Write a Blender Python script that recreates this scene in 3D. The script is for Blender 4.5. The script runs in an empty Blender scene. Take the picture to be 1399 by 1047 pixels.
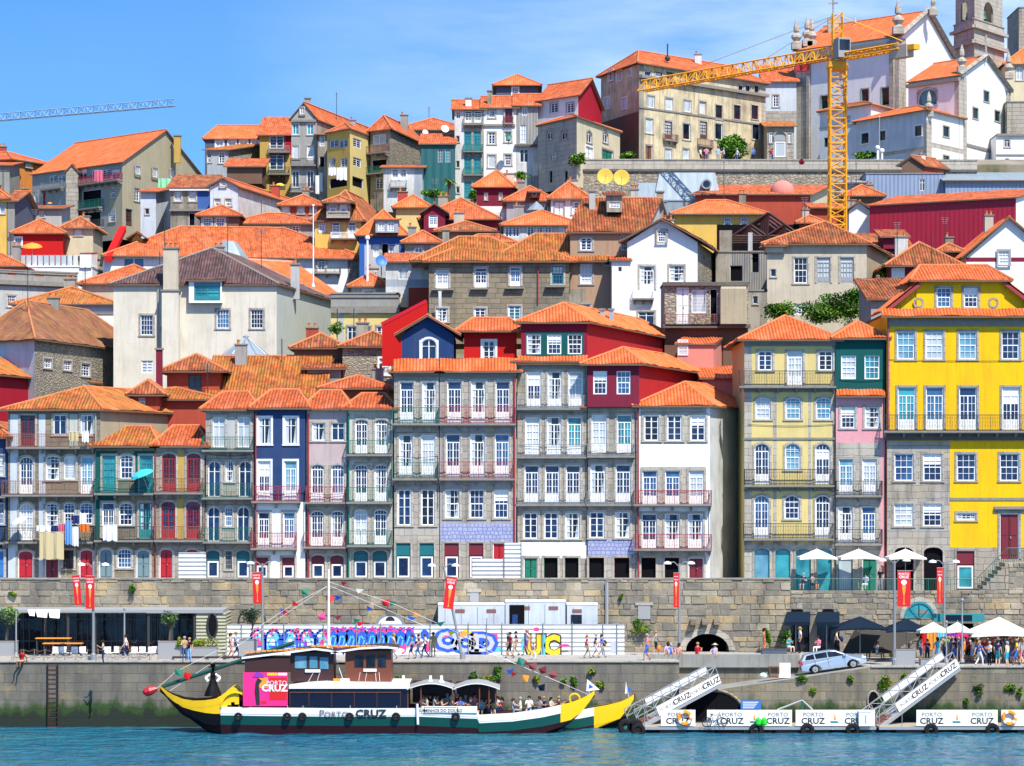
import bpy,bmesh,math,random
from mathutils import Vector,Matrix
R=math.radians
F=3883.0;CX=699.5;HY=663.0;CZ=17.0
scene=bpy.context.scene
col=scene.collection
rnd=random.Random(7);CL=random.Random(99)
def P(px,py,Y):
 return Vector(((px-CX)*Y/F,Y,CZ-(py-HY)*Y/F))
def P2(px,Y):
 return Vector(((px-CX)*Y/F,Y))
def ZZ(py,Y):
 return CZ-(py-HY)*Y/F
def interp(x,pts):
 if x<=pts[0][0]:return pts[0][1]
 for(a,b),(c,d)in zip(pts,pts[1:]):
  if x<=c:return b+(d-b)*(x-a)/(c-a)
 return pts[-1][1]
def px_of(x,y):return CX+x*F/y
def terrain(x,y):
 top=interp(px_of(x,max(y,150)),[(-100,40),(0,43),(400,47),(700,50),(860,55),(1400,55)])
 if y<222:return 9.7
 if px_of(x,y)>786 and y<323.6:top=48.5
 if y<330:return 9.7+(top-9.7)*(y-222)/108.0 if px_of(x,y)<786 or y<323.6 else top-1.3
 return top+(y-330)*0.06
MATS={}
class NT:
 def __init__(s,name):
  s.m=bpy.data.materials.new(name);s.m.use_nodes=True
  s.t=s.m.node_tree;s.n=s.t.nodes
  s.b=s.n['Principled BSDF']
 def new(s,ty,**kw):
  x=s.n.new(ty)
  for k,v in kw.items():
   if k in x.inputs.keys()if hasattr(x.inputs,'keys')else False:x.inputs[k].default_value=v
   else:setattr(x,k,v)
  return x
 def l(s,a,b):s.t.links.new(a,b)
 def math(s,op,a,b=None):
  x=s.n.new('ShaderNodeMath');x.operation=op
  for i,v in enumerate((a,b)):
   if v is None:continue
   if isinstance(v,(int,float)):x.inputs[i].default_value=v
   else:s.l(v,x.inputs[i])
  return x.outputs[0]
 def mix(s,f,a,b,bt='MIX'):
  x=s.n.new('ShaderNodeMix');x.data_type='RGBA';x.blend_type=bt
  for i,v in((0,f),(6,a),(7,b)):
   if isinstance(v,(int,float)):x.inputs[i].default_value=v
   elif isinstance(v,tuple):x.inputs[i].default_value=(*v[:3],1)
   else:s.l(v,x.inputs[i])
  return x.outputs[2]
 def noise(s,vec,scale,detail=3,rough=.55):
  x=s.n.new('ShaderNodeTexNoise');x.inputs['Scale'].default_value=scale
  x.inputs['Detail'].default_value=detail;x.inputs['Roughness'].default_value=rough
  if vec is not None:s.l(vec,x.inputs['Vector'])
  return x.outputs['Fac']
 def ramp(s,f,stops):
  x=s.n.new('ShaderNodeValToRGB');e=x.color_ramp.elements
  e[0].position=stops[0][0];e[1].position=stops[1][0]
  for i,(p,c)in enumerate(stops):
   if i>1:e.new(p)
   e[i].color=(*c,1)if isinstance(c,tuple)else(c,c,c,1)
  s.l(f,x.inputs[0]);return x.outputs[0]
 def mapping(s,vec,sc,loc=(0,0,0)):
  x=s.n.new('ShaderNodeMapping');x.inputs['Scale'].default_value=sc
  x.inputs['Location'].default_value=loc;s.l(vec,x.inputs[0]);return x.outputs[0]
 def geo(s):return s.n.new('ShaderNodeNewGeometry').outputs['Position']
 def uv(s):return s.n.new('ShaderNodeTexCoord').outputs['UV']
 def bump(s,h,dist,strength=1.0):
  x=s.n.new('ShaderNodeBump');x.inputs['Distance'].default_value=dist
  x.inputs['Strength'].default_value=strength
  s.l(h,x.inputs['Height']);s.l(x.outputs[0],s.b.inputs['Normal'])
def flat(name,c,rough=.6,metal=0.0,var=0.0,emit=0):
 if name in MATS:return MATS[name]
 t=NT(name);t.b.inputs['Base Color'].default_value=(*c,1)
 t.b.inputs['Roughness'].default_value=rough;t.b.inputs['Metallic'].default_value=metal
 if rough>.55:t.b.inputs['Specular IOR Level'].default_value=.15
 if var:
  n=t.noise(t.geo(),3.0,4)
  t.l(t.mix(t.math('MULTIPLY',n,var),c,tuple(x*.45 for x in c)),t.b.inputs['Base Color'])
 MATS[name]=t.m;return t.m
def plaster(name,c,dirt=.35,dc=(.16,.15,.12),streak=.5):
 """painted render: blotches, vertical rain streaks, patched areas, slight relief"""
 t=NT(name);p=t.geo()
 n1=t.noise(p,.45,5,.6)
 n2=t.noise(t.mapping(p,(2.2,2.2,.18)),1.0,4,.6)
 n3=t.noise(p,7,3)
 f1=t.ramp(n1,[(.42,0.0),(.72,1.0)])
 f2=t.ramp(n2,[(.5,0.0),(.78,1.0)])
 c0=t.mix(n3,c,tuple(min(1,x*.88)for x in c))
 c1=t.mix(t.math('MULTIPLY',f1,min(.8,dirt*.8)),c0,dc)
 c2=t.mix(t.math('MULTIPLY',f2,min(.8,dirt*streak*1.6)),c1,tuple(x*.8 for x in dc))
 c2=t.mix(t.math('MULTIPLY',t.ramp(t.noise(t.mapping(p,(6,6,.35)),1.0,3),[(.55,0.0),(.8,1.0)]),min(.6,dirt)),c2,tuple(x*.6 for x in dc))
 t.l(c2,t.b.inputs['Base Color']);t.b.inputs['Roughness'].default_value=.85;t.b.inputs['Specular IOR Level'].default_value=.15
 t.bump(n3,.01);MATS[name]=t.m
def ashlar(name,c1,c2,mort,bw=.9,bh=.42,yel=.0,ms=.02,soot=.4):
 t=NT(name);uv=t.uv()
 nz=t.noise(uv,1.6,3)
 sh=t.n.new('ShaderNodeVectorMath');sh.operation='ADD'
 mv=t.n.new('ShaderNodeCombineXYZ');t.l(t.math('MULTIPLY',t.math('SUBTRACT',nz,.5),.16),mv.inputs[0])
 t.l(t.math('MULTIPLY',t.math('SUBTRACT',t.noise(uv,1.1,2),.5),.22),mv.inputs[1])
 t.l(uv,sh.inputs[0]);t.l(mv.outputs[0],sh.inputs[1])
 b=t.n.new('ShaderNodeTexBrick');t.l(sh.outputs[0],b.inputs['Vector'])
 b.inputs['Scale'].default_value=1;b.inputs['Brick Width'].default_value=bw;b.inputs['Row Height'].default_value=bh
 b.inputs['Mortar Size'].default_value=ms;b.inputs['Mortar Smooth'].default_value=.4;b.inputs['Bias'].default_value=0
 b.inputs['Color1'].default_value=(*c1,1);b.inputs['Color2'].default_value=(*c2,1);b.inputs['Mortar'].default_value=(*mort,1)
 b.offset=.43;b.squash=1.25;b.squash_frequency=3
 n=t.noise(uv,9,4);big=t.noise(uv,.32,4,.65)
 c=t.mix(t.math('MULTIPLY',n,.6),b.outputs['Color'],tuple(x*.55 for x in c1))
 if yel:c=t.mix(t.ramp(big,[(.45,0.0),(.7,yel)]),c,(.42,.31,.13),'MIX')
 st=t.noise(t.mapping(uv,(1.4,.25,1)),.9,4)
 c=t.mix(t.ramp(st,[(.5,0.0),(.75,soot)]),c,(.09,.085,.08))
 t.l(c,t.b.inputs['Base Color']);t.b.inputs['Roughness'].default_value=.9;t.b.inputs['Specular IOR Level'].default_value=.15
 h=t.math('ADD',t.math('MULTIPLY',b.outputs['Fac'],-1.0),t.math('MULTIPLY',n,.6))
 t.bump(h,.045);MATS[name]=t.m
def rubble(name,c1,c2,c3,sc=2.2):
 t=NT(name);uv=t.uv()
 v=t.n.new('ShaderNodeTexVoronoi');v.inputs['Scale'].default_value=sc;v.inputs['Randomness'].default_value=.9
 m=t.mapping(uv,(1,1.6,1));t.l(m,v.inputs['Vector'])
 v2=t.n.new('ShaderNodeTexVoronoi');v2.feature='DISTANCE_TO_EDGE';v2.inputs['Scale'].default_value=sc
 v2.inputs['Randomness'].default_value=.9;t.l(m,v2.inputs['Vector'])
 sp=t.n.new('ShaderNodeSeparateColor');t.l(v.outputs['Color'],sp.inputs[0])
 c=t.mix(sp.outputs[0],c1,c2)
 c=t.mix(t.ramp(v2.outputs['Distance'],[(.02,1.0),(.07,0.0)]),c,c3)
 big=t.noise(uv,.5,4)
 c=t.mix(t.ramp(big,[(.5,0.0),(.75,.5)]),c,(.12,.11,.07))
 t.l(c,t.b.inputs['Base Color']);t.b.inputs['Roughness'].default_value=.95;t.b.inputs['Specular IOR Level'].default_value=.15
 t.bump(v2.outputs['Distance'],.12);MATS[name]=t.m
def tiles(name,c1,c2,stain,sa,moss=0.0,tw=.25,tl=.42,lines=.35):
 t=NT(name);uv=t.uv()
 sp=t.n.new('ShaderNodeSeparateXYZ');t.l(uv,sp.inputs[0])
 u=t.math('DIVIDE',sp.outputs[0],tw);v=t.math('DIVIDE',sp.outputs[1],tl)
 cb=t.n.new('ShaderNodeCombineXYZ');t.l(t.math('FLOOR',u),cb.inputs[0]);t.l(t.math('FLOOR',v),cb.inputs[1])
 wn=t.n.new('ShaderNodeTexWhiteNoise');wn.noise_dimensions='2D';t.l(cb.outputs[0],wn.inputs['Vector'])
 big=t.noise(uv,.35,5,.65);mid=t.noise(t.mapping(uv,(1.5,.5,1)),1.3,4,.6)
 c=t.mix(wn.outputs['Value'],c1,c2)
 c=t.mix(t.ramp(t.noise(t.mapping(uv,(.7,.45,1),(7,3,0)),1.0,4,.6),[(.46,0.0),(.7,.38)]),c,tuple(min(.9,x*1.0+.10)for x in c1))
 c=t.mix(t.ramp(mid,[(.42,0.0),(.68,sa)]),c,stain)
 c=t.mix(t.ramp(t.noise(t.mapping(uv,(3.2,.35,1)),1.0,4),[(.52,0.0),(.74,min(.75,sa))]),c,tuple(x*.7 for x in stain))
 c=t.mix(t.ramp(big,[(.45,0.0),(.75,sa*.7)]),c,tuple(x*.6 for x in stain))
 if moss:c=t.mix(t.ramp(t.noise(uv,.8,4),[(.45,0.0),(.6,moss)]),c,(.30,.22,.04))
 prof=t.math('ABSOLUTE',t.math('SINE',t.math('MULTIPLY',u,math.pi)))
 fr=t.math('FRACT',v)
 groove=t.ramp(prof,[(0.0,1.0),(.38,0.0)])
 c=t.mix(t.math('MULTIPLY',groove,lines),c,tuple(x*.3 for x in c1))
 t.l(c,t.b.inputs['Base Color']);t.b.inputs['Roughness'].default_value=.85;t.b.inputs['Specular IOR Level'].default_value=.12
 t.bump(t.math('ADD',prof,t.math('MULTIPLY',fr,-.35)),.05)
 MATS[name]=t.m
def corrugated(name,c,period=.3,axis=0,rough=.5,metal=0.0,dirt=.3):
 t=NT(name);uv=t.uv();sp=t.n.new('ShaderNodeSeparateXYZ');t.l(uv,sp.inputs[0])
 s=t.math('SINE',t.math('MULTIPLY',sp.outputs[axis],2*math.pi/period))
 n=t.noise(t.mapping(uv,(2,.3,1)),1.2,4)
 t.l(t.mix(t.ramp(n,[(.45,0.0),(.8,dirt)]),c,tuple(x*.35 for x in c)),t.b.inputs['Base Color'])
 t.b.inputs['Roughness'].default_value=rough;t.b.inputs['Metallic'].default_value=metal
 t.bump(s,.008 if name in('zinc','red_sheet')else .03);MATS[name]=t.m
def glass(name,c,rough=.08,vary=.6,c2=None):
 t=NT(name);p=t.geo()
 n=t.noise(t.mapping(p,(.55,.55,.45)),1.0,2)
 t.l(t.mix(t.ramp(n,[(.4,0.0),(.62,vary)]),c,c2 or tuple(min(1,x*2.4+.02)for x in c)),t.b.inputs['Base Color'])
 t.b.inputs['Roughness'].default_value=rough;t.b.inputs['Specular IOR Level'].default_value=.45
 t.bump(t.noise(p,1.4,1),.02);MATS[name]=t.m
plaster('white',(.78,.79,.80),.16);plaster('white_old',(.62,.63,.62),.55);plaster('white_blue',(.55,.61,.68),.3)
plaster('cream',(.62,.55,.38),.25);plaster('cream_old',(.64,.55,.36),.95,(.20,.17,.12));plaster('beige',(.55,.49,.38),.35);plaster('beige_light',(.68,.64,.54),.3)
plaster('olive_beige',(.40,.36,.25),.35);plaster('grey',(.34,.34,.33),.4);plaster('grey_light',(.46,.47,.47),.35)
plaster('grey_blue',(.36,.41,.47),.4);plaster('sage',(.50,.53,.46),.35);plaster('navy',(.018,.05,.15),.15)
plaster('crimson',(.38,.012,.03),.2,(.12,.02,.02));plaster('red',(.52,.012,.012),.12,(.2,.02,.02))
plaster('burgundy',(.25,.012,.035),.2,(.08,.01,.02));plaster('attic_red',(.46,.025,.03),.3,(.2,.03,.03));plaster('brick_red',(.42,.075,.045),.35,(.16,.05,.04))
plaster('maroon_dark',(.20,.02,.045),.25,(.07,.02,.03))
plaster('salmon',(.62,.24,.20),.3,(.35,.18,.15));plaster('pink',(.72,.33,.38),.2);plaster('pink_grey',(.50,.40,.40),.3)
plaster('rose_beige',(.42,.27,.18),.6,(.24,.20,.13));plaster('yellow',(.85,.50,.008),.34,(.42,.24,.03));plaster('yellow_pale',(.68,.55,.22),.2)
plaster('yellow_mid',(.72,.46,.10),.3);plaster('orange_wall',(.60,.21,.04),.35);plaster('ochre',(.50,.33,.08),.3)
plaster('teal_dark',(.008,.09,.085),.15,(.01,.03,.03));plaster('blue_wall',(.03,.12,.42),.25);plaster('lavender',(.40,.42,.58),.25)
plaster('lavender_grey',(.36,.35,.38),.4);plaster('brown',(.16,.085,.06),.4);plaster('slate',(.08,.11,.16),.3)
plaster('dark',(.02,.018,.02),.2);plaster('concrete',(.30,.30,.28),.6);plaster('aged',(.36,.33,.27),.9,(.1,.09,.07))
ashlar('granite',(.45,.415,.365),(.33,.305,.275),(.18,.165,.14),1.1,.5,.3,.016,.7)
ashlar('granite_dark',(.30,.255,.19),(.19,.17,.13),(.12,.11,.09),1.0,.45,.3,.02,.5)
ashlar('granite_light',(.52,.48,.41),(.41,.385,.34),(.28,.26,.22),1.2,.55,.15,.014,.5)
ashlar('rampart',(.42,.38,.30),(.27,.26,.235),(.075,.068,.058),1.15,.54,.3,.035,.6)
ashlar('quay_stone',(.34,.32,.27),(.24,.23,.2),(.13,.12,.1),1.5,.6,.35,.02,.6)
rubble('rubble',(.42,.36,.27),(.27,.24,.20),(.12,.10,.08),2.2)
rubble('fieldstone',(.40,.35,.26),(.24,.22,.18),(.15,.13,.11),3.0)
ashlar('azulejo',(.33,.37,.62),(.44,.48,.68),(.25,.27,.45),.3,.3,0,.03,.1)
corrugated('slate_sheet',(.22,.28,.40),.45,0,.5);corrugated('zinc',(.25,.31,.35),.9,0,.45,.1,.4)
corrugated('red_sheet',(.36,.009,.035),.5,0,.6);corrugated('white_sheet',(.64,.67,.68),.32,1,.5,0,.3)
corrugated('pale_sheet',(.50,.54,.50),.4,0,.6);corrugated('old_sheet',(.30,.30,.29),.35,0,.6,0,.7)
corrugated('net_green',(.006,.10,.11),.9,0,.7);corrugated('planks',(.26,.25,.24),.22,0,.8,0,.7)
tiles('tile_new',(.84,.20,.06),(.60,.125,.035),(.42,.10,.035),.45)
tiles('tile',(.78,.18,.06),(.46,.09,.025),(.24,.075,.035),.75)
tiles('tile_old',(.62,.15,.05),(.28,.07,.035),(.12,.055,.035),.95,.25)
tiles('tile_moss',(.74,.20,.045),(.40,.10,.03),(.17,.075,.035),.85,.4)
tiles('tile_brown',(.32,.12,.06),(.19,.075,.045),(.09,.055,.045),.7,.2)
tiles('tile_dark',(.19,.10,.09),(.11,.065,.065),(.055,.045,.05),.75)
flat('ridge',(.68,.24,.10),.9,0,.9);flat('ridge_pale',(.62,.45,.34),.9,0,.8);flat('fascia',(.16,.10,.07),.8);flat('soffit',(.30,.27,.24),.8)
flat('fascia_teal',(.01,.12,.12),.6);flat('fascia_red',(.35,.01,.02),.6)
flat('frame',(.80,.81,.82),.45);flat('frame_green',(.01,.15,.11),.5);flat('frame_red',(.30,.01,.02),.5);flat('frame_brown',(.10,.05,.03),.6)
flat('frame_teal',(.02,.22,.24),.5);flat('frame_grey',(.30,.31,.32),.6);flat('frame_blue',(.03,.16,.45),.5)
flat('leaf_red',(.42,.01,.02),.45);flat('leaf_maroon',(.16,.01,.02),.5);flat('leaf_green',(.005,.16,.10),.5)
flat('leaf_teal',(.005,.13,.15),.5);flat('leaf_grey',(.16,.24,.27),.6);flat('leaf_brown',(.16,.07,.04),.6);flat('leaf_yellow',(.65,.40,.05),.6)
flat('iron',(.035,.04,.04),.5);flat('iron_green',(.01,.12,.09),.5);flat('iron_red',(.30,.03,.05),.5);flat('iron_rust',(.22,.10,.08),.8);flat('iron_grey',(.22,.24,.25),.5)
flat('slab',(.30,.28,.25),.9,0,.9);flat('slab_dark',(.15,.14,.13),.9,0,.9)
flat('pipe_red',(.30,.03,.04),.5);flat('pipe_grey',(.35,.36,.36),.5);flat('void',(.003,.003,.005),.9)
flat('wood',(.16,.045,.02),.5);flat('wood_dark',(.045,.014,.012),.5);flat('shutter',(.72,.74,.74),.5);flat('steel',(.45,.47,.48),.4,.6);flat('black',(.004,.004,.006),.6)
glass('g_b',(.015,.045,.15),.08,.8,(.05,.17,.32));glass('g_d',(.004,.006,.012),.08,.6,(.02,.035,.06));glass('g_s',(.07,.22,.33),.12,.8,(.20,.42,.52));glass('g_c',(.38,.44,.48),.2,.7,(.62,.66,.68))  # g_b and g_s carry the reflected sky as a tint in the pane colour
glass('g_t',(.015,.14,.19),.08,.8,(.05,.36,.42));glass('g_n',(.006,.014,.05),.06,.6,(.015,.05,.14))
def M(n):return MATS[n]
class MB:
 def __init__(s):s.v=[];s.f=[];s.m=[];s.uv=[];s.names=[]
 def mi(s,mat):
  if mat not in s.names:s.names.append(mat)
  return s.names.index(mat)
 def poly(s,pts,mat,uv=None):
  b=len(s.v);s.v+=[tuple(p)for p in pts];s.f.append(tuple(range(b,b+len(pts))));s.m.append(s.mi(mat))
  if uv is None:
   a=Vector(pts[0]);n=Vector((0,0,0))
   for i in range(1,len(pts)-1):n+=(Vector(pts[i])-a).cross(Vector(pts[i+1])-a)
   if n.length<1e-12:n=Vector((0,0,1))
   n.normalize()
   if abs(n.z)>.97:uv=[(p[0],p[1])for p in pts]
   else:
    h=math.hypot(n.x,n.y);tx,ty=-n.y/h,n.x/h
    if tx<0 or(abs(tx)<1e-6 and ty<0):tx,ty=-tx,-ty
    uv=[(p[0]*tx+p[1]*ty,p[2]/h)for p in pts]
  s.uv.append(uv)
 def box(s,x0,x1,y0,y1,z0,z1,mat,X=None):
  c=[Vector((x,y,z))for z in(z0,z1)for y in(y0,y1)for x in(x0,x1)]
  if X is not None:c=[X@p for p in c]
  for q in((0,1,5,4),(1,3,7,5),(3,2,6,7),(2,0,4,6),(4,5,7,6),(1,0,2,3)):
   s.poly([c[i]for i in q],mat)
 def tube(s,a,b,r0,mat,r1=None,n=6,cap=True):
  a=Vector(a);b=Vector(b);d=(b-a)
  if d.length<1e-6:return
  d.normalize();r1=r0 if r1 is None else r1
  up=Vector((0,0,1))if abs(d.z)<.9 else Vector((1,0,0))
  e=d.cross(up).normalized();g=d.cross(e)
  A=[a+(e*math.cos(k*2*math.pi/n)+g*math.sin(k*2*math.pi/n))*r0 for k in range(n)]
  B=[b+(e*math.cos(k*2*math.pi/n)+g*math.sin(k*2*math.pi/n))*r1 for k in range(n)]
  for k in range(n):
   j=(k+1)%n;s.poly([A[k],B[k],B[j],A[j]],mat)
  if cap:s.poly(A,mat);s.poly(B[::-1],mat)
 def path(s,pts,r,mat,n=5):
  for a,b in zip(pts,pts[1:]):s.tube(a,b,r,mat,n=n)
 def lathe(s,c,prof,mat,n=12,X=None):
  c=Vector(c);rings=[]
  for r,z in prof:rings.append([c+Vector((r*math.cos(k*2*math.pi/n),r*math.sin(k*2*math.pi/n),z))for k in range(n)])
  if X is not None:rings=[[X@p for p in q]for q in rings]
  for a,b in zip(rings,rings[1:]):
   for k in range(n):
    j=(k+1)%n;s.poly([a[k],a[j],b[j],b[k]],mat)
  s.poly(rings[0][::-1],mat);s.poly(rings[-1],mat)
 def ball(s,c,r,mat,n=8,sz=1.0):
  prof=[(max(.001,r*math.sin(math.pi*k/6)),-r*sz*math.cos(math.pi*k/6))for k in range(7)]
  s.lathe(c,prof,mat,n)
 def mesh(s,name,base=(0,0,0),smooth=False,weld=False):
  me=bpy.data.meshes.new(name);b=Vector(base)
  me.from_pydata([(x-b.x,y-b.y,z-b.z)for x,y,z in s.v],[],s.f)
  for n in s.names:me.materials.append(M(n))
  me.polygons.foreach_set('material_index',s.m)
  ul=me.uv_layers.new(name='UVMap');fl=[c for q in s.uv for p in q for c in p[:2]]
  ul.data.foreach_set('uv',fl)
  if smooth or weld:
   bm=bmesh.new();bm.from_mesh(me);bmesh.ops.remove_doubles(bm,verts=bm.verts,dist=.0005)
   if smooth:
    for f in bm.faces:f.smooth=True
   bm.to_mesh(me);bm.free()
  me.update();return me
 def build(s,name,parent=None,smooth=False,weld=False):
  """parent = an Empty with only a location; vertices are in world space"""
  if not s.f:return None
  base=parent_base(parent)if parent is not None else s.base()
  o=bpy.data.objects.new(name,s.mesh(name,base,smooth,weld));col.objects.link(o)
  if parent is not None:o.parent=parent
  else:o.location=base
  return o
 def base(s):
  xs=[v[0]for v in s.v];ys=[v[1]for v in s.v];zs=[v[2]for v in s.v]
  return Vector(((min(xs)+max(xs))/2,(min(ys)+max(ys))/2,min(zs)))
def parent_base(p):
 b=Vector(p.location)
 while p.parent is not None:p=p.parent;b+=Vector(p.location)
 return b
LABELS={}
def tag(o,label,cat,group=None,kind=None):
 if label:o['label']=label;LABELS.setdefault(label,[]).append(o.name)
 if cat:o['category']=cat
 if group:o['group']=group
 if kind:o['kind']=kind
 return o
def empty(name,loc,label,cat,group=None):
 o=bpy.data.objects.new(name,None);o.empty_display_size=.3;o.location=loc;col.objects.link(o)
 return tag(o,label,cat,group)
def struct(o):o['kind']='structure';return o
WC={}
def outline(w,h,i,arch,n=8,bot=None):
 b=i if bot is None else bot
 if not arch:return[(-w/2+i,b),(w/2-i,b),(w/2-i,h-i),(-w/2+i,h-i)]
 a=arch;pts=[(-w/2+i,b),(w/2-i,b)]
 for k in range(n+1):
  t=math.pi*k/n;pts.append(((w/2-i)*math.cos(t),h-a+max(.01,a-i)*math.sin(t)))
 return pts
def ring(mb,o,q,y0,y1,mat):
 n=len(o)
 for k in range(n):
  j=(k+1)%n
  mb.poly([(o[k][0],y0,o[k][1]),(o[j][0],y0,o[j][1]),(q[j][0],y0,q[j][1]),(q[k][0],y0,q[k][1])],mat)
  mb.poly([(q[k][0],y0,q[k][1]),(q[j][0],y0,q[j][1]),(q[j][0],y1,q[j][1]),(q[k][0],y1,q[k][1])],mat)
  mb.poly([(o[j][0],y0,o[j][1]),(o[k][0],y0,o[k][1]),(o[k][0],y1,o[k][1]),(o[j][0],y1,o[j][1])],mat)
PANE={'b':'g_b','d':'g_d','s':'g_s','c':'g_c','t':'g_t','n':'g_n','v':'void','k':'g_n','q':'g_d'}
def winmesh(t,w,h,fr,sr,g,lm,arch,merge=False):
 key=(t,w,h,fr,sr,g,lm,arch,merge)
 if key in WC:return WC[key]
 m=MB();pn=MB();r=.13
 a=round(w*(.42 if arch==2 else .26),3)if arch else 0
 if sr:
  s=min(.16,w*.2)
  m.box(-w/2-s,-w/2,-.045,.02,-.02,h+(0 if not a else-a*.2),sr);m.box(w/2,w/2+s,-.045,.02,-.02,h+(0 if not a else-a*.2),sr)
  if a:
   n=8;oa=[((w/2+s)*math.cos(math.pi*k/n),h-a+(a+s)*math.sin(math.pi*k/n))for k in range(n+1)]
   ia=[((w/2)*math.cos(math.pi*k/n),h-a+a*math.sin(math.pi*k/n))for k in range(n+1)]
   for k in range(n):
    m.poly([(oa[k][0],-.05,oa[k][1]),(ia[k][0],-.05,ia[k][1]),(ia[k+1][0],-.05,ia[k+1][1]),(oa[k+1][0],-.05,oa[k+1][1])],sr)
    m.poly([(ia[k][0],-.05,ia[k][1]),(ia[k][0],.13,ia[k][1]),(ia[k+1][0],.13,ia[k+1][1]),(ia[k+1][0],-.05,ia[k+1][1])],sr)
    m.poly([(oa[k][0],-.05,oa[k][1]),(oa[k+1][0],-.05,oa[k+1][1]),(oa[k+1][0],.01,oa[k+1][1]),(oa[k][0],.01,oa[k][1])],sr)
  else:m.box(-w/2-s,w/2+s,-.045,.02,h,h+s,sr)
  if t not in('fr','do','ha','ho2'):m.box(-w/2-s-.04,w/2+s+.04,-.09,.02,-.12,-.021,sr)
 if a:
  n=8;sp=sr or 'granite'
  for k in range(n):
   x0=w/2*math.cos(math.pi*k/n);x1=w/2*math.cos(math.pi*(k+1)/n)
   z0=h-a+a*math.sin(math.pi*k/n);z1=h-a+a*math.sin(math.pi*(k+1)/n)
   m.poly([(x0,-.004,z0),(x0,-.004,h),(x1,-.004,h),(x1,-.004,z1)],sp)
 fw=min(.075,w*.09)
 if t in('fr','sa','ca','pl','lg','sh','gr','tr'):
  ring(m,outline(w,h,0,a),outline(w,h,fw,a),r-.06,r,fr)
  pt=[(x,r-.002,z)for x,z in outline(w,h,fw*.6,a)]
  pn.poly(pt,'shutter' if t=='sh' else PANE[g])
  if g=='k':pn.poly([(-w/2+fw,r-.004,h*.6),(w/2-fw,r-.004,h*.6),(w/2-fw,r-.004,h-fw-a*.8),(-w/2+fw,r-.004,h-fw-a*.8)],'shutter')
  if g=='q':
   for sx in(-1,1):x0,x1=sorted((sx*(w/2-fw),sx*w*.17));pn.poly([(x0,r-.004,fw),(x1,r-.004,fw),(sx*w*.3 if sx>0 else x1,r-.004,h-fw-a*.8),(x0 if sx<0 else x1,r-.004,h-fw-a*.8)],'g_c')
  Y0,Y1=r-.05,r-.004;iw=w/2-fw;b=min(.032,w*.04);hz=h-a*.25
  def V(x,z0,z1,q=b):m.box(x-q/2,x+q/2,Y0,Y1,z0,z1,fr)
  def H(z,q=b,x0=-iw,x1=iw):m.box(x0,x1,Y0-.004,Y1,z-q/2,z+q/2,fr)
  if t=='fr':
   zp=h*.25;zt=h*.80 if not a else h-a-.12
   m.box(-iw,iw,Y0-.01,Y1,fw,zp,fr);V(0,zp,zt,.085);H(zt,.07)
   for sx in(-1,1):
    V(sx*iw*.5,zp,zt);m.box(sx*iw-(.05 if sx>0 else 0),sx*iw+(.05 if sx<0 else 0),Y0,Y1,zp,zt,fr)
    m.box(sx*iw*.5-iw*.3,sx*iw*.5+iw*.3,Y0-.025,Y0-.01,zp*.3,zp*.85,fr)
   for q in(1,2):H(zp+(zt-zp)*q/3)
   if a:
    for q in(-1,0,1):V(q*iw*.5,zt,h-(.12 if q==0 else a*.55))
  elif t=='sa':
   H(hz*.5,.075)
   for q in(-1,1):V(q*iw/3,fw,h-a*.35 if a else h-fw)
   H(hz*.25+fw*.5);H(hz*.75-fw*.3)
   V(-iw+.02,fw,hz*.5,.05);V(iw-.02,fw,hz*.5,.05)
   if a:H(h-a)
  elif t=='ca':
   V(0,fw,h-fw,.09);H(h*.76 if not a else h-a,.045)
   for q in(.26,.51):H(h*q)
   V(-iw+.02,fw,h-fw-a,.05);V(iw-.02,fw,h-fw-a,.05)
  elif t=='pl':V(0,fw,h-fw,.07);H(h*.7,.04)
  elif t=='gr':
   for q in range(1,4):V(-iw+2*iw*q/4,fw,h-fw)
   for q in range(1,4):H(h*q/4)
  elif t=='sh':
   k=.12
   while k<h-.1:H(k,.012);k+=.12
 elif t in('do','ha'):
  o=[(x,r,z)for x,z in outline(w,h,0,a,bot=0)]
  ring(m,outline(w,h,0,a,bot=0),outline(w,h,.06,a,bot=0),r-.08,r,lm if t=='ha' else fr)
  pn.poly(o,lm)
  if t=='do':
   for sx in(-1,1):
    for za,zb in((.08,.45),(.52,.88)):
     pn.box(sx*w*.23-w*.15,sx*w*.23+w*.15,r-.03,r-.01,h*za,(h-a)*zb,lm)
   pn.box(-.012,.012,r-.04,r-.01,.02,h-a-.05,'black')
   m.box(w*.06,w*.1,r-.09,r-.03,h*.45,h*.5,'steel')
  else:
   zt=h*.62;X=w/2-.08
   m.box(-X,X,r-.07,r-.005,.1,.22,fr);m.box(-X,X,r-.07,r-.005,zt-.12,zt,fr)
   m.box(-X,-X+.12,r-.07,r-.005,.22,zt-.12,fr);m.box(X-.12,X,r-.07,r-.005,.22,zt-.12,fr)
   pn.poly([(-X+.12,r-.012,.22),(X-.12,r-.012,.22),(X-.12,r-.012,zt-.12),(-X+.12,r-.012,zt-.12)],PANE[g])
   m.box(-X-.03,X+.03,r-.05,r-.005,zt+.1,h-a*.5-.12,lm)
 else:
  ring(m,outline(w,h,0,a,bot=0),outline(w,h,.04,a,bot=0),r-.05,r,fr)
  pn.poly([(x,r+.1,z)for x,z in outline(w,h,0,a,bot=0)],'void' if g=='b' else PANE[g])
 if merge:
  for f,mm,u in zip(pn.f,pn.m,pn.uv):m.poly([pn.v[i]for i in f],pn.names[mm],u)
  WC[key]=(m.mesh('window'),None)
 else:WC[key]=(m.mesh('window'),pn.mesh('pane'))
 return WC[key]
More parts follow.
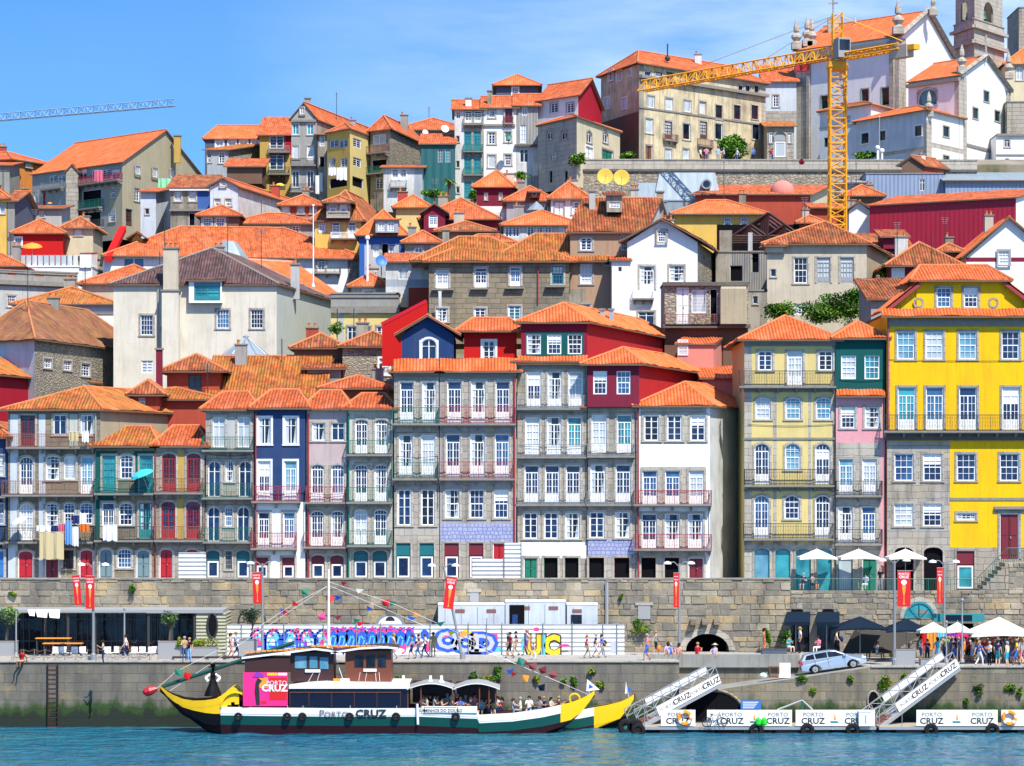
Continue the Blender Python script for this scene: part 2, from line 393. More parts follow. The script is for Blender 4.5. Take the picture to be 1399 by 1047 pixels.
class Wall:
 def __init__(s,p0,p1):
  s.p0=Vector(p0);s.p1=Vector(p1);s.L=(s.p1-s.p0).length;s.t=(s.p1-s.p0)/s.L
  s.n=Vector((s.t.y,-s.t.x));s.yaw=math.atan2(s.t.y,s.t.x)
 def s_at(s,px):
  k=(px-CX)/F;return(k*s.p0.y-s.p0.x)/(s.t.x-k*s.t.y)
 def pt(s,u,z,out=0):q=s.p0+s.t*u+s.n*out;return Vector((q.x,q.y,z))
 def z_at(s,px,py):u=s.s_at(px);return ZZ(py,s.p0.y+s.t.y*u)
def W(t,xs,y0,y1,w,g='b',fr='frame',sr='granite_light',lm='leaf_red',arch=0):
 if isinstance(xs,(int,float)):xs=[xs]
 return[(t,x,y0,y1,w,g,fr,sr,lm,arch)for x in xs]
def put_windows(root,wall,wins,z1,mb,holes,merge=False,parent=None):
 for t,x,ya,yb,w,g,fr,sr,lm,arch in wins:
  ua=wall.s_at(x-w/2);ub=wall.s_at(x+w/2);uc=(ua+ub)/2
  za=wall.z_at(x,yb);zb=wall.z_at(x,ya)
  ww=max(.3,round(abs(ub-ua)/.05)*.05);hh=max(.3,round((zb-za)/.05)*.05)
  zc=(za+zb)/2;za=zc-hh/2
  if t=='ho':gg='v'
  elif isinstance(g,(list,tuple)):gg=rnd.choice(g)
  elif g=='b':gg=rnd.choice('bnnnndbkqqcn')
  elif g=='s':gg=rnd.choice('ssbntqkc')
  elif g=='x':gg=rnd.choice('dnbc')
  else:gg=g
  fm,pm=winmesh(t,round(ww,2),round(hh,2),fr,sr,gg,lm,arch,merge)
  hole=(zc+hh/2<z1-.02)and uc-ww/2>.02 and uc+ww/2<wall.L-.02
  if hole:holes.append((uc-ww/2,uc+ww/2,za,za+hh))
  p=wall.pt(uc,za,0 if hole else .15)
  nm='door' if t in('do','ha')else 'window'
  par=parent or root
  o=bpy.data.objects.new(nm,fm);col.objects.link(o);o.parent=par
  o.location=p-parent_base(par);o.rotation_euler=(0,0,wall.yaw)
  if pm:
   q=bpy.data.objects.new('door_leaf' if t=='do' else 'pane',pm);col.objects.link(q);q.parent=o
def wall_mesh(mb,wall,z0,z1,holes,mat,zones=(),rev='granite'):
 us={0.0,wall.L};zs={z0,z1}
 H=[]
 for a,b,c,d in holes:
  a,b=max(0,a),min(wall.L,b);c=max(z0,c)
  H.append((a,b,c,d));us|={a,b};zs|={c,d}
 for a,b,c,d,m_ in zones:
  for q in(a,b):
   if 0<q<wall.L:us.add(q)
  for q in(c,d):
   if z0<q<z1:zs.add(q)
 us=sorted(us);zs=sorted(zs)
 for i in range(len(us)-1):
  if us[i+1]-us[i]<1e-4:continue
  for j in range(len(zs)-1):
   if zs[j+1]-zs[j]<1e-4:continue
   cu=(us[i]+us[i+1])/2;cz=(zs[j]+zs[j+1])/2
   if any(a<cu<b and c<cz<d for a,b,c,d in H):continue
   mt=mat
   for a,b,c,d,m_ in zones:
    if a<=cu<=b and c<=cz<=d:mt=m_
   mb.poly([wall.pt(us[i],zs[j]),wall.pt(us[i+1],zs[j]),wall.pt(us[i+1],zs[j+1]),wall.pt(us[i],zs[j+1])],mt)
 for a,b,c,d in H:
  k=-.26
  for q in(((a,c),(a,d)),((b,d),(b,c)),((a,d),(b,d)),((b,c),(a,c))):
   (u0,w0),(u1,w1)=q
   mb.poly([wall.pt(u0,w0),wall.pt(u1,w1),wall.pt(u1,w1,k),wall.pt(u0,w0,k)],rev)
def roof_face(mb,pts,mat,corr=True,amp=.06,per=.25):
 """pts: eave a, eave b, then the rest (convex, ccw seen from above)"""
 a=Vector(pts[0]);e=Vector(pts[1])-a;e.normalize()
 n=Vector((0,0,0))
 for i in range(1,len(pts)-1):n+=(Vector(pts[i])-a).cross(Vector(pts[i+1])-a)
 n.normalize()
 if n.z<0:n=-n
 s=n.cross(e)
 if s.z<0:s=-s
 T=.13
 low=[Vector(p)-Vector((0,0,T))for p in pts]
 for k in range(len(pts)):
  j=(k+1)%len(pts)
  mb.poly([low[k],low[j],Vector(pts[j]),Vector(pts[k])],'fascia')
 mb.poly(low[::-1],'soffit')
 q=[((Vector(p)-a).dot(e),(Vector(p)-a).dot(s))for p in pts]
 off=a.dot(e)%per
 if not corr:
  mb.poly(pts,mat,[(u,v)for u,v in q]);return
 umin=min(x for x,_ in q);umax=max(x for x,_ in q)
 N=max(2,int((umax-umin)/(per/2)))
 if N%2:N+=1
 def span(u):
  vs=[]
  for k in range(len(q)):
   (x0,v0),(x1,v1)=q[k],q[(k+1)%len(q)]
   if min(x0,x1)-1e-6<=u<=max(x0,x1)+1e-6:
    if abs(x1-x0)<1e-6:vs+=[v0,v1]
    else:vs.append(v0+(v1-v0)*(u-x0)/(x1-x0))
  return(min(vs),max(vs))if vs else(0,0)
 prev=None
 for k in range(N+1):
  u=umin+(umax-umin)*k/N;lo,hi=span(min(max(u,umin+1e-4),umax-1e-4))
  wx=a.x*3+a.y;o=n*(.015+(amp if k%2 else 0))+Vector((0,0,.04*math.sin(u*.9+wx)+.025*math.sin(u*2.7+wx*2)))
  cur=(a+e*u+s*lo+o,a+e*u+s*hi+o,k*per/2,lo,hi)
  if prev:
   A,B,uu,l0,h0=prev;C,D,u2,l1,h1=cur
   if(A-B).length<1e-3 and(C-D).length<1e-3:pass
   else:mb.poly([A,C,D,B],mat,[(uu,l0),(u2,l1),(u2,h1),(uu,h0)])
   if lo<.01 and l0<.01:mb.poly([A-n*.12,C-n*.12,C,A],mat,[(uu,0),(u2,0),(u2,.1),(uu,.1)])
  prev=cur
def make_roof(mb,c,ze,kind,zr,mat,ov=.45,corr=True,inset=None,rg='ridge',ovs=None):
 p0,p1,p2,p3=[Vector(q)for q in c]
 ovs=ov if ovs is None else ovs
 u=(p1-p0).normalized();v=(p3-p0).normalized()
 q0=p0-u*ovs-v*ov;q1=p1+u*ovs-v*ov;q2=p2+u*ovs+v*ov;q3=p3-u*ovs+v*ov
 lu=(q1-q0).length;lv=(q3-q0).length
 E=lambda p,z=ze:Vector((p.x,p.y,z))
 faces=[];caps=[]
 if kind in('hip','hipw'):
  if lu>=lv or kind=='hipw':
   if kind=='hipw' and inset is None:inset=min(1.3,lu*.3)
   i=(lv/2 if inset is None else inset);i=min(i,lu*.499)
   m0=(q0+q3)/2+u*i;m1=(q1+q2)/2-u*i
   A,B=E(m0,zr),E(m1,zr)
   faces=[[E(q0),E(q1),B,A],[E(q1),E(q2),B],[E(q2),E(q3),A,B],[E(q3),E(q0),A]]
   caps=[(E(q0),A),(E(q3),A),(E(q1),B),(E(q2),B),(A,B)]
  else:
   i=(lu/2 if inset is None else inset);i=min(i,lv*.499)
   m0=(q0+q1)/2+v*i;m1=(q3+q2)/2-v*i
   A,B=E(m0,zr),E(m1,zr)
   faces=[[E(q0),E(q1),A],[E(q1),E(q2),B,A],[E(q2),E(q3),B],[E(q3),E(q0),A,B]]
   caps=[(E(q0),A),(E(q1),A),(E(q2),B),(E(q3),B),(A,B)]
 elif kind=='gs':
  A=E((q0+q3)/2,zr);B=E((q1+q2)/2,zr)
  faces=[[E(q0),E(q1),B,A],[E(q2),E(q3),A,B]];caps=[(A,B)]
 elif kind=='gf':
  A=E((q0+q1)/2,zr);B=E((q3+q2)/2,zr)
  faces=[[E(q1),E(q2),B,A],[E(q3),E(q0),A,B]];caps=[(A,B)]
 elif kind=='mono':
  faces=[[E(q0),E(q1),E(q2,zr),E(q3,zr)]]
 for f in faces:roof_face(mb,f,mat,corr)
 for a,b in caps:mb.tube(a+Vector((0,0,.03)),b+Vector((0,0,.03)),.11,rg,n=6)
 return faces
class H:pass
NOR={}
def house(label,f,ey,roof=('hip',None),wall='white',side=None,lside=None,d=9,wins=(),swins=(),lwins=(),zones=(),szones=(),lzones=(),bal=(),bands=(),sbands=(),chim=(),sidemat=None,rm='tile',ov=.45,base=None,name='house',cat='house',group=None,corr=None,inset=None,rg='ridge',rev='granite',pipe=(),cornice=None,parapet=None,ovs=None,lsidemat=None):
 if '_new' in rm and rm=='tile_new' and name=='hillside_house' and CL.random()<.4:rm='tile'
 xl,yl,xr,yr=f if len(f)==4 else(f[0],f[2],f[1],f[2])
 p0=P2(xl,yl);p1=P2(xr,yr)
 t=(p1-p0).normalized()
 if side:p2=P2(*side);p3=p0+(p2-p1)
 elif lside:p3=P2(*lside);p2=p1+(p3-p0)
 else:nn=Vector((-t.y,t.x));p2=p1+nn*d;p3=p0+nn*d
 ze=ZZ(ey,yl)
 cs=(p0,p1,p2,p3)
 zb=min(terrain(q.x,q.y)for q in cs)-.5
 if base is not None:zb=ZZ(base,yl)
 zb=min(zb,ze-2)
 cen=(p0+p1+p2+p3)/4
 root=empty(name,((p0.x+p1.x)/2,(p0.y+p1.y)/2,zb),label,cat,group)
 h=H();h.root=root;h.zb=zb;h.ze=ze;h.c=cs;h.wall=Wall(p0,p1)
 FW=Wall(p0,p1);SW=Wall(p1,p2);LW=Wall(p3,p0);BW=Wall(p2,p3);h.F,h.S,h.L=FW,SW,LW
 mb=MB()
 def zs_(W_,zz):return[(W_.s_at(a),W_.s_at(b),W_.z_at((a+b)/2,dd),W_.z_at((a+b)/2,c),m_)for a,b,c,dd,m_ in zz]
 for Wl,wn,zn,mt in((FW,wins,zones,wall),(SW,swins,szones,sidemat or wall),(LW,lwins,lzones,lsidemat or sidemat or wall)):
  holes=[];put_windows(root,Wl,[x for g_ in wn for x in(g_ if isinstance(g_,list)else[g_])],ze,mb,holes)
  wall_mesh(mb,Wl,zb,ze,holes,mt,zs_(Wl,zn),rev)
 wall_mesh(mb,BW,zb,ze,[],sidemat or wall)
 kind=roof[0]
 corr=(max(yl,yr)<262)if corr is None else corr
 rb=MB()
 E=lambda p,z:Vector((p.x,p.y,z))
 if kind in('hip','hipw','gs','gf','mono'):
  ym=cen.y if kind!='gf' else(p0.y+p1.y)/2
  zr=ZZ(roof[1],ym)if kind!='mono' else ZZ(roof[1],(p2.y+p3.y)/2)
  h.zr=zr
  make_roof(rb,cs,ze+.02,kind,zr,rm,ov,corr,inset,rg,ovs)
  if kind=='gs':
   mb.poly([E(p1,ze),E(p2,ze),E((p1+p2)/2,zr-.12)],sidemat or wall);mb.poly([E(p3,ze),E(p0,ze),E((p3+p0)/2,zr-.12)],lsidemat or sidemat or wall)
  if kind=='gf':
   mb.poly([E(p0,ze),E(p1,ze),E((p0+p1)/2,zr-.12)],wall);mb.poly([E(p2,ze),E(p3,ze),E((p3+p2)/2,zr-.12)],wall)
  if kind=='mono':
   mb.poly([E(p1,ze),E(p2,ze),E(p2,zr-.1)],sidemat or wall);mb.poly([E(p3,ze),E(p0,ze),E(p3,zr-.1)],lsidemat or sidemat or wall)
   mb.poly([E(p2,ze),E(p3,ze),E(p3,zr-.1),E(p2,zr-.1)],wall)
 else:
  rb.poly([E(q,ze-.5)for q in cs],'concrete')
  pm=parapet or 'slab'
  for Wl in(FW,SW,LW,BW):
   X=Matrix.Translation(Wl.pt(0,0))@Matrix.Rotation(Wl.yaw,4,'Z')
   rb.box(-.08,Wl.L+.0,-.08,.25,ze+.001+(.003 if Wl in(SW,BW)else 0),ze+.14,pm,X)
 wo=mb.build('wall',root);ro=rb.build('roof',root);h.roof=ro
 for Wl,bn in((FW,bands),(SW,sbands)):
  for(a,b,ya,yb,mt,pr)in[(*q,.07)if len(q)==5 else q for q in bn]:
   ua,ub=Wl.s_at(a),Wl.s_at(b);xm=(a+b)/2
   X=Matrix.Translation(Wl.pt(0,0))@Matrix.Rotation(Wl.yaw,4,'Z')
   bb=MB();bb.box(ua,ub,-pr,.05,Wl.z_at(xm,yb),Wl.z_at(xm,ya),mt,X);bb.build('string_course',root)
 if cornice:
  bb=MB()
  X=Matrix.Translation(FW.pt(0,0))@Matrix.Rotation(FW.yaw,4,'Z')
  bb.box(-.05,FW.L+.05,-.16,.05,ze-.32,ze-.12,cornice,X);bb.box(-.02,FW.L+.02,-.08,.05,ze-.45,ze-.32,cornice,X);bb.build('cornice',root)
 for b in bal:balcony(root,FW,*b)
 for cpt in chim:chimney(root,*cpt)
 pb=MB()
 for x,ya,yb,mt in pipe:
  u=FW.s_at(x);pb.tube(FW.pt(u,FW.z_at(x,yb),.12),FW.pt(u,FW.z_at(x,ya),.12),.06,mt)
 pb.build('downpipe',root)
 if name=='hillside_house' and kind in('hip','gs','gf'):clutter(h,bool(chim))
 return h
def clutter(h,has):
 c=h.c;a,b,z=c[0],c[1],h.zr
 if not has and CL.random()<.7:
  f,g=CL.uniform(.15,.85),CL.uniform(.35,.7);p=(c[0].lerp(c[1],f)).lerp(c[3].lerp(c[2],f),g);w,d,zt=CL.uniform(.3,.55),CL.uniform(.25,.4),z+CL.uniform(.2,.9)
  mt=CL.choice(['aged','concrete','brick_red','white_old','beige','grey']);m=MB();m.box(p.x-w,p.x+w,p.y-d,p.y+d,h.ze-.2,zt,mt);m.box(p.x-w-.08,p.x+w+.08,p.y-d-.08,p.y+d+.08,zt,zt+.1,'slab')
  for k in range(CL.choice([1,2,2])):m.lathe((p.x-w*.5+k*w,p.y,zt+.1),[(.12,0),(.1,.3),(.15,.31),(.15,.36)],'ridge',7)
  m.build('chimney',h.root)
 if CL.random()<.5:
  f,g=CL.uniform(.1,.9),CL.uniform(.3,.6);p=(c[0].lerp(c[1],f)).lerp(c[3].lerp(c[2],f),g);zt=z+CL.uniform(1.2,2.6);m=MB();m.tube((p.x,p.y,h.ze),(p.x,p.y,zt),.035,'iron',n=4)
  for k in range(4):m.tube((p.x-.35+k*.05,p.y,zt-.1-k*.16),(p.x+.35-k*.05,p.y+.1,zt-.1-k*.16),.018,'steel',n=3)
  m.build('aerial',h.root)
def balcony(root,Wl,xa,xb,ys,yr,rail='iron',dep=.7,slab='slab',brackets=True,sag=0):
 ua,ub=Wl.s_at(xa),Wl.s_at(xb);xm=(xa+xb)/2;zt=Wl.z_at(xm,ys);zr=Wl.z_at(xm,yr);L=ub-ua
 X=Matrix.Translation(Wl.pt(ua,zt))@Matrix.Rotation(Wl.yaw,4,'Z')
 m=MB();m.box(0,L,-dep,-.001,-.14,0,slab,X);m.box(.03,L-.03,-dep+.06,-.001,-.2,-.141,slab,X)
 if brackets:
  n=max(2,int(L/1.3))
  for k in range(n+1):
   x=.15+(L-.3)*k/n
   m.box(x-.08,x+.08,-dep*.75,-.001,-.36,-.201,slab,X);m.box(x-.07,x+.07,-dep*.35,-.001,-.5,-.361,slab,X)
 bo=m.build('balcony',root)
 rr=MB();hh=zr-zt;t=.022
 def seg(a,b):
  a=Vector(a);b=Vector(b);l=(b-a).length;n=max(1,int(l/.125));d=(b-a)/n
  ang=math.atan2(d.y,d.x);Y=X@Matrix.Translation(a)@Matrix.Rotation(ang,4,'Z')
  rr.box(0,l,-.025,.025,hh-.05,hh,rail,Y);rr.box(0,l,-.015,.015,.06,.09,rail,Y);rr.box(0,l,-.012,.012,hh*.78,hh*.78+.02,rail,Y)
  for k in range(n+1):
   x=l*k/n;q=t*.5 if k%8 else t
   rr.box(x-q,x+q,-q,q,0.0,hh,rail,Y)
   if k<n and k%2:rr.tube(Y@Vector((x-.05,0,hh*.25)),Y@Vector((x+.05,0,hh*.6)),.009,rail,n=3,cap=False)
 seg((.04,-dep+.05,0),(L-.04,-dep+.05,0));seg((.04,-.03,0),(.04,-dep+.05,0));seg((L-.04,-dep+.05,0),(L-.04,-.03,0))
 rr.build('railing',bo_child(bo))
 return bo
def bo_child(o):return o
def chimney(root,x,yt,yb,w,Y,mat='plaster',pots=1,name='chimney'):
 a=P(x-w/2,yb,Y);b=P(x+w/2,yt,Y);ww=b.x-a.x;mt=mat if mat in MATS else 'aged'
 m=MB();dd=max(.6,ww*.7)
 m.box(a.x,b.x,Y,Y+dd,a.z-1.5,b.z,mt);m.box(a.x-.1,b.x+.1,Y-.1,Y+dd+.1,b.z,b.z+.14,'slab')
 n=max(1,pots)
 for k in range(pots):
  x0=a.x+ww*(k+.5)/n;m.lathe((x0,Y+dd/2,b.z+.14),[(.14,0),(.12,.35),(.17,.36),(.17,.42)],'ridge',8)
 m.build(name,root)
def dormer(hs,f,ey,ry,kind='hip',wall='white',d=3,wins=(),rm='tile',base=None,ov=.25,name='dormer',zones=(),corr=None,sidemat=None,side=None,inset=None):
 """roofed volume that belongs to the house: one mesh plus its windows"""
 xl,xr,Y=f[:3];p0=P2(xl,Y);p1=P2(xr,f[3]if len(f)>3 else Y);t=(p1-p0).normalized();nn=Vector((-t.y,t.x));p2=P2(*side)if side else p1+nn*d;p3=p0+(p2-p1)
 ze=ZZ(ey,Y);zb=ZZ(base,Y);m=MB()
 loc=Vector(((p0.x+p1.x)/2,Y,zb))-parent_base(hs.root)
 o=bpy.data.objects.new(name,bpy.data.meshes.new(name));col.objects.link(o);o.parent=hs.root;o.location=loc
 FW=Wall(p0,p1);holes=[]
 put_windows(hs.root,FW,[x for g_ in wins for x in(g_ if isinstance(g_,list)else[g_])],ze,m,holes,True,o)
 wall_mesh(m,FW,zb,ze,holes,wall,[(FW.s_at(a),FW.s_at(b),FW.z_at(a,dd),FW.z_at(a,c),mm)for a,b,c,dd,mm in zones])
 for w_ in(Wall(p1,p2),Wall(p2,p3),Wall(p3,p0)):wall_mesh(m,w_,zb,ze,[],sidemat or wall)
 ym=Y if kind=='gf' else(p0.y+p2.y)/2
 zr=ZZ(ry,ym if kind!='mono' else Y+d)
 E=lambda p,z:Vector((p.x,p.y,z))
 if kind=='gf':m.poly([E(p0,ze),E(p1,ze),E((p0+p1)/2,zr-.12)],wall)
 if kind=='mono':
  m.poly([E(p1,ze),E(p2,ze),E(p2,zr-.1)],wall);m.poly([E(p3,ze),E(p0,ze),E(p3,zr-.1)],wall)
 if kind=='gs':
  m.poly([E(p1,ze),E(p2,ze),E((p1+p2)/2,zr-.12)],wall);m.poly([E(p3,ze),E(p0,ze),E((p3+p0)/2,zr-.12)],wall)
 make_roof(m,(p0,p1,p2,p3),ze+.02,kind,zr,rm,ov,(Y<262)if corr is None else corr,inset)
 o.data=m.mesh(name,parent_base(o));return o
def skirt(hs,xa,xb,ya,yb,Y,out=.9,rm='tile',name='skirt_roof',corr=True):
 """a strip of tiled roof projecting from the front"""
 a=P(xa,yb,Y-out);b=P(xb,yb,Y-out);c=P(xb,ya,Y);dd=P(xa,ya,Y);m=MB()
 roof_face(m,[a,b,c,dd],rm,corr);m.build(name,hs.root)
GR='houses in the row above the river wall'
G=216.0
def fh(label,x0,x1,ey,roof,wall,**k):
 y=k.pop('Y',G);k.setdefault('base',802);k.setdefault('name','row_house');k.setdefault('cat','house');k.setdefault('group',GR)
 h=house(label,(x0,x1,y),ey,roof,wall,**k);m=MB();L=h.F.L;z=h.ze-CL.choice([3.1,3.4,6.4]);n=8;u0=CL.uniform(.1,.4);p=[h.F.pt(u0+(L-u0-.1)*i/n,z-.12*math.sin(math.pi*i/n),.06)for i in range(n+1)]
 m.path(p+[h.F.pt(L-.1,z-4,.06)],.018,'black',3);m.build('cable',h.root);return h
fh('dark blue house cut off by the left edge, beside the one hung with washing',-45,10,598,('hip',578),'navy',rm='tile_old',d=12,wins=[W('fr',[-12],625,674,15),W('fr',[-12],690,738,15),W('do',[-2],752,790,15,lm='frame_blue'),W('sa',[1],622,650,9,'b'),W('sa',[1],688,716,9,'b')],bal=[(-30,9,678,660),(-30,9,741,722)])
hb=fh('tall grey granite house hung with washing, with a long olive flank and a cupola',11,137,560,('hip',531),'granite_dark',side=(281,232),rm='tile_moss',sidemat='olive_beige',inset=5,zones=[(14,25,566,740,'white_blue'),(53,62,566,790,'white_blue'),(95,106,566,612,'sage'),(11,24,742,792,'white_blue')],wins=[W('fr',38,568,610,20,'d',fr='leaf_maroon'),W('pl',[82,119],567,594,18,'b',fr='frame'),W('fr',36,624,675,19,'b',arch=2),W('sa',72,623,656,19,'s',arch=1),W('sh',95.5,623,655,16,arch=1),W('fr',119,624,675,18,'s'),W('fr',36,688,738,19,'c',arch=2),W('sa',71,688,720,18,'b',arch=1),W('sa',94.5,687,715,15,'b',arch=1),W('sa',118,687,716,18,'b',arch=1),W('do',35,752,791,21,lm='leaf_red',arch=1),W('do',71,764,791,19,lm='leaf_maroon'),W('gr',93.5,752,777,14,'d',fr='frame_brown'),W('do',118,751,791,19,lm='leaf_red',arch=1)],bal=[(10,130,611,593,'iron_rust'),(4,129,676,657,'iron_rust'),(7,129,740,721,'iron')],pipe=[(131,565,790,'pipe_grey')])
dormer(hb,(181,218,224),540,520,'hip','brick_red',4,[W('sa',194,544,553,9,'b',sr=None)],'tile_old',560,.5,'cupola')
hc=fh('low granite house with teal doors and a parasol on its balcony',131,211,610,('hipw',583),'granite_dark',rm='tile_moss',d=8,Y=215.7,zones=[(131,160,616,738,'teal_dark'),(183,211,616,676,'teal_dark')],wins=[W('fr',149,623,673,18,'t',fr='frame_teal'),W('sa',173,622,654,18,'s',fr='frame',arch=1),W('fr',200,623,673,18,'t',fr='frame_teal'),W('fr',148,687,736,17,'n',fr='frame'),W('sa',172,687,718,19,'b',arch=1),W('fr',199,687,736,18,'b',fr='frame_teal'),W('do',144.5,750,791,18,lm='leaf_grey',arch=1),W('gr',170,750,776,19,'b',arch=1),W('do',195.5,751,791,18,lm='leaf_grey',arch=1)],bal=[(130,211,674,654,'iron_green'),(130,211,738,719,'iron')])  # teal_dark zones: teal wall colour with the eave's shadow darkened in
hd=fh('low granite house with dark red arched doors and a yellow stripe between them',213,279,610,('hipw',582),'granite',rm='tile',d=8,Y=215.7,zones=[(243,251.5,616,676,'ochre'),(242,250,679,738,'ochre')],wins=[W('fr',[231,264.5],620,673,19,'d',fr='frame_red',arch=1),W('fr',[230,264],686,736,19,'n',fr='frame_red',arch=1),W('do',[227,262],750,791,18,lm='leaf_red',arch=1)],bal=[(212,278,673,654,'iron_rust'),(212,278,738,719,'iron_rust')],pipe=[(212.5,615,790,'pipe_red')])
he=fh('grey granite house with blue-green balconies left of the navy blue house',281,347,560,('hipw',536),'granite',rm='tile',zones=[(308.5,322,570,612,'grey_light')],wins=[W('pl',[299,333],570,611,17,'b'),W('pl',[293,335],630,679,17,'n',arch=2),W('sa',313.5,629,658,11,'b',arch=1),W('pl',[292,332.5],692,740,17,'n',arch=2),W('sa',312.5,692,719,11,'b',arch=1),W('ha',[291,332],752,791,18,lm='leaf_teal',arch=1,g='n'),W('gr',312.5,753,778,9,'d',fr='frame_grey')],bal=[(277,347,615,597,'iron_green'),(273,346,680,660,'iron_green'),(273,345,740,721,'iron_green')])
hf=fh('narrow navy blue house with thick white window frames',348,417,558,('hipw',533),'navy',rm='tile',Y=215.8,zones=[(346,420,686,805,'white')],wins=[W('pl',[361.5,397.5],571,607,17,'b',sr='white'),W('fr',[361,397],630,684,17,'s',sr='white'),W('fr',[360.5,395],700,747,16,'b'),W('ha',[358,394],762,791,17,lm='leaf_maroon',g='n')],bal=[(344,411,685,664,'iron_red',.5),(343,406,749,728,'iron_red',.6)],pipe=[(349.5,565,790,'pipe_red')])
hg=fh('narrow pinkish grey house between the navy blue house and the pale green one',419,474,559,('hipw',534),'pink_grey',rm='tile',zones=[(418,474,636,805,'granite_light')],wins=[W('pl',[435.5,462],578,602,18,'b',sr='granite_light'),W('fr',[434,461.5],635,686,18,'b',arch=1),W('fr',[433.5,461],698,746,18,'b',arch=1),W('ha',[434.5,460.5],759,791,18,lm='leaf_maroon',arch=1,g='n')],bal=[(418,474,686,665,'iron_red',.6),(415,474,747,728,'iron_red',.7)],pipe=[(421.5,565,790,'pipe_red')])
hh_=fh('pale grey-green house with green balcony rails at the foot of the hipped roofs',475,537,559,('hipw',538),'sage',rm='tile',Y=215.8,zones=[(484,535,566,800,'granite_light')],wins=[W('fr',[494,521],573,620,18,'b',arch=1),W('fr',[493.5,520.5],635,686,18,'b',arch=1),W('fr',[493,520],696,744,18,'b',arch=1),W('ha',[493,519],752,791,20,lm='leaf_teal',arch=1,g='n')],bal=[(474,536,621,602,'iron_green'),(474,536,686,666,'iron_green'),(474,536,745,725,'iron_green')],pipe=[(476.5,565,790,'iron_green')])
hi=fh('granite house under the navy gabled dormer, with teal panels at street level',538.5,600,508,('hipw',503),'granite',rm='tile',Y=215.5,d=11,cornice='slab',zones=[(539,600,720,737,'granite_light')],wins=[W('fr',[556,586.5],522,577,19,'b'),W('fr',[554.5,585],594,651,19,'b'),W('ca',[552.5,584.5],669,718,19,'b'),W('ha',[551,583],742,791,20,lm='leaf_teal',g='n')],bal=[(536,600,579,557,'iron_green',.6),(536,600,654,632,'iron_green',.6)])
dormer(hi,(549,620,217.0),458,431,'gf','navy',9,[W('pl',586,463,497,21,'n',sr='white',arch=2)],'tile_new',505,.55,'gabled_dormer')
skirt(hi,537,600,491,509,216.0,.9,'tile_new')
hj=fh('granite house with maroon balcony rails and lavender tiles, under the red dormer',601,705,508,('hipw',503),'lavender_grey',rm='tile',Y=215.5,d=11,cornice='slab',zones=[(603,609,510,800,'granite'),(601,705,741,805,'granite'),(602,704,716,741,'azulejo'),(631,643,515,715,'granite'),(664,676,515,715,'granite'),(697,702,515,715,'granite')],wins=[W('fr',[621,653.5,687],521,577,20,'b'),W('fr',[619,652.5,686],593,651,20,'b'),W('sa',[618,651.5,685],669,708,20,'b'),W('ha',[617,650.5],742,791,20,lm='leaf_maroon',g='n'),W('do',682,742,791,17,lm='leaf_red')],bal=[(600,705,579,556,'iron_red',.6),(598,703,654,631,'iron_red',.6)],pipe=[(703,515,745,'pipe_red')])
dormer(hj,(634,706,217.4),453,435,'hipw','red',8,[W('ca',668,466,495,17,'d',sr='white')],'tile_new',505,.7,'red_dormer')
skirt(hj,600,706,490,508,216.0,.9,'tile_new')
hl=fh('tall granite house with a crimson attic and a green band of three windows',707,802,494,('hipw',490),'granite',rm='tile',d=16,cornice='slab',zones=[(709,801,741,763,'white')],wins=[W('fr',[729.5,758,786.5],508,557,20,'s'),W('fr',[727.5,757,785],570,622,20,'s'),W('fr',[726.5,754.5,783],636,687,20,'b'),W('ca',[725,753,782],701,736,20,'b'),W('do',725,762,791,19,lm='leaf_green'),W('ho',[752.5,781],762,791,19,fr='leaf_green')],bal=[(706,802,558,541,'iron_grey',.5,'slab',False),(705,802,624,607,'iron_grey',.5,'slab',False),(704,802,689,672,'iron_grey',.5,'slab',False)])
dormer(hl,(712,802,216.4),441,426,'hip','burgundy',17,[W('sa',[729.5,757.5,785.5],457,484,20,'b',sr=None)],'tile_new',505,.45,'attic_storey',zones=[(718,798,454,488,'teal_dark')],sidemat='attic_red',side=(925,243),inset=3)
skirt(hl,706,803,487,496,216.2,.6,'tile_new')
for xx in(823,835):chimney(hl.root,xx,424,434,6,226,'steel',0)
hm=fh('granite house with a blue tiled band and a crimson box attic',803,871,556,('hipw',552),'granite',rm='tile',Y=215.8,d=14,zones=[(803,868,738,762,'azulejo')],wins=[W('fr',[818.5,853],567,619,21,'s'),W('fr',[817,851.5],635,687,21,'b'),W('ca',[815.5,850.5],700,735,21,'b'),W('ho',[815,849.5],762,791,21,fr='leaf_maroon')],bal=[(802,867,623,606,'iron_grey',.5,'slab',False),(801,866,689,672,'iron_grey',.5,'slab',False)])
dormer(hm,(802.6,873,215.2),498,480,'hip','maroon_dark',16,[W('sa',[820,852],507,539,19,'s',sr=None)],'tile_new',556,.5,'attic_storey',sidemat='attic_red',side=(953,232),inset=3.2)
hn=fh('white house with maroon balcony rails at the end of the terrace, by the alley',873,970,555,('hip',524),'white',rm='tile_new',Y=215.6,side=(1024,226),sidemat='white_old',zones=[(875,965,555,607,'granite_light'),(875,964,638,692,'granite_light'),(874,963,699,805,'granite_light')],wins=[W('ca',[890,921.5,953.5],568,602,21,'b'),W('fr',[888,919,951.5],643,689,21,'b'),W('fr',[887,918.5,950],702,749,21,'b'),W('ho',[886,918],762,791,20,fr='leaf_maroon'),W('do',951,762,791,21,lm='leaf_maroon')],bal=[(865,972,689,670,'iron_red',.7),(865,972,750,730,'iron_red',.7)],pipe=[(871.5,560,790,'pipe_red')])
rh=house('salmon pink rear building with stepped walls behind the crimson attics',(925,975,233),470,('mono',457),'salmon',side=(990,240),rm='tile_new',base=560,name='rear_house',cat='house',wins=[W('sh',933,464,486,14,sr=None)],ov=.2)
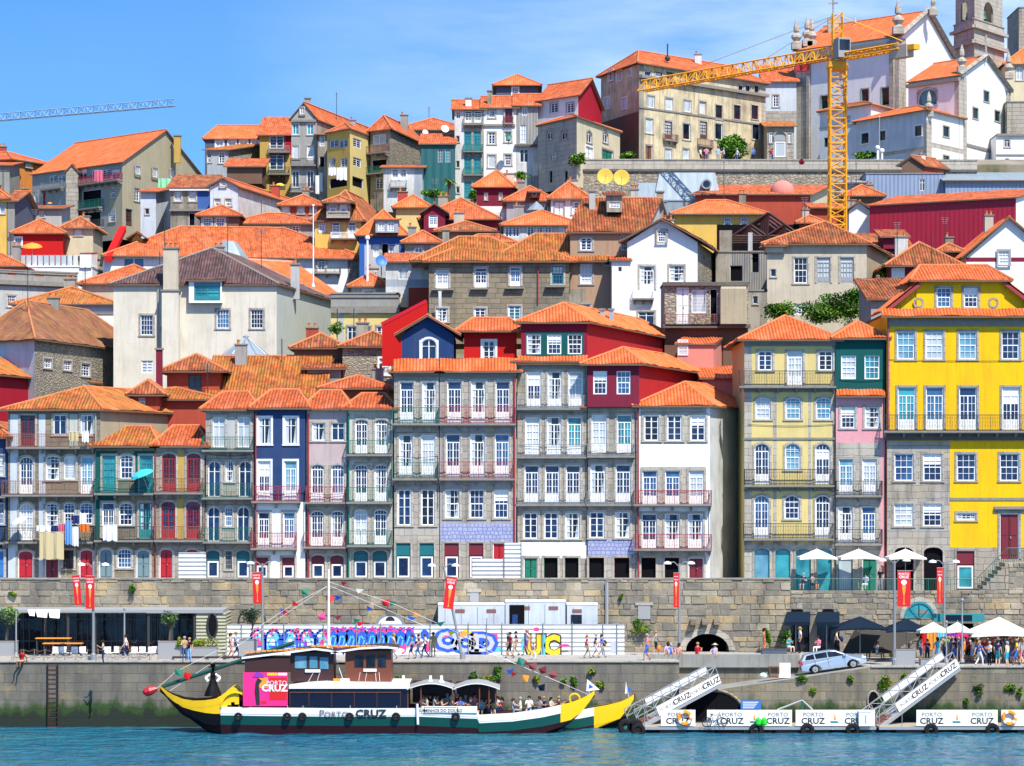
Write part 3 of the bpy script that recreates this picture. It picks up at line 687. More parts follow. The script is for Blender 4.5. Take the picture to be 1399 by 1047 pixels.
dormer(rh,(960,1012,228),517,500,'mono','salmon',6,[],'tile_new',560,.3,'lower_wing')
ho=fh('pale yellow house with grey stone pilasters and rounded windows',1017,1141,465,('hip',434),'yellow_pale',rm='tile_new',base=816,ov=.6,inset=4.5,d=12,cornice='slab',zones=[(1015,1027,467,815,'granite_light'),(1056,1061,535,747,'granite_light'),(1104,1108,535,747,'granite_light'),(1137,1142,467,815,'granite'),(1010,1145,742,818,'granite_light')],bands=[(1016,1141,530,536,'slab'),(1016,1141,598,601,'slab'),(1016,1141,668,671,'slab')],wins=[W('ca',[1045.5,1128],480,506,20,'b',sr='granite_light'),W('fr',1086,480,526,22,'s'),W('sa',[1042.5,1083.5,1125],543,573,21,'s',arch=1),W('fr',[1041,1124],606,662,21,'b',arch=2),W('sa',1083,606,642,21,'s',arch=2),W('fr',[1040.5,1124],677,735,21,'b',arch=2),W('sa',1082,677,709,21,'b',arch=2),W('lg',[1041,1069.5,1097.5,1126],750,808,21,g=('c','s','t'),fr='frame_teal',arch=1)],bal=[(1009,1141,528,507,'iron',.7),(1016,1139,663,641,'iron',.6),(1015,1138,736,715,'iron',.6)])
hp=fh('narrow pink house with a dark green top storey',1142,1209,463,('hip',442),'granite_light',rm='tile_new',base=816,Y=215.8,d=9,zones=[(1140,1212,463,536,'teal_dark'),(1140,1212,536,605,'pink'),(1203,1212,600,815,'pink')],wins=[W('sa',[1159.5,1191.5],486,518,21,'s',sr=None),W('sa',[1158.5,1191.5],556,585,20,'s',sr='granite_light'),W('fr',[1156,1188],627,675,20,'s'),W('fr',[1155,1187],692,741,20,'s'),W('lg',1155,762,808,20,g='c',fr='frame_teal'),W('do',1188,762,810,20,lm='leaf_green')],bal=[(1141,1205,677,657,'iron',.55),(1140,1205,743,723,'iron',.55)],pipe=[(1210.5,595,800,'pipe_red')])
skirt(hp,1142,1210,533,541,215.8,.5,'tile_new')
hq=fh('big yellow house with grey stone window surrounds and a gabled attic',1212,1440,430,('flat',0),'yellow',base=816,Y=215.4,d=14,parapet='fascia',zones=[(1210,1216,430,815,'granite'),(1210,1298,603,818,'granite'),(1358,1445,696,702,'granite'),(1298,1445,748,818,'granite')],bands=[(1212,1440,436,446,'slab',.1),(1208,1440,592,602,'slab_dark',.16),(1298,1440,680,684,'slab',.06),(1358,1440,692,696,'slab',.25)],wins=[W('sa',[1237.5,1276.5,1322,1380.5],453,491,24,'s',sr='granite'),W('fr',[1238.5,1277,1322.5,1381],529,588,24,'s',sr='granite'),W('sa',[1235,1274,1320,1379],620,657,26,'b',sr='granite'),W('sa',[1234.5,1274],688,719,26,'s',sr='granite'),W('gr',1320,701,711,26,'b',sr='granite'),W('do',1379,702,764,26,lm='leaf_maroon',sr='granite'),W('ho',[1235,1275],748,808,26,fr='leaf_maroon',arch=1),W('ha',1319,753,806,24,lm='leaf_maroon',g='t',sr='granite')],bal=[(1206,1440,589,567,'iron',.8)],pipe=[(1213,436,600,'pipe_red')])
dormer(hq,(1252,1372,216.0),384,363,'hipw','yellow',7,[W('sa',[1289.5,1326.5],393,420,20,'s',sr='granite')],'tile_new',432,.55,'attic_storey')
def attic_wing(hs,xa,xb,ya,yb,Y,eye):
 m=MB();A,B=P(xa,yb+12,Y),P(xb,yb+12,Y);Bt,At=P(xb,ya,Y),P(xa,yb,Y)
 m.poly([A,B,Bt,At]if xa<xb else[B,A,At,Bt],'yellow')
 sgn=1 if xa<xb else-1
 for k,dz in((0,.0),):
  o=Vector((0,-.5,0));b=Vector((0,6,0));n=Vector((-(Bt-At).z,0,(Bt-At).x))*sgn;n.normalize()
  lo,hi=At-Vector((sgn*.45,0,.22)),Bt+Vector((sgn*.1,0,.1))
  roof_face(m,[lo+o,lo+b,hi+b,hi+o],'tile_new',True)
  m.poly([lo+o-n*.35,hi+o-n*.35,hi+o,lo+o],'pipe_red')
 c=P(eye[0],eye[1],Y-.12);r=.42
 for q in range(16):
  a0,a1=q*math.pi/8,(q+1)*math.pi/8
  for ra,rb_,mt,yy in((r,r*.6,'granite',0),(r*.6,.01,'void',.05)):
   m.poly([c+Vector((ra*math.cos(a0),yy,ra*math.sin(a0))),c+Vector((ra*math.cos(a1),yy,ra*math.sin(a1))),c+Vector((rb_*math.cos(a1),yy,rb_*math.sin(a1))),c+Vector((rb_*math.cos(a0),yy,rb_*math.sin(a0)))],mt)
 m.build('attic_wing',hs.root)
attic_wing(hq,1212,1252,387,421,216.1,(1260-5,414));attic_wing(hq,1418,1371,383,420,216.1,(1357,414))
skirt(hq,1204,1440,422,432,215.6,.9,'tile_new')
GS='houses on the slope behind the row'
def sh(label,f,ey,roof,wall,**k):
 k.setdefault('name','hillside_house');k.setdefault('group',GS);return house(label,f,ey,roof,wall,**k)
sh('long crimson sheet-clad building at the left edge with a thin tile roof',(-60,226,131,252),508,('mono',488),'crimson',d=3,rm='tile_moss',base=600,zones=[])
sh('long brown-roofed fieldstone building with small white windows',(47,238,195,262),464,('hip',418),'fieldstone',lside=(-45,246),rm='tile_brown',base=560,lsidemat='white_blue',ov=.5,wins=[W('sa',[65],490,503,11,'b'),W('sa',92,493,506,11,'b'),W('sa',117,497,514,12,'b'),W('sa',161,502,528,12,'c')],corr=True)
b1=sh('low brick-red house with a hipped roof between the brown roof and the beige building',(228,300,230),508,('hip',486),'brick_red',rm='tile_old',d=9,base=570,wins=[W('pl',266,512,535,18,'d',fr='frame_brown',sr=None)],ov=.7,chim=[(217,478,512,8,229,'maroon_dark',0)])
sh('small tile-roofed house with a sagging roof left of the brick-red one',(165,300,226),546,('hip',530),'brick_red',rm='tile_moss',d=8,base=590)
b2=sh('house with a wide old brown tile roof behind the grey and navy houses',(285,440,229),546,('gs',487),'brick_red',rm='tile_moss',d=14,base=590,ov=.4)
b3=sh('low hip-roofed brick house tucked behind the pinkish grey house',(440,532,226),531,('hip',514),'brown',rm='tile',d=8,base=580)
sh('small brick-red gabled house with a grey shed front',(420,466,233),504,('gs',488),'concrete',rm='tile_old',side=(470,243),sidemat='brick_red',base=560)
sh('grey fieldstone house with a low tile roof left of the dark blue dormer',(468,546,234),474,('hip',455),'fieldstone',rm='tile_old',d=9,base=540,wins=[W('sa',525,490,512,13,'c',sr='white')])
sh('low tile-roofed outhouse in front of the pale sheet-clad wall',(402,470,236),476,('hip',457),'brown',rm='tile_old',d=7,base=540)
def rakewall(label,pts,Y,th,mat,cap='fascia_red',capr=.12):
 """thick free-standing wall with a raking top: pts = front outline in picture order"""
 q=[P(x,y,Y)for x,y in pts];m=MB();b=[p+Vector((0,th,0))for p in q]
 m.poly(q,mat);m.poly(b[::-1],mat)
 for k in range(len(q)):
  j=(k+1)%len(q);m.poly([q[k],b[k],b[j],q[j]],mat)
 root=empty('firewall',(q[0].x,Y,min(p.z for p in q)),label,'wall');m.build('wall',root)
 c=MB();a,b2_=q[-2],q[-1]
 for p,r in((a,b2_),):
  X=p+Vector((0,th/2,.05));Z=r+Vector((0,th/2,.05));c.tube(X,Z,capr+th*.4,cap,n=4)
 c.build('coping',root);return root
rakewall('bright red raking firewall beside the navy gabled dormer',[(522,500),(584,500),(584,414),(522,446)],230,.6,'red','fascia_red',.05)
hs_=sh('round brick drum with a metal cone skylight in front of the beige building',(306,366,238),487,('flat',0),'brick_red',d=4.5,base=560,parapet='zinc')
m=MB();c=P(336,488,240.3);m.lathe(c,[(2.05,0),(2.0,.15),(.25,1.55),(.25,1.75),(.05,1.85)],'zinc',12)
for k in range(12):m.tube(c+Vector((2.02*math.cos(k*math.pi/6),2.02*math.sin(k*math.pi/6),.16)),c+Vector((.26*math.cos(k*math.pi/6),.26*math.sin(k*math.pi/6),1.6)),.035,'steel',n=4)
m.build('skylight',hs_.root)
b4=sh('large plain beige building with a dark old tile roof and a teal glazed dormer',(155,250,378,250),389,('hip',346),'beige_light',rm='tile_dark',side=(454,272),sidemat='pale_sheet',base=560,ov=.35,inset=6,rg='slab',corr=True,ovs=.3,wins=[W('gr',200.5,431,458,17,'n',sr='granite'),W('gr',[304.5,351],423,449,17,'b',sr='granite'),W('ca',201,493,510,16,'b',fr='frame',sr=None),W('gr',[222,230],446,454,3,'d',fr='frame_grey',sr=None)],pipe=[(216,395,520,'pipe_grey'),(235.5,400,520,'iron')])
chimney(b4.root,232.5,398,520,23,248.8,'beige_light',0,'buttress');dormer(b4,(258,303,249.4),383,374,'mono','frame',4,[W('fr',283,386,411,36,'t',fr='frame_teal',sr=None)],'tile_dark',414,.3,'glazed_dormer')
chimney(b4.root,233,340,392,20,248.9,'beige',3);chimney(b4.root,403,362,386,12,256,'grey_light',1)
sh('pale blue-white building with a bright orange hipped roof and three small windows',(20,158,262),416,('hip',393),'white_blue',rm='tile_moss',d=8,base=480,inset=5,wins=[W('lg',[117,127.5,138.5],441,456,7,'d',sr='grey')],zones=[(107,160,425,470,'white')],bands=[(107,158,427,430,'slab')])
sh('long grey parapeted building with stone cornice at the left edge',(-40,270,106,276),368,('flat',0),'concrete',d=8,base=470,bands=[(-40,105,384,390,'slab',.4),(-40,105,372,374,'slab',.1)],zones=[(-60,105,392,470,'grey_light'),(10,22,371,376,'brick_red'),(48,60,373,378,'brick_red')],wins=[W('gr',16,404,419,11,'n')])
sh('low orange roof peeping over the grey parapet at the left edge',(-40,30,279),364,('hip',348),'brick_red',rm='tile',d=7,base=420)
t1=sh('white roof-terrace building with a square white stair tower',(8,126,284),365,('flat',0),'white',d=8,base=430,parapet='frame')
dormer(t1,(109,125,283.8),346,345,'mono','white',4,[],'tile',366,.02,'stair_tower')
m=MB()
for k in range(12):
 a,b=P(12+k*8,349,284.2),P(18.5+k*8,363,284.2);m.box(a.x,b.x,284.2,284.25,b.z,a.z,'g_c');m.tube((a.x,284.2,b.z-.2),(a.x,284.2,a.z+.1),.03,'steel',n=4)
m.build('glass_balustrade',t1.root)
sh('crimson house with a tiled hip roof behind the white roof terrace',(19,86,290),319,('hip',303),'red',rm='tile',d=8,base=360,side=(93,300),wins=[W('sa',25,325,337,9,'b',sr='white')])
b5=sh('long white building under a broad plain orange roof below the red dormer houses',(142,280,500,284),350,('hip',311),'white',rm='tile_new',d=12,base=430,inset=8,ov=.6,ovs=.3,corr=False,wins=[W('fr',[176,190],354,372,12,'t',fr='frame_blue',sr=None),W('fr',439,354,373,11,'s'),W('sa',400,355,366,9,'b')],zones=[(475,510,350,420,'rubble')],bal=[(428,465,373,367,'iron')])
dormer(b5,(181,194,283),326,317,'gf','ochre',3,[],'tile_old',333,.6,'roof_dormer')
m=MB();a,b=P(143,350,279.3),P(163,309,286)
for w_ in(0,):m.poly([a,a+Vector((.7,0,0)),b+Vector((.7,0,0)),b],'red');m.poly([a-Vector((0,0,.6)),a,b,b-Vector((0,0,.6))],'red');m.poly([a+Vector((.7,0,-.6)),b+Vector((.7,0,-.6)),b+Vector((.7,0,0)),a+Vector((.7,0,0))],'red');m.poly([a+Vector((0,0,-.6)),a+Vector((.7,0,-.6)),a+Vector((.7,0,0)),a],'red')
m.build('parapet',b5.root)
m=MB();c=P(312,345,280.5);m.lathe(c,[(2.0,-.6),(1.6,0),(.8,1.0),(.7,1.1)],'zinc',8);m.build('roof_lantern',b5.root)
sh('low orange roof between the beige building and the broad orange one',(112,236,266),388,('hip',362),'beige',rm='tile',d=9,base=430,inset=6)
sh('orange lean-to roof sloping down behind the beige building',(335,268,458,274),398,('mono',352),'grey_light',rm='tile_new',d=8,base=440,corr=False)
sh('small grey house with an orange hip roof right of the slim flagpole',(480,530,262),392,('hip',375),'grey_light',rm='tile',d=6,base=430,wins=[W('lg',504,397,404,14,'b',sr='white')])
sh('pale yellow building with a grey parapet and white window tops',(452,545,254),402,('flat',0),'yellow_pale',d=9,base=500,bands=[(452,545,405,407,'slab',.1),(452,545,419,428,'slab',.3)],zones=[(452,546,400,420,'concrete'),(462,470,428,480,'grey_light')],wins=[W('pl',[481,500],446,470,12,'b',sr='granite'),W('pl',521,446,470,12,'b',sr='granite')])
sh('low orange roof above the pale yellow building',(520,586,258),418,('hip',397),'grey',rm='tile',d=7,base=450)
b6=sh('wide weathered granite house with mossy twin-hipped roof and four tall windows',(586,778,248),358,('hip',331),'granite_dark',rm='tile_moss',d=10,base=470,ov=.6,inset=4,corr=True,wins=[W('fr',604.5,369,394,17,'b'),W('fr',657,366,393,17,'b'),W('fr',704,365,391,15,'b',fr='frame'),W('sa',762,364,388,16,'b',fr='frame_teal'),W('ca',[604,656],421,440,16,'b'),W('ca',703,418,437,17,'t')],chim=[(609,315,352,9,252,'aged',0)],pipe=[(735,362,415,'pipe_red')],bands=[(590,620,395,397,'slab',.4),(643,667,394,396,'slab',.4),(690,716,393,395,'slab',.4),(745,772,391,393,'slab',.5)])
for xc,yt in((648,324),(752,320)):
 m=MB();y0=253;w_=5.4;c=P(xc,yt,y0);a=P(xc,352,249.5)
 make_roof(m,(Vector((c.x-w_,249)),Vector((c.x+w_,249)),Vector((c.x+w_,257)),Vector((c.x-w_,257))),ZZ(357,248)+.1,'hip',c.z,'tile_moss',.2,True);m.build('hipped_roof',b6.root)
b7=sh('rose-brown rendered house with a worn red tile roof and a boxy grey dormer',(779,878,249.5),318,('gs',271),'rose_beige',rm='tile_old',d=12,base=460,side=(918,264),sidemat='grey_light',ov=.4,corr=True,wins=[W('ca',801,325,342,16,'b',sr='granite'),W('sa',853,322,342,10,'b',sr='granite'),W('sa',801,361,388,16,'c',sr='granite'),W('lg',829,356,363,9,'d',sr='granite'),W('sa',798,416,432,16,'b',sr='granite')],zones=[(778,800,395,460,'aged')])
dormer(b7,(829,850,252),266,262,'mono','aged',3,[W('sa',840,276,284,15,'b',sr=None)],'tile_old',290,.3,'box_dormer');chimney(b7.root,902,263,280,9,258,'aged',0);chimney(b7.root,809,262,292,8,254,'grey_light',0)
b8=sh('white gabled house with a round-shouldered orange roof and a little attic window',(857,248,953,248),331,('gf',299),'white',rm='tile',side=(978,262),sidemat='rubble',base=470,ov=.7,wins=[W('sa',904,315,331,12,'b',sr='granite'),W('fr',884,364,396,20,'s'),W('sa',924.5,363,385,20,'s'),W('pl',883,426,444,22,'b')],bal=[(864,893,408,397,'frame',.6)])
b9=sh('narrow white stair annex with a tiny orange roof stuck to the white gabled house',(836,860,247),356,('mono',349),'white',rm='tile',d=3,base=470,wins=[W('lg',847,365,371,5,'d',sr=None)],ov=.25)
b10=sh('ruined grey shell with exposed roof trusses and black openings',(978,1052,258),345,('flat',0),'planks',d=9,base=470,wins=[W('ho',1006,363,384,17,sr=None),W('ho',1032,318+28,372,10,sr=None)],zones=[(975,1000,345,400,'aged')])
m=MB();y=259
for k in range(4):
 yy=y+k*2.3;A,B,C_=P(1000,323,y),P(1095,323,y),P(1050,291,y)
 q=[Vector((p.x,yy,p.z))for p in(A,B,C_)]
 for u,v in((q[0],q[1]),(q[0],q[2]),(q[1],q[2]),(q[2],(q[0]+q[1])/2),((q[0]+q[2])/2,(q[0]+q[1])/2),((q[1]+q[2])/2,(q[0]+q[1])/2),((q[0]+q[2])/2,q[0]*.75+q[1]*.25),((q[1]+q[2])/2,q[0]*.25+q[1]*.75)):m.tube(u,v,.13,'wood_dark',n=4)
m.build('roof_truss',b10.root)
m=MB();A,B=P(985,318,263),P(1052,350,263);m.box(A.x,P(1092,0,268).x,268,268.4,B.z,A.z+1.2,'void');m.build('broken_wall_and_shade',b10.root);m=MB();A,B=P(983,315,258.4),P(1000,350,258.4);m.box(A.x,B.x,258.3,259,B.z,A.z,'aged');m.build('broken_wall_and_shade',b10.root);m=MB();A,B=P(1022,318,258.4),P(1028,350,258.4);m.box(A.x,B.x,258.3,258.7,B.z,A.z,'grey_light');m.build('broken_wall_and_shade',b10.root)  # void box is an added dark sheet for the shade behind the trusses
b11=sh('derelict stone facade with a rusting ledge, a white door and an olive water box',(908,1022,238),388,('flat',0),'rubble',d=6,base=510,parapet='dark',bands=[(905,1022,386,391,'slab_dark',.4),(905,1024,444,449,'slab_dark',.9)],wins=[W('do',933,393,443,17,lm='frame',sr=None),W('sh',955,396,428,20,sr=None),W('ho',975,395,440,10,sr=None),W('gr',976,470,500,24,'d',fr='frame_brown',sr=None)],zones=[(908,1022,449,500,'brown')])
balcony(b11.root,b11.F,908,982,444,430,'iron_rust',.9,'slab_dark')
m=MB();A,B=P(984,395,237),P(1020,443,237);m.box(A.x,B.x,236.6,238.5,B.z,A.z,'olive_beige');m.box(A.x+.05,B.x-.05,236.65,238.4,A.z,A.z+.18,'cream');m.build('water_box',b11.root)
sh('slim grey stone house with one tiny window left of the ivy',(1022,1048,243),398,('flat',0),'aged',d=6,base=500,wins=[W('lg',1032,405,415,6,'d',sr='granite')])
b12=sh('beige house with three tall windows above the ivy',(1048,1184,249),334,('hip',306),'beige',rm='tile_old',side=(1213,262),sidemat='olive_beige',base=470,ov=.5,corr=True,wins=[W('sa',1094,352,387,19,'d',fr='frame',sr='granite_light'),W('fr',[1125,1157],352,387,19,'c',fr='frame_grey',sr='granite_light'),W('lg',1056.5,368,378,7,'d',sr='granite_light'),W('ca',1095,415,430,20,'b',sr=None)])
dormer(b12,(1047,1071,248.6),336,329,'hip','beige',2.5,[],'tile_old',345,.3,'corner_hip')
b13=sh('maroon house with a hipped roof and a thin aerial right of the beige one',(1218,1306,246),364,('hip',333),'maroon_dark',rm='tile_old',d=8,base=440,ov=.7,zones=[(1216,1236,366,386,'white')],wins=[W('sa',1260,368,380,10,'d',sr=None)],corr=True)
m=MB();m.tube(P(1273,385,244.8),P(1273,320,244.8),.04,'iron',n=4);m.build('aerial',b13.root)
sh('old low tile roof between the ivy and the big yellow house',(1190,1262,232),409,('mono',380),'grey',rm='tile_old',d=8,base=440,side=None)
sh('white gabled house with a maroon band under its roof at the right edge',(1320,250,1436,250),352,('gf',297),'white',rm='tile',d=10,base=430,ov=.5,wins=[W('sa',1371,343,362,15,'b',sr='frame_grey')],zones=[(1318,1440,350,358,'maroon_dark')])
GU='houses high on the slope'
def uh(label,f,ey,roof,wall,**k):
 k.setdefault('name','hillside_house');k.setdefault('group',GU);k.setdefault('corr',False);return house(label,f,ey,roof,wall,**k)
uh('yellow house sliver with white-framed window at the left edge',(-30,9,290),272,('hip',258),'yellow_mid',rm='tile',d=8,base=380,wins=[W('sa',3,280,292,7,'s')])
uh('grey gable-walled house beside the yellow one at the left edge',(10,290,20,290),275,('gs',262),'concrete',rm='tile_old',side=(50,303),sidemat='slate',base=360)
uh('small hipped house with a pale beige wall below the washing balconies',(87,127,296),312,('hip',299),'cream',rm='tile_old',d=7,base=350,wins=[W('sh',107,314,322,10)])
uh('tiny white house with a red-edged roof under the leaning gable',(46,84,302),285,('mono',280),'grey_light',rm='tile_old',d=6,base=330,wins=[W('ca',57,288,297,7,'b')])
uh('pale blue side-walled house with two dark red shutters',(192,300,213,300),262,('mono',256),'white_blue',rm='tile',side=(236,308),base=340,wins=[W('do',213-8,263,272,5,lm='leaf_maroon')if False else W('lg',201,285,293,5,'d')])
uh('grey house with green shutters under a pale ledge roof left of the white gable',(233,287,297),257,('mono',238),'aged',rm='tile_old',d=8,base=340,wins=[W('sh',[243,263],262,275,9),W('ho',262,291,308,8,sr=None)],bands=[(232,287,257,261,'frame',.4),(232,287,286,289,'slab',.3)],zones=[(270,286,262,286,'blue_wall')])
uh('brown timber-fronted house with two blue sash windows under the white gable',(273,326,288),295,('hip',282),'brown',rm='tile',d=6,base=340,wins=[W('sa',[283,301],298,311,12,'b')])
uh('white gabled house with a long white flank wall',(287,294,325,294),256,('gf',243),'white_blue',rm='tile',side=(422,318),sidemat='white_old',base=340,ov=.4,wins=[W('sa',305,248,254,7,'d'),W('sa',[297,312],272,281,8,'b')])
b=uh('low house with a long tile eave and dark glazed front under the red dormer',(312,430,290),306,('hip',292),'grey',rm='tile',d=7,base=350,wins=[W('ca',[322,336,350,364,390,404],309,322,10,'d')])
uh('brick-red box house with two white windows beside the slim flagpole',(384,440,296),281,('hip',269),'brick_red',rm='tile',d=8,base=330,wins=[W('sh',390,282,294,9),W('sa',[411,428],282,292,8,'b')],bands=[(380,430,297,300,'slab',.5)])
y1=uh('yellow house with white balcony doors and a big tile roof',(430,285,493,285),302,('hip',266),'yellow_mid',rm='tile_old',side=(534,300),sidemat='rubble',base=360,inset=4,wins=[W('fr',440,306,318,9,'b'),W('fr',[459,481],304,325,10,'b')],bal=[(452,489,326,318,'frame')])
dormer(y1,(446,478,284),277,268,'hip','granite',3,[W('sa',[455,469],280,289,9,'b')],'tile_old',298,.5,'wide_dormer')
y2=uh('blue house with a grey twin-windowed dormer in its orange roof',(491,553,276),322,('hip',289),'blue_wall',rm='tile_new',d=9,base=380,inset=3.5,wins=[W('ho',526,333,351,9,sr=None),W('fr',536,334,351,9,'s',sr=None),W('fr',514,334,351,8,'c',sr=None)],zones=[(498,545,335,380,'grey_light')])
dormer(y2,(513,544,275),300,298,'mono','grey_blue',3,[W('ca',[521,534],303,316,9,'c',sr=None)],'tile_new',318,.2,'twin_dormer')
y3=uh('maroon-gabled house with a broad hipped roof in the middle of the slope',(576,680,290),300,('hip',272),'maroon_dark',rm='tile',d=11,base=350,inset=5)
dormer(y3,(579,608,286),291,278,'gf','maroon_dark',4,[W('fr',592,294,311,12,'s',sr=None)],'tile',318,.4,'gabled_dormer')
uh('low wavy-roofed old house in front of the maroon one',(598,672,276),316,('hip',303),'granite_dark',rm='tile_old',d=6,base=380)
uh('grey house with an orange lean roof and small white-shuttered window',(553,600,270),332,('hip',318),'granite',rm='tile',d=7,base=390,wins=[W('ca',572,338,346,11,'d'),W('sh',592,337,341,6)])
uh('orange-roofed house hidden behind the weathered granite one',(600,735,262),346,('hip',321),'granite',rm='tile',d=8,base=400,inset=4)
uh('pale workshop with three big white blinds left of the weathered granite house',(527,588,256),358,('mono',345),'white_old',rm='tile',d=8,base=420,wins=[W('sh',[551,568,583],366,382,13,sr=None)],zones=[(527,590,382,392,'grey_blue'),(558,590,393,425,'brick_red')])
uh('yellow-walled cottage with an orange hip roof below the green net',(541,586,300),284,('hip',269),'yellow_pale',rm='tile_new',d=7,base=320)
uh('magenta house with two white shutters under a flat orange hip roof',(651,303,698,303),256,('hip',241),'maroon_dark',rm='tile_new',side=(728,318),base=330,wins=[W('sh',[664,684],264,273,4)],zones=[(651,700,282,330,'white')],ov=.5)
z1=uh('house with a blue-shaded window band under the glass pyramid',(692,756,297),275,('hip',256),'lavender_grey',rm='tile',d=7,base=330,wins=[W('ca',[706,728,744],278,288,10,'b',sr=None)])
dormer(z1,(725,736,296),262,258,'mono','brick_red',2,[W('lg',730,263,268,6,'d',sr=None)],'tile',270,.3,'small_dormer')
m=MB();c=P(733,288,293);m.lathe(c,[(1.1,0),(.05,.95)],'zinc',10);m.build('glass_pyramid',z1.root)
uh('white house with tall panels and an orange roof left of the box dormer',(753,802,290),272,('hip',252),'white',rm='tile_new',d=9,base=330,wins=[W('do',764,277,295,12,lm='frame',sr='grey'),W('sa',787,276,293,11,'b')])
z2=uh('long low house with a white window band under a flat orange roof',(688,792,282),308,('hip',288),'white_old',rm='tile_new',d=8,base=360,wins=[W('ca',[695,705,725,737,749,775,785],310,324,10,'b',sr=None)])
uh('yellow-walled house with a long orange roof behind the white gabled one',(922,1044,284),293,('hip',274),'yellow_mid',rm='tile_new',d=8,base=360,inset=4,ov=.6,wins=[W('sa',[994,1017],298,308,9,'b')])
uh('brick-red house with a long orange roof and a salmon dome behind the roof trusses',(950,298,1107,298),266,('mono',252),'brick_red',rm='tile_new',side=(1130,306),sidemat='cream',base=340)
uh('brick-red shed right of the salmon dome, by the crane',(1112,1160,290),284,('mono',277),'brick_red',rm='tile',d=6,base=340)
uh('small white gabled shed at the foot of the red sheet-clad hall',(1160,1188,286),288,('gf',275),'white',rm='tile',d=6,base=340)
uh('orange-roofed house behind the crane mast',(1155,1205,306),268,('hip',255),'brown',rm='tile',d=7,base=300)
uh('little hip-roofed house with a skylight dome left of the crane foot',(1092,1122,268),305,('hip',297),'brick_red',rm='tile',d=6,base=350)
uh('huge dark red sheet-clad hall with a thin orange roof',(1188,284,1388,276),281,('mono',262),'red_sheet',rm='tile_new',d=7,base=400,sidemat='white',ov=.3)
s1=uh('cluster house with an old tile roof and raised attic in front of the red hall',(1190,1246,266),345,('mono',318),'maroon_dark',rm='tile_old',d=8,base=380)
dormer(s1,(1207,1238,265),324,313,'mono','maroon_dark',4,[],'tile_old',340,.4,'raised_attic')
uh('small tile-capped tower right of the maroon hip-roofed house',(1284,1312,256),344,('hip',334),'brown',rm='tile_old',d=4,base=380)
uh('blue-grey sheet-clad building with one dark window below the church',(1183,1292,318),238,('flat',0),'slate_sheet',d=8,base=300,wins=[W('pl',1260,245,261,7,'d',sr=None)])
uh('blue-grey sheet-clad wing with a blue roof and an orange one at the right edge',(1292,1440,317),247,('mono',233),'slate_sheet',rm='zinc',d=8,base=300)
uh('low orange roof above the blue-grey wing at the right edge',(1344,1440,324),245,('mono',232),'slate_sheet',rm='tile_new',d=6,base=280)
uh('pale blue sheet roof shed by the crane below the terrace',(1148,1185,314),250,('mono',246),'zinc',rm='zinc',d=6,base=290)
uh('small stone gable shed on the bank below the church annex',(1232,1262,319.3),227,('gf',213),'brown',rm='tile_old',side=(1290,322),sidemat='brick_red',base=250)
zm=uh('metal-roofed mansard building with round dormers below the terrace wall',(905,985,300),275,('flat',0),'zinc',d=9,base=330,parapet='zinc')
m=MB();y=300
for xa,xb,ya,yb,ins in((893,985,236,274,8),(868,912,250,276,5)):
 A,B=P(xa,yb,y-.1),P(xb,yb,y-.1);C_,D=P(xb-ins,ya,y+2.5),P(xa+ins,ya,y+2.5);bk=Vector((0,6,0))
 for q in((A,B,C_,D),(B,B+bk,C_+bk*.6,C_),(A+bk,A,D,D+bk*.6),(D,C_,C_+bk*.6,D+bk*.6)):m.poly(list(q),'zinc')
for x,yy in((965,252),(932,274),(943,275)):
 c=P(x,yy,y+.6);X=Matrix.Translation(c)@Matrix.Rotation(R(90),4,'X');m.lathe((0,0,0),[(.55,-1),(.55,.35)],'zinc',12,X);m.lathe((0,0,0),[(.38,.2),(.38,.37)],'g_d',12,X)
m.build('mansard_roof',zm.root)
o1=uh('orange-walled house on the skyline at the far left',(16,345,73,352),218,('hip',208),'orange_wall',rm='tile',d=9,base=300,wins=[W('sa',38,221,229,7,'s'),W('sa',67,222,229,5,'c')],ov=.5)
uh('grey stub of a house at the left edge of the skyline',(-40,13,338),226,('mono',221),'concrete',rm='tile',d=7,base=300)
g=uh('big grey gable-ended house with a broad orange roof, red balcony and washing',(44,338,167,325),240-1,('gs',187),'grey',rm='tile_new',side=(281,346),sidemat='olive_beige',base=340,ov=.3,chim=[(242,186,205,9,336,'ochre',0)],wins=[W('ca',[113,131,145,158],232,245,11,'b',sr=None),W('ca',[72,84],240,250,10,'d',sr=None),W('ho',125,260,283,26,sr=None),W('sa',154,257,270,7,'d'),W('sa',153,288,303,8,'b'),W('ho',125,290,310,24,sr=None),W('do',60,262,284,6,lm='leaf_red'),W('ca',46+3,262,276,5,'b')],swins=[W('sh',187,227,238,7),W('sh',210.5,230,242,7),W('sh',234,232,243,6),W('ca',187,257,275,7,'b',sr='grey'),W('fr',176,286,309,9,'d',fr='frame_brown',sr='grey')],bal=[(104,168,250,240,'frame_red',.8),(108,142,285,274,'iron_green',.8),(60,88,258,249,'iron_grey',.6),(108,142,312,302,'iron',.8)],zones=[(104,167,250,254,'slab_dark'),(146,167,254,330,'olive_beige')])
dormer(g,(90,107,330),236,224,'gf','granite',4,[],'tile',300,.2,'stair_tower')
s=uh('slate-hung mansard house with arched white dormers on the skyline',(280,366,352),190,('hipw',172),'slate',rm='tile_new',d=10,base=260,wins=[W('ca',[300,317,333,349],191,204,10,'c',sr='white',arch=1)],ov=.3)
uh('grey-blue house with an ochre tile roof in front of the slate mansard',(283,343,312,343),205,('mono',196),'grey_blue',rm='tile_moss',side=(360,352),sidemat='granite',base=270,wins=[W('sa',286,210,222,5,'b'),W('ca',303,208,223,8,'b')])
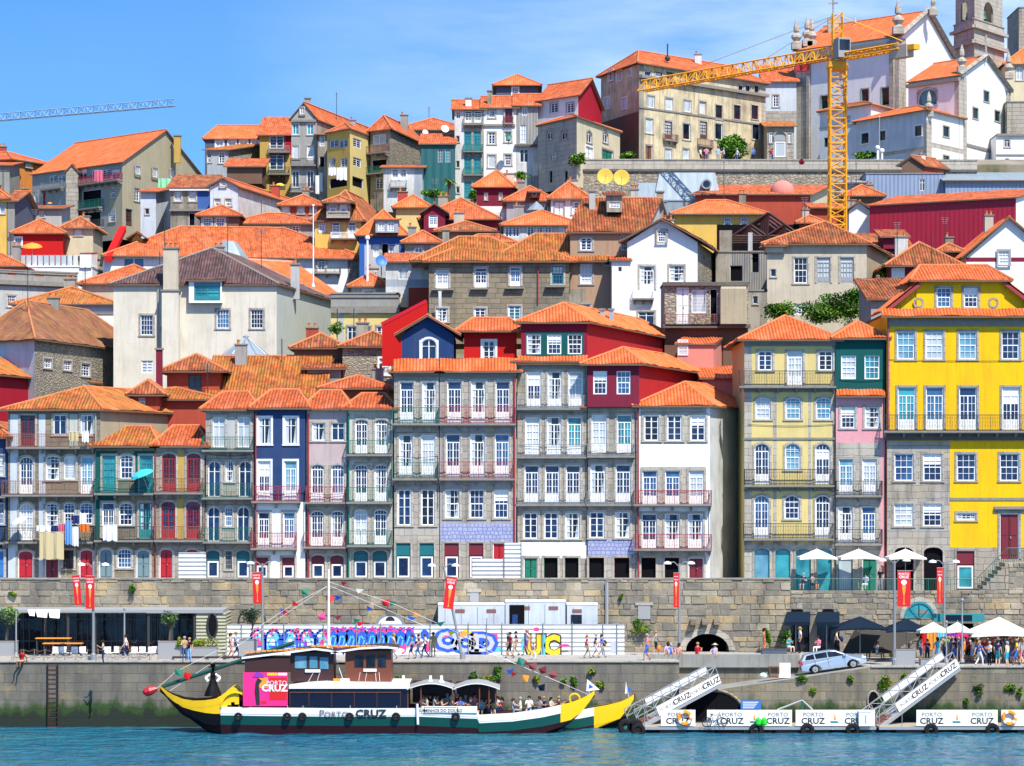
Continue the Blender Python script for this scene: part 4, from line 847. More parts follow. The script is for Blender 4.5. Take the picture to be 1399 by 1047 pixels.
uh('orange-roofed house with an ochre wall and balconies left of the tall grey gable',(355,344,399,344),185,('mono',159),'ochre',rm='tile_new',d=9,base=270,wins=[W('ca',378,186,203,20,'d',sr=None),W('ca',378,212,232,20,'b',sr=None)],zones=[(390,400,182,212,'crimson'),(368,390,184,260,'brown')],bal=[(367,396,208,200,'iron_grey'),(367,396,238,229,'iron_green')])
uh('low orange-roofed outbuilding with a stone front below the slate mansard',(310,358,335),228,('mono',216),'brown',rm='tile',d=6,base=250)
tg=uh('tall narrow grey house with a pediment-like gable and two balconies',(398,334,433,334),164,('gf',140),'grey',rm='tile',side=(540,364),sidemat='aged',base=290,ov=.25,chim=[(420,135,145,7,336,'grey',0)],wins=[W('ca',413,147,156,6,'b'),W('pl',[404,424],169,184,8,'t',sr='grey_light'),W('sh',404,199,217,9),W('fr',424,199,219,9,'c'),W('pl',[404,424],234,256,9,'d',sr='grey_light')],bal=[(397,432,226,217,'iron'),(397,432,262,252,'iron')],bands=[(398,432,164,167,'slab',.3)])
ye=uh('sunlit yellow house with glazed balconies and hanging sheets',(447,330,478,326),182,('hip',170),'yellow_mid',rm='tile',side=(506,333),sidemat='yellow_pale',base=290,ov=.3,wins=[W('ca',[456,469],191,202,12,'b',sr=None),W('ca',[454,470],216,228,9,'b',sr=None),W('ho',462,243,256,24,sr=None)],swins=[W('ca',488,190,202,11,'b',sr=None),W('ca',488,216,228,11,'d',sr=None),W('ho',489,243,256,15,sr=None)])
uh('narrow grey slip of a house between the tall grey gable and the yellow one',(434,447,333),184,('mono',180),'aged',rm='tile',d=6,base=290,wins=[W('ca',440,186,200,7,'b',sr=None),W('ho',440,214,228,7,sr=None),W('sh',438,236,262,5,sr=None)])
bh=uh('stacked-balcony house with a fieldstone flank right of the yellow one',(506,332,533,330),180,('hip',166),'aged',rm='tile',side=(576,344),sidemat='fieldstone',base=290,wins=[W('ca',518,184,197,18,'c',sr=None),W('ho',518,218,232,20,sr=None),W('ca',518,244,258,10,'b')],bal=[(503,532,209,200,'iron_rust',.8),(503,532,237,228,'iron_green',.8)])
uh('small white house with a round balcony below the stacked balconies',(524,577,322),229,('mono',225),'white_old',rm='tile',d=5,base=290,wins=[W('fr',[540,551],232,246,8,'b',sr='white'),W('fr',549,259,273,9,'b',sr='white')],bal=[(533,556,256,248,'iron_grey')],zones=[(566,578,229,290,'grey_blue')])
uh('orange-roofed houses ridge behind the scaffold net on the skyline',(540,640,356),178,('hip',162),'aged',rm='tile',d=9,base=260)
nt=uh('house wrapped in dark green scaffold netting beside a palm',(575,326,621,326),197,('mono',182),'net_green',rm='tile',d=8,base=290,wins=[W('ca',[602,612],205,222,8,'t',fr='frame_grey',sr=None)],ov=.3)
tw=uh('tall thin white house with teal doored balconies at the skyline bend',(621,661,330),150,('gs',137),'white_old',rm='tile',d=8,base=290,wins=[W('pl',626,154,162,5,'d',sr=None),W('fr',[640,653],152,168,10,'d',sr=None),W('fr',[639,652],180,206,10,'t',fr='frame_teal',sr=None),W('fr',[639,652],214,238,10,'t',fr='frame_teal',sr=None),W('fr',[639,652],248,272,10,'t',fr='frame_teal',sr=None),W('lg',[625.5],186,194,4,'d'),W('lg',[625.5],220,229,4,'d'),W('lg',625.5,255,264,4,'d')],bal=[(633,660,170,161,'iron_grey',.5),(633,660,207,198,'iron_green',.5),(633,660,239,230,'iron_green',.5)],zones=[(634,661,150,290,'granite')])
ww=uh('tall white house with a green satellite dish and a red balcony door',(661,705,330),148,('gs',132),'white',rm='tile',d=9,base=285,wins=[W('ca',672,150,161,9,'b'),W('pl',695,148,168,10,'d',fr='frame_red'),W('ca',672,181,197,10,'b'),W('sh',672,212,229,10),W('sa',694,180,194,9,'b'),W('sa',694,211,226,9,'d')],bands=[(661,704,170,173,'slab',.2)],bal=[(688,701,169,160,'frame_red',.4)],chim=[(669,125,140,6,331,'aged',0),(640,135,148,8,331,'white',0)])
cg=uh('corrugated grey house front under the long skyline roof',(705,735,330),145,('gs',129),'old_sheet',rm='tile',d=9,base=285,wins=[W('ca',[717],146,158,7,'t',sr=None),W('ca',715,171,196,8,'c',sr=None),W('pl',716,204,222,12,'d',sr=None)],zones=[(704,735,200,240,'white_old')],bands=[(703,734,198,201,'slab_dark',.4)])
sk=uh('white top-floor house with a dark red end wall on the skyline',(735,331,790,326),139,('gs',112),'white',rm='tile_new',side=(822,338),sidemat='crimson',base=260,wins=[W('ca',[757,779],141,154,10,'d',sr='grey_light')])
dormer(ww,(678,735,338),117,104,'hip','slate',7,[W('sa',704,120,131,8,'s',sr='white')],'tile_new',142,.5,'lookout_tower')
st=uh('old stone house with pointed arch windows and an angled corner',(735,328,788,320),172,('hip',161),'granite_light',rm='tile',side=(847,334),sidemat='cream',base=265,ov=.35,wins=[W('pl',[751,771],177,191,8,'d',arch=2,sr='granite'),W('sa',757,210,218,7,'d'),W('ho',[752,773],233,250,5,sr=None)],swins=[W('pl',[805,827],179,195,7,'d',arch=2,sr='granite'),W('do',805,201,217,10,lm='frame',sr='white'),W('do',830,205,220,15,lm='leaf_green',sr='granite')])
bg=uh('great beige terrace-top palace with rows of stone-framed windows',(873,335,1046,352),87,('hip',80),'cream_old',rm='tile',lside=(821,346),base=240,lsidemat='cream_old',ov=.6,inset=4,wins=[W('lg',885,97,111,9),W('lg',[900,915,940],99,112,9,('d','c','n'),fr='frame_brown'),W('sh',889,131,147,10),W('lg',914,134,150,10,'c'),W('sh',939,137,153,10),W('lg',960,139,156,9,'c',fr='leaf_yellow'),W('lg',[982,1007,1031],144,163,9,'d',fr='leaf_maroon'),W('lg',887,162,182,10,'c'),W('fr',[913,961],166,190,10,'c',fr='frame_brown'),W('lg',[938,982,1033],169,191,10,'d'),W('do',887,199,221,9,lm='leaf_brown',sr='granite'),W('lg',[913,937],203,219,9,'c'),W('do',963,206,224,9,lm='leaf_brown',sr='granite'),W('lg',[1012,1022,1034],116,130,7,'d')],lwins=[W('ca',[836,846],97,110,6,'b',sr='white'),W('ca',861,95,103,4,'b',sr='white'),W('ca',[829,853],134,149,7,'c',sr='white')],lzones=[(820,874,160,250,'brown')],zones=[(872,880,87,250,'aged'),(1040,1048,87,250,'granite_light')],bands=[(873,1047,116,120,'slab',.5),(873,1047,158,160,'slab',.1)],bal=[(905,923,192,184,'iron_rust',.5),(952,971,200,191,'iron_rust',.5)])
m=MB();m.tube(P(912,84,341),P(912,60,341),.08,'iron',n=4);m.ball(P(912,80,341),.35,'iron',8);m.build('roof_finial',bg.root)
pl=uh('white-rendered building with an arched stone portal between the palace and the church',(1046,1088,360),112,('mono',88),'white_blue',rm='tile',d=10,base=250,wins=[W('ca',1060,130,146,8,'b')],zones=[(1040,1090,152,172,'granite')])
pt=uh('low ochre-roofed porch with an arched grey doorway beside the church',(1048,1085,346),173,('mono',165),'granite',rm='tile_moss',d=7,base=250,wins=[W('ha',1066,180,216,16,lm='frame_grey',arch=2,g='c'),W('ca',[1054,1079],182,195,5,'b')])
def urn(m,x,yb,h,Y,tall=False):
 c=P(x,yb,Y);s=h
 m.box(c.x-.16*s,c.x+.16*s,Y-.16*s,Y+.16*s,c.z,c.z+.22*s,'granite_light')
 m.lathe((c.x,Y,c.z+.22*s),[(.15*s,0),(.09*s,.06*s),(.18*s,.18*s),(.16*s,.26*s),(.06*s,.34*s),(.1*s,.4*s),(.09*s,.55*s),(.02*s,.78*s)],'granite_light',8)
ch=house('big white church nave with granite corner pilasters and an orange roof',(1087,362,1228,350),70,('gs',26),'white',side=(1303,368),base=245,name='church',cat='church',rm='tile_new',corr=False,ov=.35,inset=None,zones=[(1085,1108,70,250,'granite_light'),(1215,1230,52,250,'granite_light')],szones=[(1228,1238,40,250,'granite_light')],bands=[(1084,1230,66,74,'slab',.7),(1103,1107,76,245,'granite',.25),(1216,1222,60,245,'granite',.2)],wins=[W('lg',1127,131,151,10,'d',fr='frame_green'),W('lg',1182,122,139,10,'d',fr='frame_green'),W('lg',1210,120,144,11,'d',fr='frame_green'),W('ca',1152,66+12,90,6,'b')])
m=MB()
c=ch.c;ap=(c[1]+c[2])/2
for a,b_ in((Vector((c[1].x,c[1].y,ch.ze)),Vector((ap.x,ap.y,ch.zr))),(Vector((ap.x,ap.y,ch.zr)),Vector((c[2].x,c[2].y,ch.ze)))):m.tube(a+Vector((.2,-.3,.15)),b_+Vector((.2,-.3,.15)),.38,'granite',n=4)
m.build('gable_coping',ch.root)
m=MB();urn(m,1227,47,4.2,349.5);m.build('urn',ch.root)
for x,yb in((1088,68),(1103,64),(1109,66),(1168,46)):
 m=MB();urn(m,x,yb,3.8 if x!=1168 else 2.2,362 if x<1150 else 366);m.build('urn',ch.root)
m=MB();cc=P(1139,62,366);m.box(cc.x-1.6,cc.x+1.6,366,367,cc.z-2,cc.z+1.4,'granite_light');m.box(cc.x-.7,cc.x+.7,366.1,366.9,cc.z+1.4,cc.z+3.6,'granite_light');m.tube((cc.x,366.5,cc.z+3.6),(cc.x,366.5,cc.z+6.5),.12,'granite');m.box(cc.x-.6,cc.x+.6,366.4,366.6,cc.z+5.4,cc.z+5.6,'granite');m.build('gable_cross',ch.root)
m=MB();cc=P(1275,18,357);m.box(cc.x-.5,cc.x+.5,356.5,357.5,cc.z-.3,cc.z+.5,'granite_light');m.lathe((cc.x,357,cc.z+.5),[(.4,0),(.2,.3),(.35,.8),(.1,1.6)],'granite_light',8);m.build('apex_finial',ch.root)
tr=house('white church transept with a lunette window and a gabled end',(1241,346,1310,340),113,('gs',82),'white',side=(1381,354),base=245,name='church',cat='church',rm='tile_new',corr=False,ov=.3,zones=[(1304,1312,105,245,'granite_light')],szones=[(1310,1321,100,245,'granite_light'),(1374,1384,100,245,'granite_light')],bands=[(1240,1312,111,116,'slab',.4)],wins=[W('lg',1267,121,145,26,'t',arch=2,sr='granite_light')],swins=[W('lg',1347.5,125,139,7,'d',fr='frame_green',sr='granite_light'),W('lg',1332.5,148,162,7,'d',fr='frame_green',sr='granite_light'),W('lg',1362.5,152,166,7,'d',fr='frame_green',sr='granite_light')],sbands=[(1321,1374,203,207,'slab',.1)])
m=MB();c=tr.c;ap=(c[1]+c[2])/2
for a,b_ in((Vector((c[1].x,c[1].y,tr.ze)),Vector((ap.x,ap.y,tr.zr))),(Vector((ap.x,ap.y,tr.zr)),Vector((c[2].x,c[2].y,tr.ze)))):m.tube(a+Vector((.1,-.2,.1)),b_+Vector((.1,-.2,.1)),.3,'granite',n=4)
m.build('gable_coping',tr.root)
for x,yb,s in((1314,100,3.4),(1378,108,3.4)):
 m=MB();urn(m,x,yb,s,341 if x<1350 else 352);m.build('urn',tr.root)
m=MB();cc=P(1347,84,346.5);m.tube(cc,cc+Vector((0,0,3.2)),.13,'granite_light');m.box(cc.x-.6,cc.x+.6,346.4,346.6,cc.z+2,cc.z+2.25,'granite_light');m.build('gable_cross',tr.root)
a1=house('low white church annex with an orange hipped roof and granite corner',(1170,344,1266,333),167,('hip',147),'white_blue',side=(1316,341),base=245,name='church_annex',cat='church annex',rm='tile_new',corr=False,ov=.5,sidemat='white',zones=[(1262,1268,165,245,'granite_light'),(1170,1268,207,212,'granite_light')],szones=[(1266,1273,165,245,'granite_light'),(1266,1320,199,206,'granite_light')],wins=[W('lg',1182,182,196,10,'d',fr='frame_green',sr='white'),W('lg',1206,179,192,8,'d',fr='frame_green',sr='white'),W('lg',1254.5,172,186,9,'d',fr='frame_green',sr='white')],swins=[W('lg',1292.5,173,187,8,'d',fr='frame_green',sr='granite_light'),W('lg',1292.5,213,223,8,'d',fr='frame_green',sr='granite_light')])  # same white render: front wall has bluish shade put into its colour
m=MB();urn(m,1269,160,3.0,333.5);m.build('urn',a1.root)
a2=house('small white sacristy block with a red-edged roof behind the crane mast',(1120,352,1190,345),153,('hip',141),'white',side=(1217,350),base=245,name='church_annex',cat='church annex',rm='tile_old',corr=False,ov=.4,wins=[W('sa',1159,152+6,168,6,'t',sr=None)])
a3=house('long white lower wing of the church with square windows',(1120,348,1172,344),176,('flat',0),'white_blue',d=6,base=245,name='church_annex',cat='church annex',wins=[W('lg',1130,188,201,8,'d',fr='frame_green',sr=None)])  # white wall, its bluish shade painted in with white_blue
ap_=house('round-cornered white apse block with granite bands at the right edge',(1361,1440,344),186,('flat',0),'white',d=7,base=245,name='church_annex',cat='church annex',wins=[W('pl',1376,191,201,7,'s'),W('pl',1376,217,225,4,'d')],bands=[(1361,1440,183,186,'slab',.3),(1361,1440,211,213,'slab',.1)])
house('grey stone tower base with a ledge right of the transept',(1376,1440,350),140,('flat',0),'granite',d=7,base=245,name='stone_house',cat='house')
house('cream house with stacked orange roofs at the right edge behind the church',(1374,1440,372),88,('hip',66),'cream',d=8,base=245,name='hillside_house',rm='tile_new',corr=False,wins=[W('pl',1393,92,110,9,'s')])
bt=house('granite bell tower with green bronze bells in its arches',(1303,376,1331,370),36,('flat',0),'granite_light',side=(1372,378),base=245,name='bell_tower',cat='tower',parapet='granite')
m=MB()
def belfry(Wl,xs,wpx):
 zb,zt=Wl.z_at(1330,36),Wl.z_at(1330,-60);holes=[]
 for x in xs:
  ua,ub=Wl.s_at(x-wpx/2),Wl.s_at(x+wpx/2);za,zb2=Wl.z_at(x,33),Wl.z_at(x,3)
  holes.append((ua,ub,za,zb2))
  X=Matrix.Translation(Wl.pt((ua+ub)/2,za))@Matrix.Rotation(Wl.yaw,4,'Z');w,h=ub-ua,zb2-za
  n=8
  for k in range(n):
   a0,a1=math.pi*k/n,math.pi*(k+1)/n;h0=h-w/2
   p=lambda xx,zz,yy=0:X@Vector((xx,yy,zz))
   m.poly([p(w/2*math.cos(a0),h0+w/2*math.sin(a0)),p(w/2*math.cos(a0),h),p(w/2*math.cos(a1),h),p(w/2*math.cos(a1),h0+w/2*math.sin(a1))],'granite_light')
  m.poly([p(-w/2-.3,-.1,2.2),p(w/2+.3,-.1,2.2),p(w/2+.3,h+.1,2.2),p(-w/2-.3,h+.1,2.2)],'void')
  bb=MB();bb.lathe(X@Vector((0,.75,h*.22)),[(.55,0),(.42,.35),(.36,.9),(.2,1.15),(.05,1.2)],'iron_green',10);bb.tube(X@Vector((0,.75,h*.22+1.2)),X@Vector((0,.75,h-.3)),.07,'iron');bb.build('bell',bt.root)
 wall_mesh(m,Wl,ZZ(36,370),zt,holes,'granite_light')
o=(bt.c[0]+bt.c[2])/2;sc=[o+(q-o)*.93 for q in bt.c]
belfry(Wall(sc[0],sc[1]),[1317],9);belfry(Wall(sc[1],sc[2]),[1350.5],13)
for Wl in(bt.F,bt.S):
 for y0_,y1_ in((36,40),(56,61)):X=Matrix.Translation(Wl.pt(0,0))@Matrix.Rotation(Wl.yaw,4,'Z');mm_=MB();mm_.box(-.4,Wl.L+.4,-.45,0,ZZ(y1_,371),ZZ(y0_,371),'granite_light',X);mm_.build('cornice',bt.root)
wall_mesh(m,Wall(sc[2],sc[3]),ZZ(36,370),ZZ(-60,370),[],'granite_light');wall_mesh(m,Wall(sc[3],sc[0]),ZZ(36,370),ZZ(-60,370),[],'granite_light')
m.build('belfry',bt.root)
bt2=house('second granite tower cut by the right edge of the frame',(1392,1440,384),11,('flat',0),'granite',d=9,base=245,name='bell_tower',cat='tower')
m=MB();c=P(1069,262,300);m.lathe(c,[(1.25,-1),(1.25,.3),(1.0,.8),(.5,1.1),(.02,1.2)],'salmon',14);o_=m.build('dome',None,True);tag(o_,'salmon pink domed tank among the orange roofs','tank')
tw_=house('long rough stone terrace wall carrying the palace forecourt, with a pale parapet',(788,322,1335,322.6),219,('flat',0),'rubble',d=2,base=300,name='terrace_wall',cat='wall',parapet='granite_light',zones=[(780,1340,215,233,'granite_light')],bands=[(788,1335,232,235,'slab_dark',.2)])
for x,y,lb in((826.5,241.5,'left one of the two yellow satellite dishes'),(849,243,'right one of the two yellow satellite dishes')):
 c=P(x,y,303);r_=empty('satellite_dish',c-Vector((0,0,3)),lb,'satellite dish','yellow satellite dishes')
 m=MB();X=Matrix.Translation(c)@Matrix.Rotation(R(-80),4,'X');flat('dish_yellow',(.75,.48,.06),.5)
 m.lathe((0,0,0),[(.01,-.22),(.5,-.15),(.82,0),(.86,.02),(.82,.05),(.4,-.02),(.01,-.08)],'dish_yellow',18,Matrix.Translation(c)@Matrix.Rotation(R(85),4,'X'));m.build('reflector',r_)
 m=MB();m.tube(c+Vector((0,.3,0)),c+Vector((0,.3,-5)),.07,'steel');m.tube(c+Vector((0,.2,-.7)),c+Vector((0,-.9,.05)),.03,'steel',n=4);m.build('mount',r_)
def dish(x,y,Y,r,lb,mt='frame'):
 c=P(x,y,Y);m=MB();m.lathe((0,0,0),[(.01,-r*.3),(r*.6,-r*.2),(r,0),(r,.03),(r*.5,-r*.1),(.01,-r*.15)],mt,14,Matrix.Translation(c)@Matrix.Rotation(R(20),4,'Z')@Matrix.Rotation(R(70),4,'X'));m.tube(c+Vector((0,.1,0)),c+Vector((0,.5,-r*2.2)),.04,'steel',n=4)
 tag(m.build('satellite_dish'),lb,'satellite dish')
dish(581,181,342,.36,'white satellite dish on the roof behind the green net');dish(608,176,352,.5,'larger white satellite dish on the skyline roof');dish(695,187,328,.4,'green satellite dish on the tall white house','iron_green')
dish(521,357,255,.55,'blue satellite dish by the pale workshop','frame_blue')
flat('crane_yellow',(.80,.36,.01),.5);flat('crane_blue',(.22,.32,.46),.6)
def lattice(m,a,b,w,h,n,mt,r=.07,tri=False):
 a=Vector(a);b=Vector(b);d=(b-a).normalized();up=Vector((0,0,1))if abs(d.z)<.9 else Vector((1,0,0))
 e=d.cross(up).normalized();g=e.cross(d).normalized()
 cs_=[e*(-w/2),e*(w/2),g*h]if tri else[e*(-w/2)-g*(h/2),e*(w/2)-g*(h/2),e*(w/2)+g*(h/2),e*(-w/2)+g*(h/2)]
 k=len(cs_)
 for c in cs_:m.tube(a+c,b+c,r,mt,n=4)
 L=(b-a)
 for i in range(n):
  p,q=a+L*(i/n),a+L*((i+1)/n)
  for j in range(k):
   c0,c1=cs_[j],cs_[(j+1)%k]
   m.tube(p+c0,p+c1,r*.55,mt,n=3);m.tube(p+(c0 if i%2 else c1),q+(c1 if i%2 else c0),r*.6,mt,n=3)
mx,my=P(1144,100,280).x,280.0;zj=ZZ(79,280);zg=terrain(mx,my)
cr=empty('tower_crane',(mx,my,zg),'tall yellow tower crane standing among the roofs below the church','crane')
m=MB();lattice(m,(mx,my,zg),(mx,my,zj-1.2),1.55,1.55,34,'crane_yellow',.1);m.build('mast',cr)
tip=P(876,127,304);tip.z=zj;jd=(Vector((tip.x,tip.y,0))-Vector((mx,my,0))).normalized()
m=MB();lattice(m,Vector((mx,my,zj))+jd*1,tip,1.1,1.15,36,'crane_yellow',.085,True);m.build('jib',cr)
m=MB();cj=Vector((mx,my,zj))-jd*1;ce=Vector((mx,my,zj))-jd*9.0;lattice(m,cj,ce,1.1,.5,9,'crane_yellow',.09);m.build('counter_jib',cr)
m=MB();X=Matrix.Translation(ce)@Matrix.Rotation(math.atan2(jd.y,jd.x),4,'Z');m.box(-1.0,1.1,-.5,.5,-1.1,.1,'beige',X);m.box(-1.9,-1.0,-.4,.4,-.5,.0,'crane_yellow',X);m.build('counterweight',cr)
m=MB();m.lathe((mx,my,zj-1.3),[(1.0,0),(1.15,.3),(1.0,.9)],'crane_yellow',10);m.build('slewing_ring',cr)
m=MB();lattice(m,(mx,my,zj-.3),(mx,my,ZZ(18,280)),.9,.9,5,'crane_yellow',.08);m.build('tower_head',cr)
m=MB();hd_=Vector((mx,my,ZZ(20,280)))
for f_ in(.35,.8):m.tube(hd_,Vector((mx,my,zj+1.1)).lerp(tip+Vector((0,0,1.1)),f_),.035,'crane_yellow',n=3)
m.tube(hd_,ce+Vector((0,0,.5)),.05,'crane_yellow',n=3);m.build('tie_bar',cr)
m=MB();X=Matrix.Translation((mx+.3,my-1.1,zj-.1))@Matrix.Rotation(.3,4,'Z');m.box(-.6,.7,-.6,.6,-.1,1.8,'frame_grey',X);m.box(-.5,.6,-.62,-.605,.6,1.65,'g_d',X);m.build('cab',cr)
m=MB();tp=Vector((mx,my,zj)).lerp(tip,.17);m.box(tp.x-.7,tp.x+.7,tp.y-.6,tp.y+.6,tp.z-.75,tp.z-.2,'leaf_red');m.tube(tp,tp-Vector((0,0,9.5)),.03,'iron',n=3);m.ball(tp-Vector((0,0,9.8)),.3,'leaf_red',8);m.build('trolley',cr)
fc=empty('distant_crane',P(-120,500,620),'thin blue-grey crane jib far away in the sky at the left','crane');m=MB();lattice(m,P(-60,170,620),P(238,145,600),1.3,1.5,30,'crane_blue',.10,True);m.build('jib',fc)
m=MB();lattice(m,P(-120,520,620),P(-120,170,620),2,2,20,'crane_blue',.15);m.tube(P(-120,172,620),P(-60,170,620),.5,'crane_blue');m.tube(P(-120,172,620),P(-120,150,620),.4,'crane_blue');m.build('mast',fc)
def pole(x,ya,yb,Y,r,mt,lb,name='flagpole',cat='pole'):
 a,b=P(x,yb,Y),P(x,ya,Y);m=MB();m.tube(a,b,r,mt,r*.7,8);m.ball(b,r*1.8,mt,6);m.lathe(a,[(r*2.5,0),(r*2,.15),(r,.3)],mt,8);tag(m.build(name),lb,cat)
pole(428,281,392,268,.07,'frame','slim white flagpole rising from the roofs behind the beige building')
pole(502,325,395,262.5,.13,'frame','thick white flue pipe in front of the blue house','flue_pipe','flue')
pole(225,300,342,249.2,.04,'iron','thin aerial on the big chimney of the beige building','aerial','aerial')
pole(989,222,300,292,.04,'iron','thin aerial in front of the terrace wall','aerial','aerial')
pole(311,300,350,255,.04,'iron','thin aerial over the dark old roof of the beige building','aerial','aerial')
for x,yb,lb in((1199,218,'left white flue by the church bank'),(1205,222,'right white flue by the church bank')):pole(x,yb-26+10,yb+10,330,.16,'frame',lb,'flue_pipe','flue')
pole(1201.5,160,235,331,.07,'steel','street light mast in front of the church wall','street_lamp','street lamp')
def stained(name,base,c1,c2):
 """stone wall whose foot is stained by the tide: algae band of uneven height"""
 t=NT(name);uv=t.uv();p=t.geo()
 b=t.n.new('ShaderNodeTexBrick');t.l(uv,b.inputs['Vector']);b.inputs['Scale'].default_value=1
 b.inputs['Brick Width'].default_value=1.7;b.inputs['Row Height'].default_value=.62;b.inputs['Mortar Size'].default_value=.014
 b.inputs['Color1'].default_value=(*c1,1);b.inputs['Color2'].default_value=(*c2,1);b.inputs['Mortar'].default_value=(.09,.085,.075,1)
 n=t.noise(t.mapping(uv,(.5,.5,1)),1.2,5,.65);st=t.noise(t.mapping(uv,(1.1,.16,1)),1.0,5,.6);fine=t.noise(uv,8,4)
 c=t.mix(t.math('MULTIPLY',fine,.55),b.outputs['Color'],(.13,.125,.11))
 c=t.mix(t.ramp(st,[(.42,0.0),(.66,.75)]),c,(.085,.08,.07));c=t.mix(t.ramp(n,[(.55,0.0),(.75,.55)]),c,(.33,.25,.09))
 z=t.n.new('ShaderNodeSeparateXYZ');t.l(p,z.inputs[0])
 zz=t.math('ADD',z.outputs[2],t.math('MULTIPLY',t.noise(t.mapping(uv,(.8,.3,1)),1.5,4),-2.6))
 c=t.mix(t.ramp(zz,[(.0,1.0),(.6,0.0)]),c,(.022,.055,.008));c=t.mix(t.ramp(t.math('ADD',zz,.5),[(.0,1.0),(.3,0.0)]),c,(.01,.018,.01))
 t.l(c,t.b.inputs['Base Color']);t.b.inputs['Roughness'].default_value=.85
 t.bump(t.math('ADD',t.math('MULTIPLY',b.outputs['Fac'],-1.0),t.math('MULTIPLY',fine,.8)),.04);MATS[name]=t.m
stained('quay_face',None,(.21,.19,.15),(.15,.138,.112));stained('quay_face_warm',None,(.29,.25,.165),(.19,.168,.12))
ashlar('paving',(.46,.44,.41),(.38,.37,.35),(.25,.24,.22),1.2,.8,.1,.01,.2)
ZQ=ZZ(905,200);ZR=ZZ(912,200);ZS=9.45;ZT=8.95
XA,XB,XC,XD=-75.0,P(928,0,200).x,P(1190,0,200).x,75.0
X0=P(1080,0,212).x
m=MB();zlo=ZZ(950,200)
def quad(a,b,c,d,mt):m.poly([a,b,c,d],mt)
quad((XA,200,-4),(P(690,0,200).x,200,-4),(P(690,0,200).x,200,ZQ),(XA,200,ZQ),'quay_face');quad((P(690,0,200).x,200,-4),(XB,200,-4),(XB,200,ZQ),(P(690,0,200).x,200,ZQ),'quay_face')
quad((XB,200,-4),(XC,200,-4),(XC,200,ZR),(XB,200,zlo),'quay_face_warm');quad((XC,200,-4),(XD,200,-4),(XD,200,ZR),(XC,200,ZR),'quay_face_warm')
quad((XB,200,zlo),(XB,204,zlo),(XB,204,ZQ),(XB,200,ZQ),'quay_face_warm')
quad((XB,204,zlo-.5),(XC,204,zlo-.5),(XC,204,ZQ+.001),(XB,204,ZQ+.001),'quay_face_warm')
quad((XC,204,ZR),(XC,216,ZR),(XC,216,ZQ),(XC,204,ZQ),'quay_face_warm')
struct(m.build('quay_wall'))
m=MB()
quad((XA,200,ZQ),(XB,200,ZQ),(XB,204,ZQ),(XA,204,ZQ),'paving');quad((XA,204,ZQ),(XC,204,ZQ),(XC,213,ZQ),(XA,213,ZQ),'paving')
quad((XC,200,ZR),(XD,200,ZR),(XD,213,ZR),(XC,213,ZR),'paving');quad((XB,200,zlo),(XC,200,ZR),(XC,204,ZR),(XB,204,zlo),'concrete')
struct(m.build('quay'))
m=MB();m.box(XA,XB,199.9,200.35,ZQ+.001,ZQ+.12,'granite_light');m.box(XC,XD,199.9,200.35,ZR+.001,ZR+.12,'granite_light');struct(m.build('quay_kerb'))
m=MB();m.box(P(885,0,204).x,P(1092,0,204).x,203.7,204.1,ZQ-.6,ZZ(894,204),'concrete');o=m.build('parapet_wall');tag(o,'low grey concrete parapet above the ramp with people sitting on it','wall')
zt1,zt2=ZZ(792,212),ZZ(807,212);m=MB()
for i_,(c1,c2)in enumerate((((.48,.405,.28),(.33,.28,.195)),((.40,.355,.27),(.27,.24,.185)),((.58,.44,.24),(.42,.33,.19)),((.33,.30,.24),(.21,.195,.16)),((.58,.51,.38),(.42,.37,.28)))):
 t=NT('block%d'%i_);p=t.geo();n_=t.noise(p,2.2,5,.65);b_=t.noise(t.mapping(p,(1,1,.35)),.5,4,.6);f_=t.noise(p,14,3)
 c=t.mix(n_,c1,c2);c=t.mix(t.ramp(t.noise(p,.13,4,.6),[(.45,0.0),(.68,.6)]),c,(.20,.185,.16));c=t.mix(t.ramp(b_,[(.42,0.0),(.68,.75)]),c,(.10,.095,.085));t.l(t.mix(t.math('MULTIPLY',f_,.5),c,tuple(x*.5 for x in c2)),t.b.inputs['Base Color']);t.b.inputs['Roughness'].default_value=.95
 t.bump(t.math('ADD',n_,t.math('MULTIPLY',f_,.4)),.09);MATS['block%d'%i_]=t.m
def blocks(m,Wl,z0,z1,holes,rh=.46,bw=.95,seed=0,mats=None,jit=.06):
 r_=random.Random(seed);z=z0;ph=0
 while z<z1-.05:
  h_=min(z1-z,rh*r_.uniform(.75,1.3));u=-r_.random()*bw
  if z1-z-h_<.15:h_=z1-z
  while u<Wl.L:
   w_=bw*r_.uniform(.45,1.55);a,b=max(0,u),min(Wl.L,u+w_);u+=w_
   if b-a<.05 or any(b>ha and a<hb_ and z+h_>hc_ and z<hd_ for ha,hb_,hc_,hd_ in holes):continue
   g_=.022;o_=r_.uniform(.01,.09);j=lambda:r_.uniform(0,jit);q=[(a+g_+j(),z+g_+j()*.6),(b-g_-j(),z+g_+j()*.6),(b-g_-j(),z+h_-g_-j()*.6),(a+g_+j(),z+h_-g_-j()*.6)]
   f=[Wl.pt(x,y,o_+r_.uniform(-.012,.012))for x,y in q];k_=[Wl.pt(x,y,0)for x,y in((a+.008,z+.008),(b-.008,z+.008),(b-.008,z+h_-.008),(a+.008,z+h_-.008))];mt='block%d'%r_.choice(mats or(0,0,1,1,2,3,4))
   m.poly(f,mt)
   for i in range(4):m.poly([k_[i],k_[(i+1)%4],f[(i+1)%4],f[i]],mt)
  z+=h_
root=empty('rampart_wall',(0,212,ZQ),'long high rampart of weathered granite blocks carrying the row of houses','wall')
Wl=Wall((XA,212),(X0,212));hl_=[(Wl.s_at(937),Wl.s_at(996),ZQ-1,ZZ(866,212))]
wall_mesh(m,Wl,ZQ-1.2,zt1,hl_,'block3',rev='rubble')
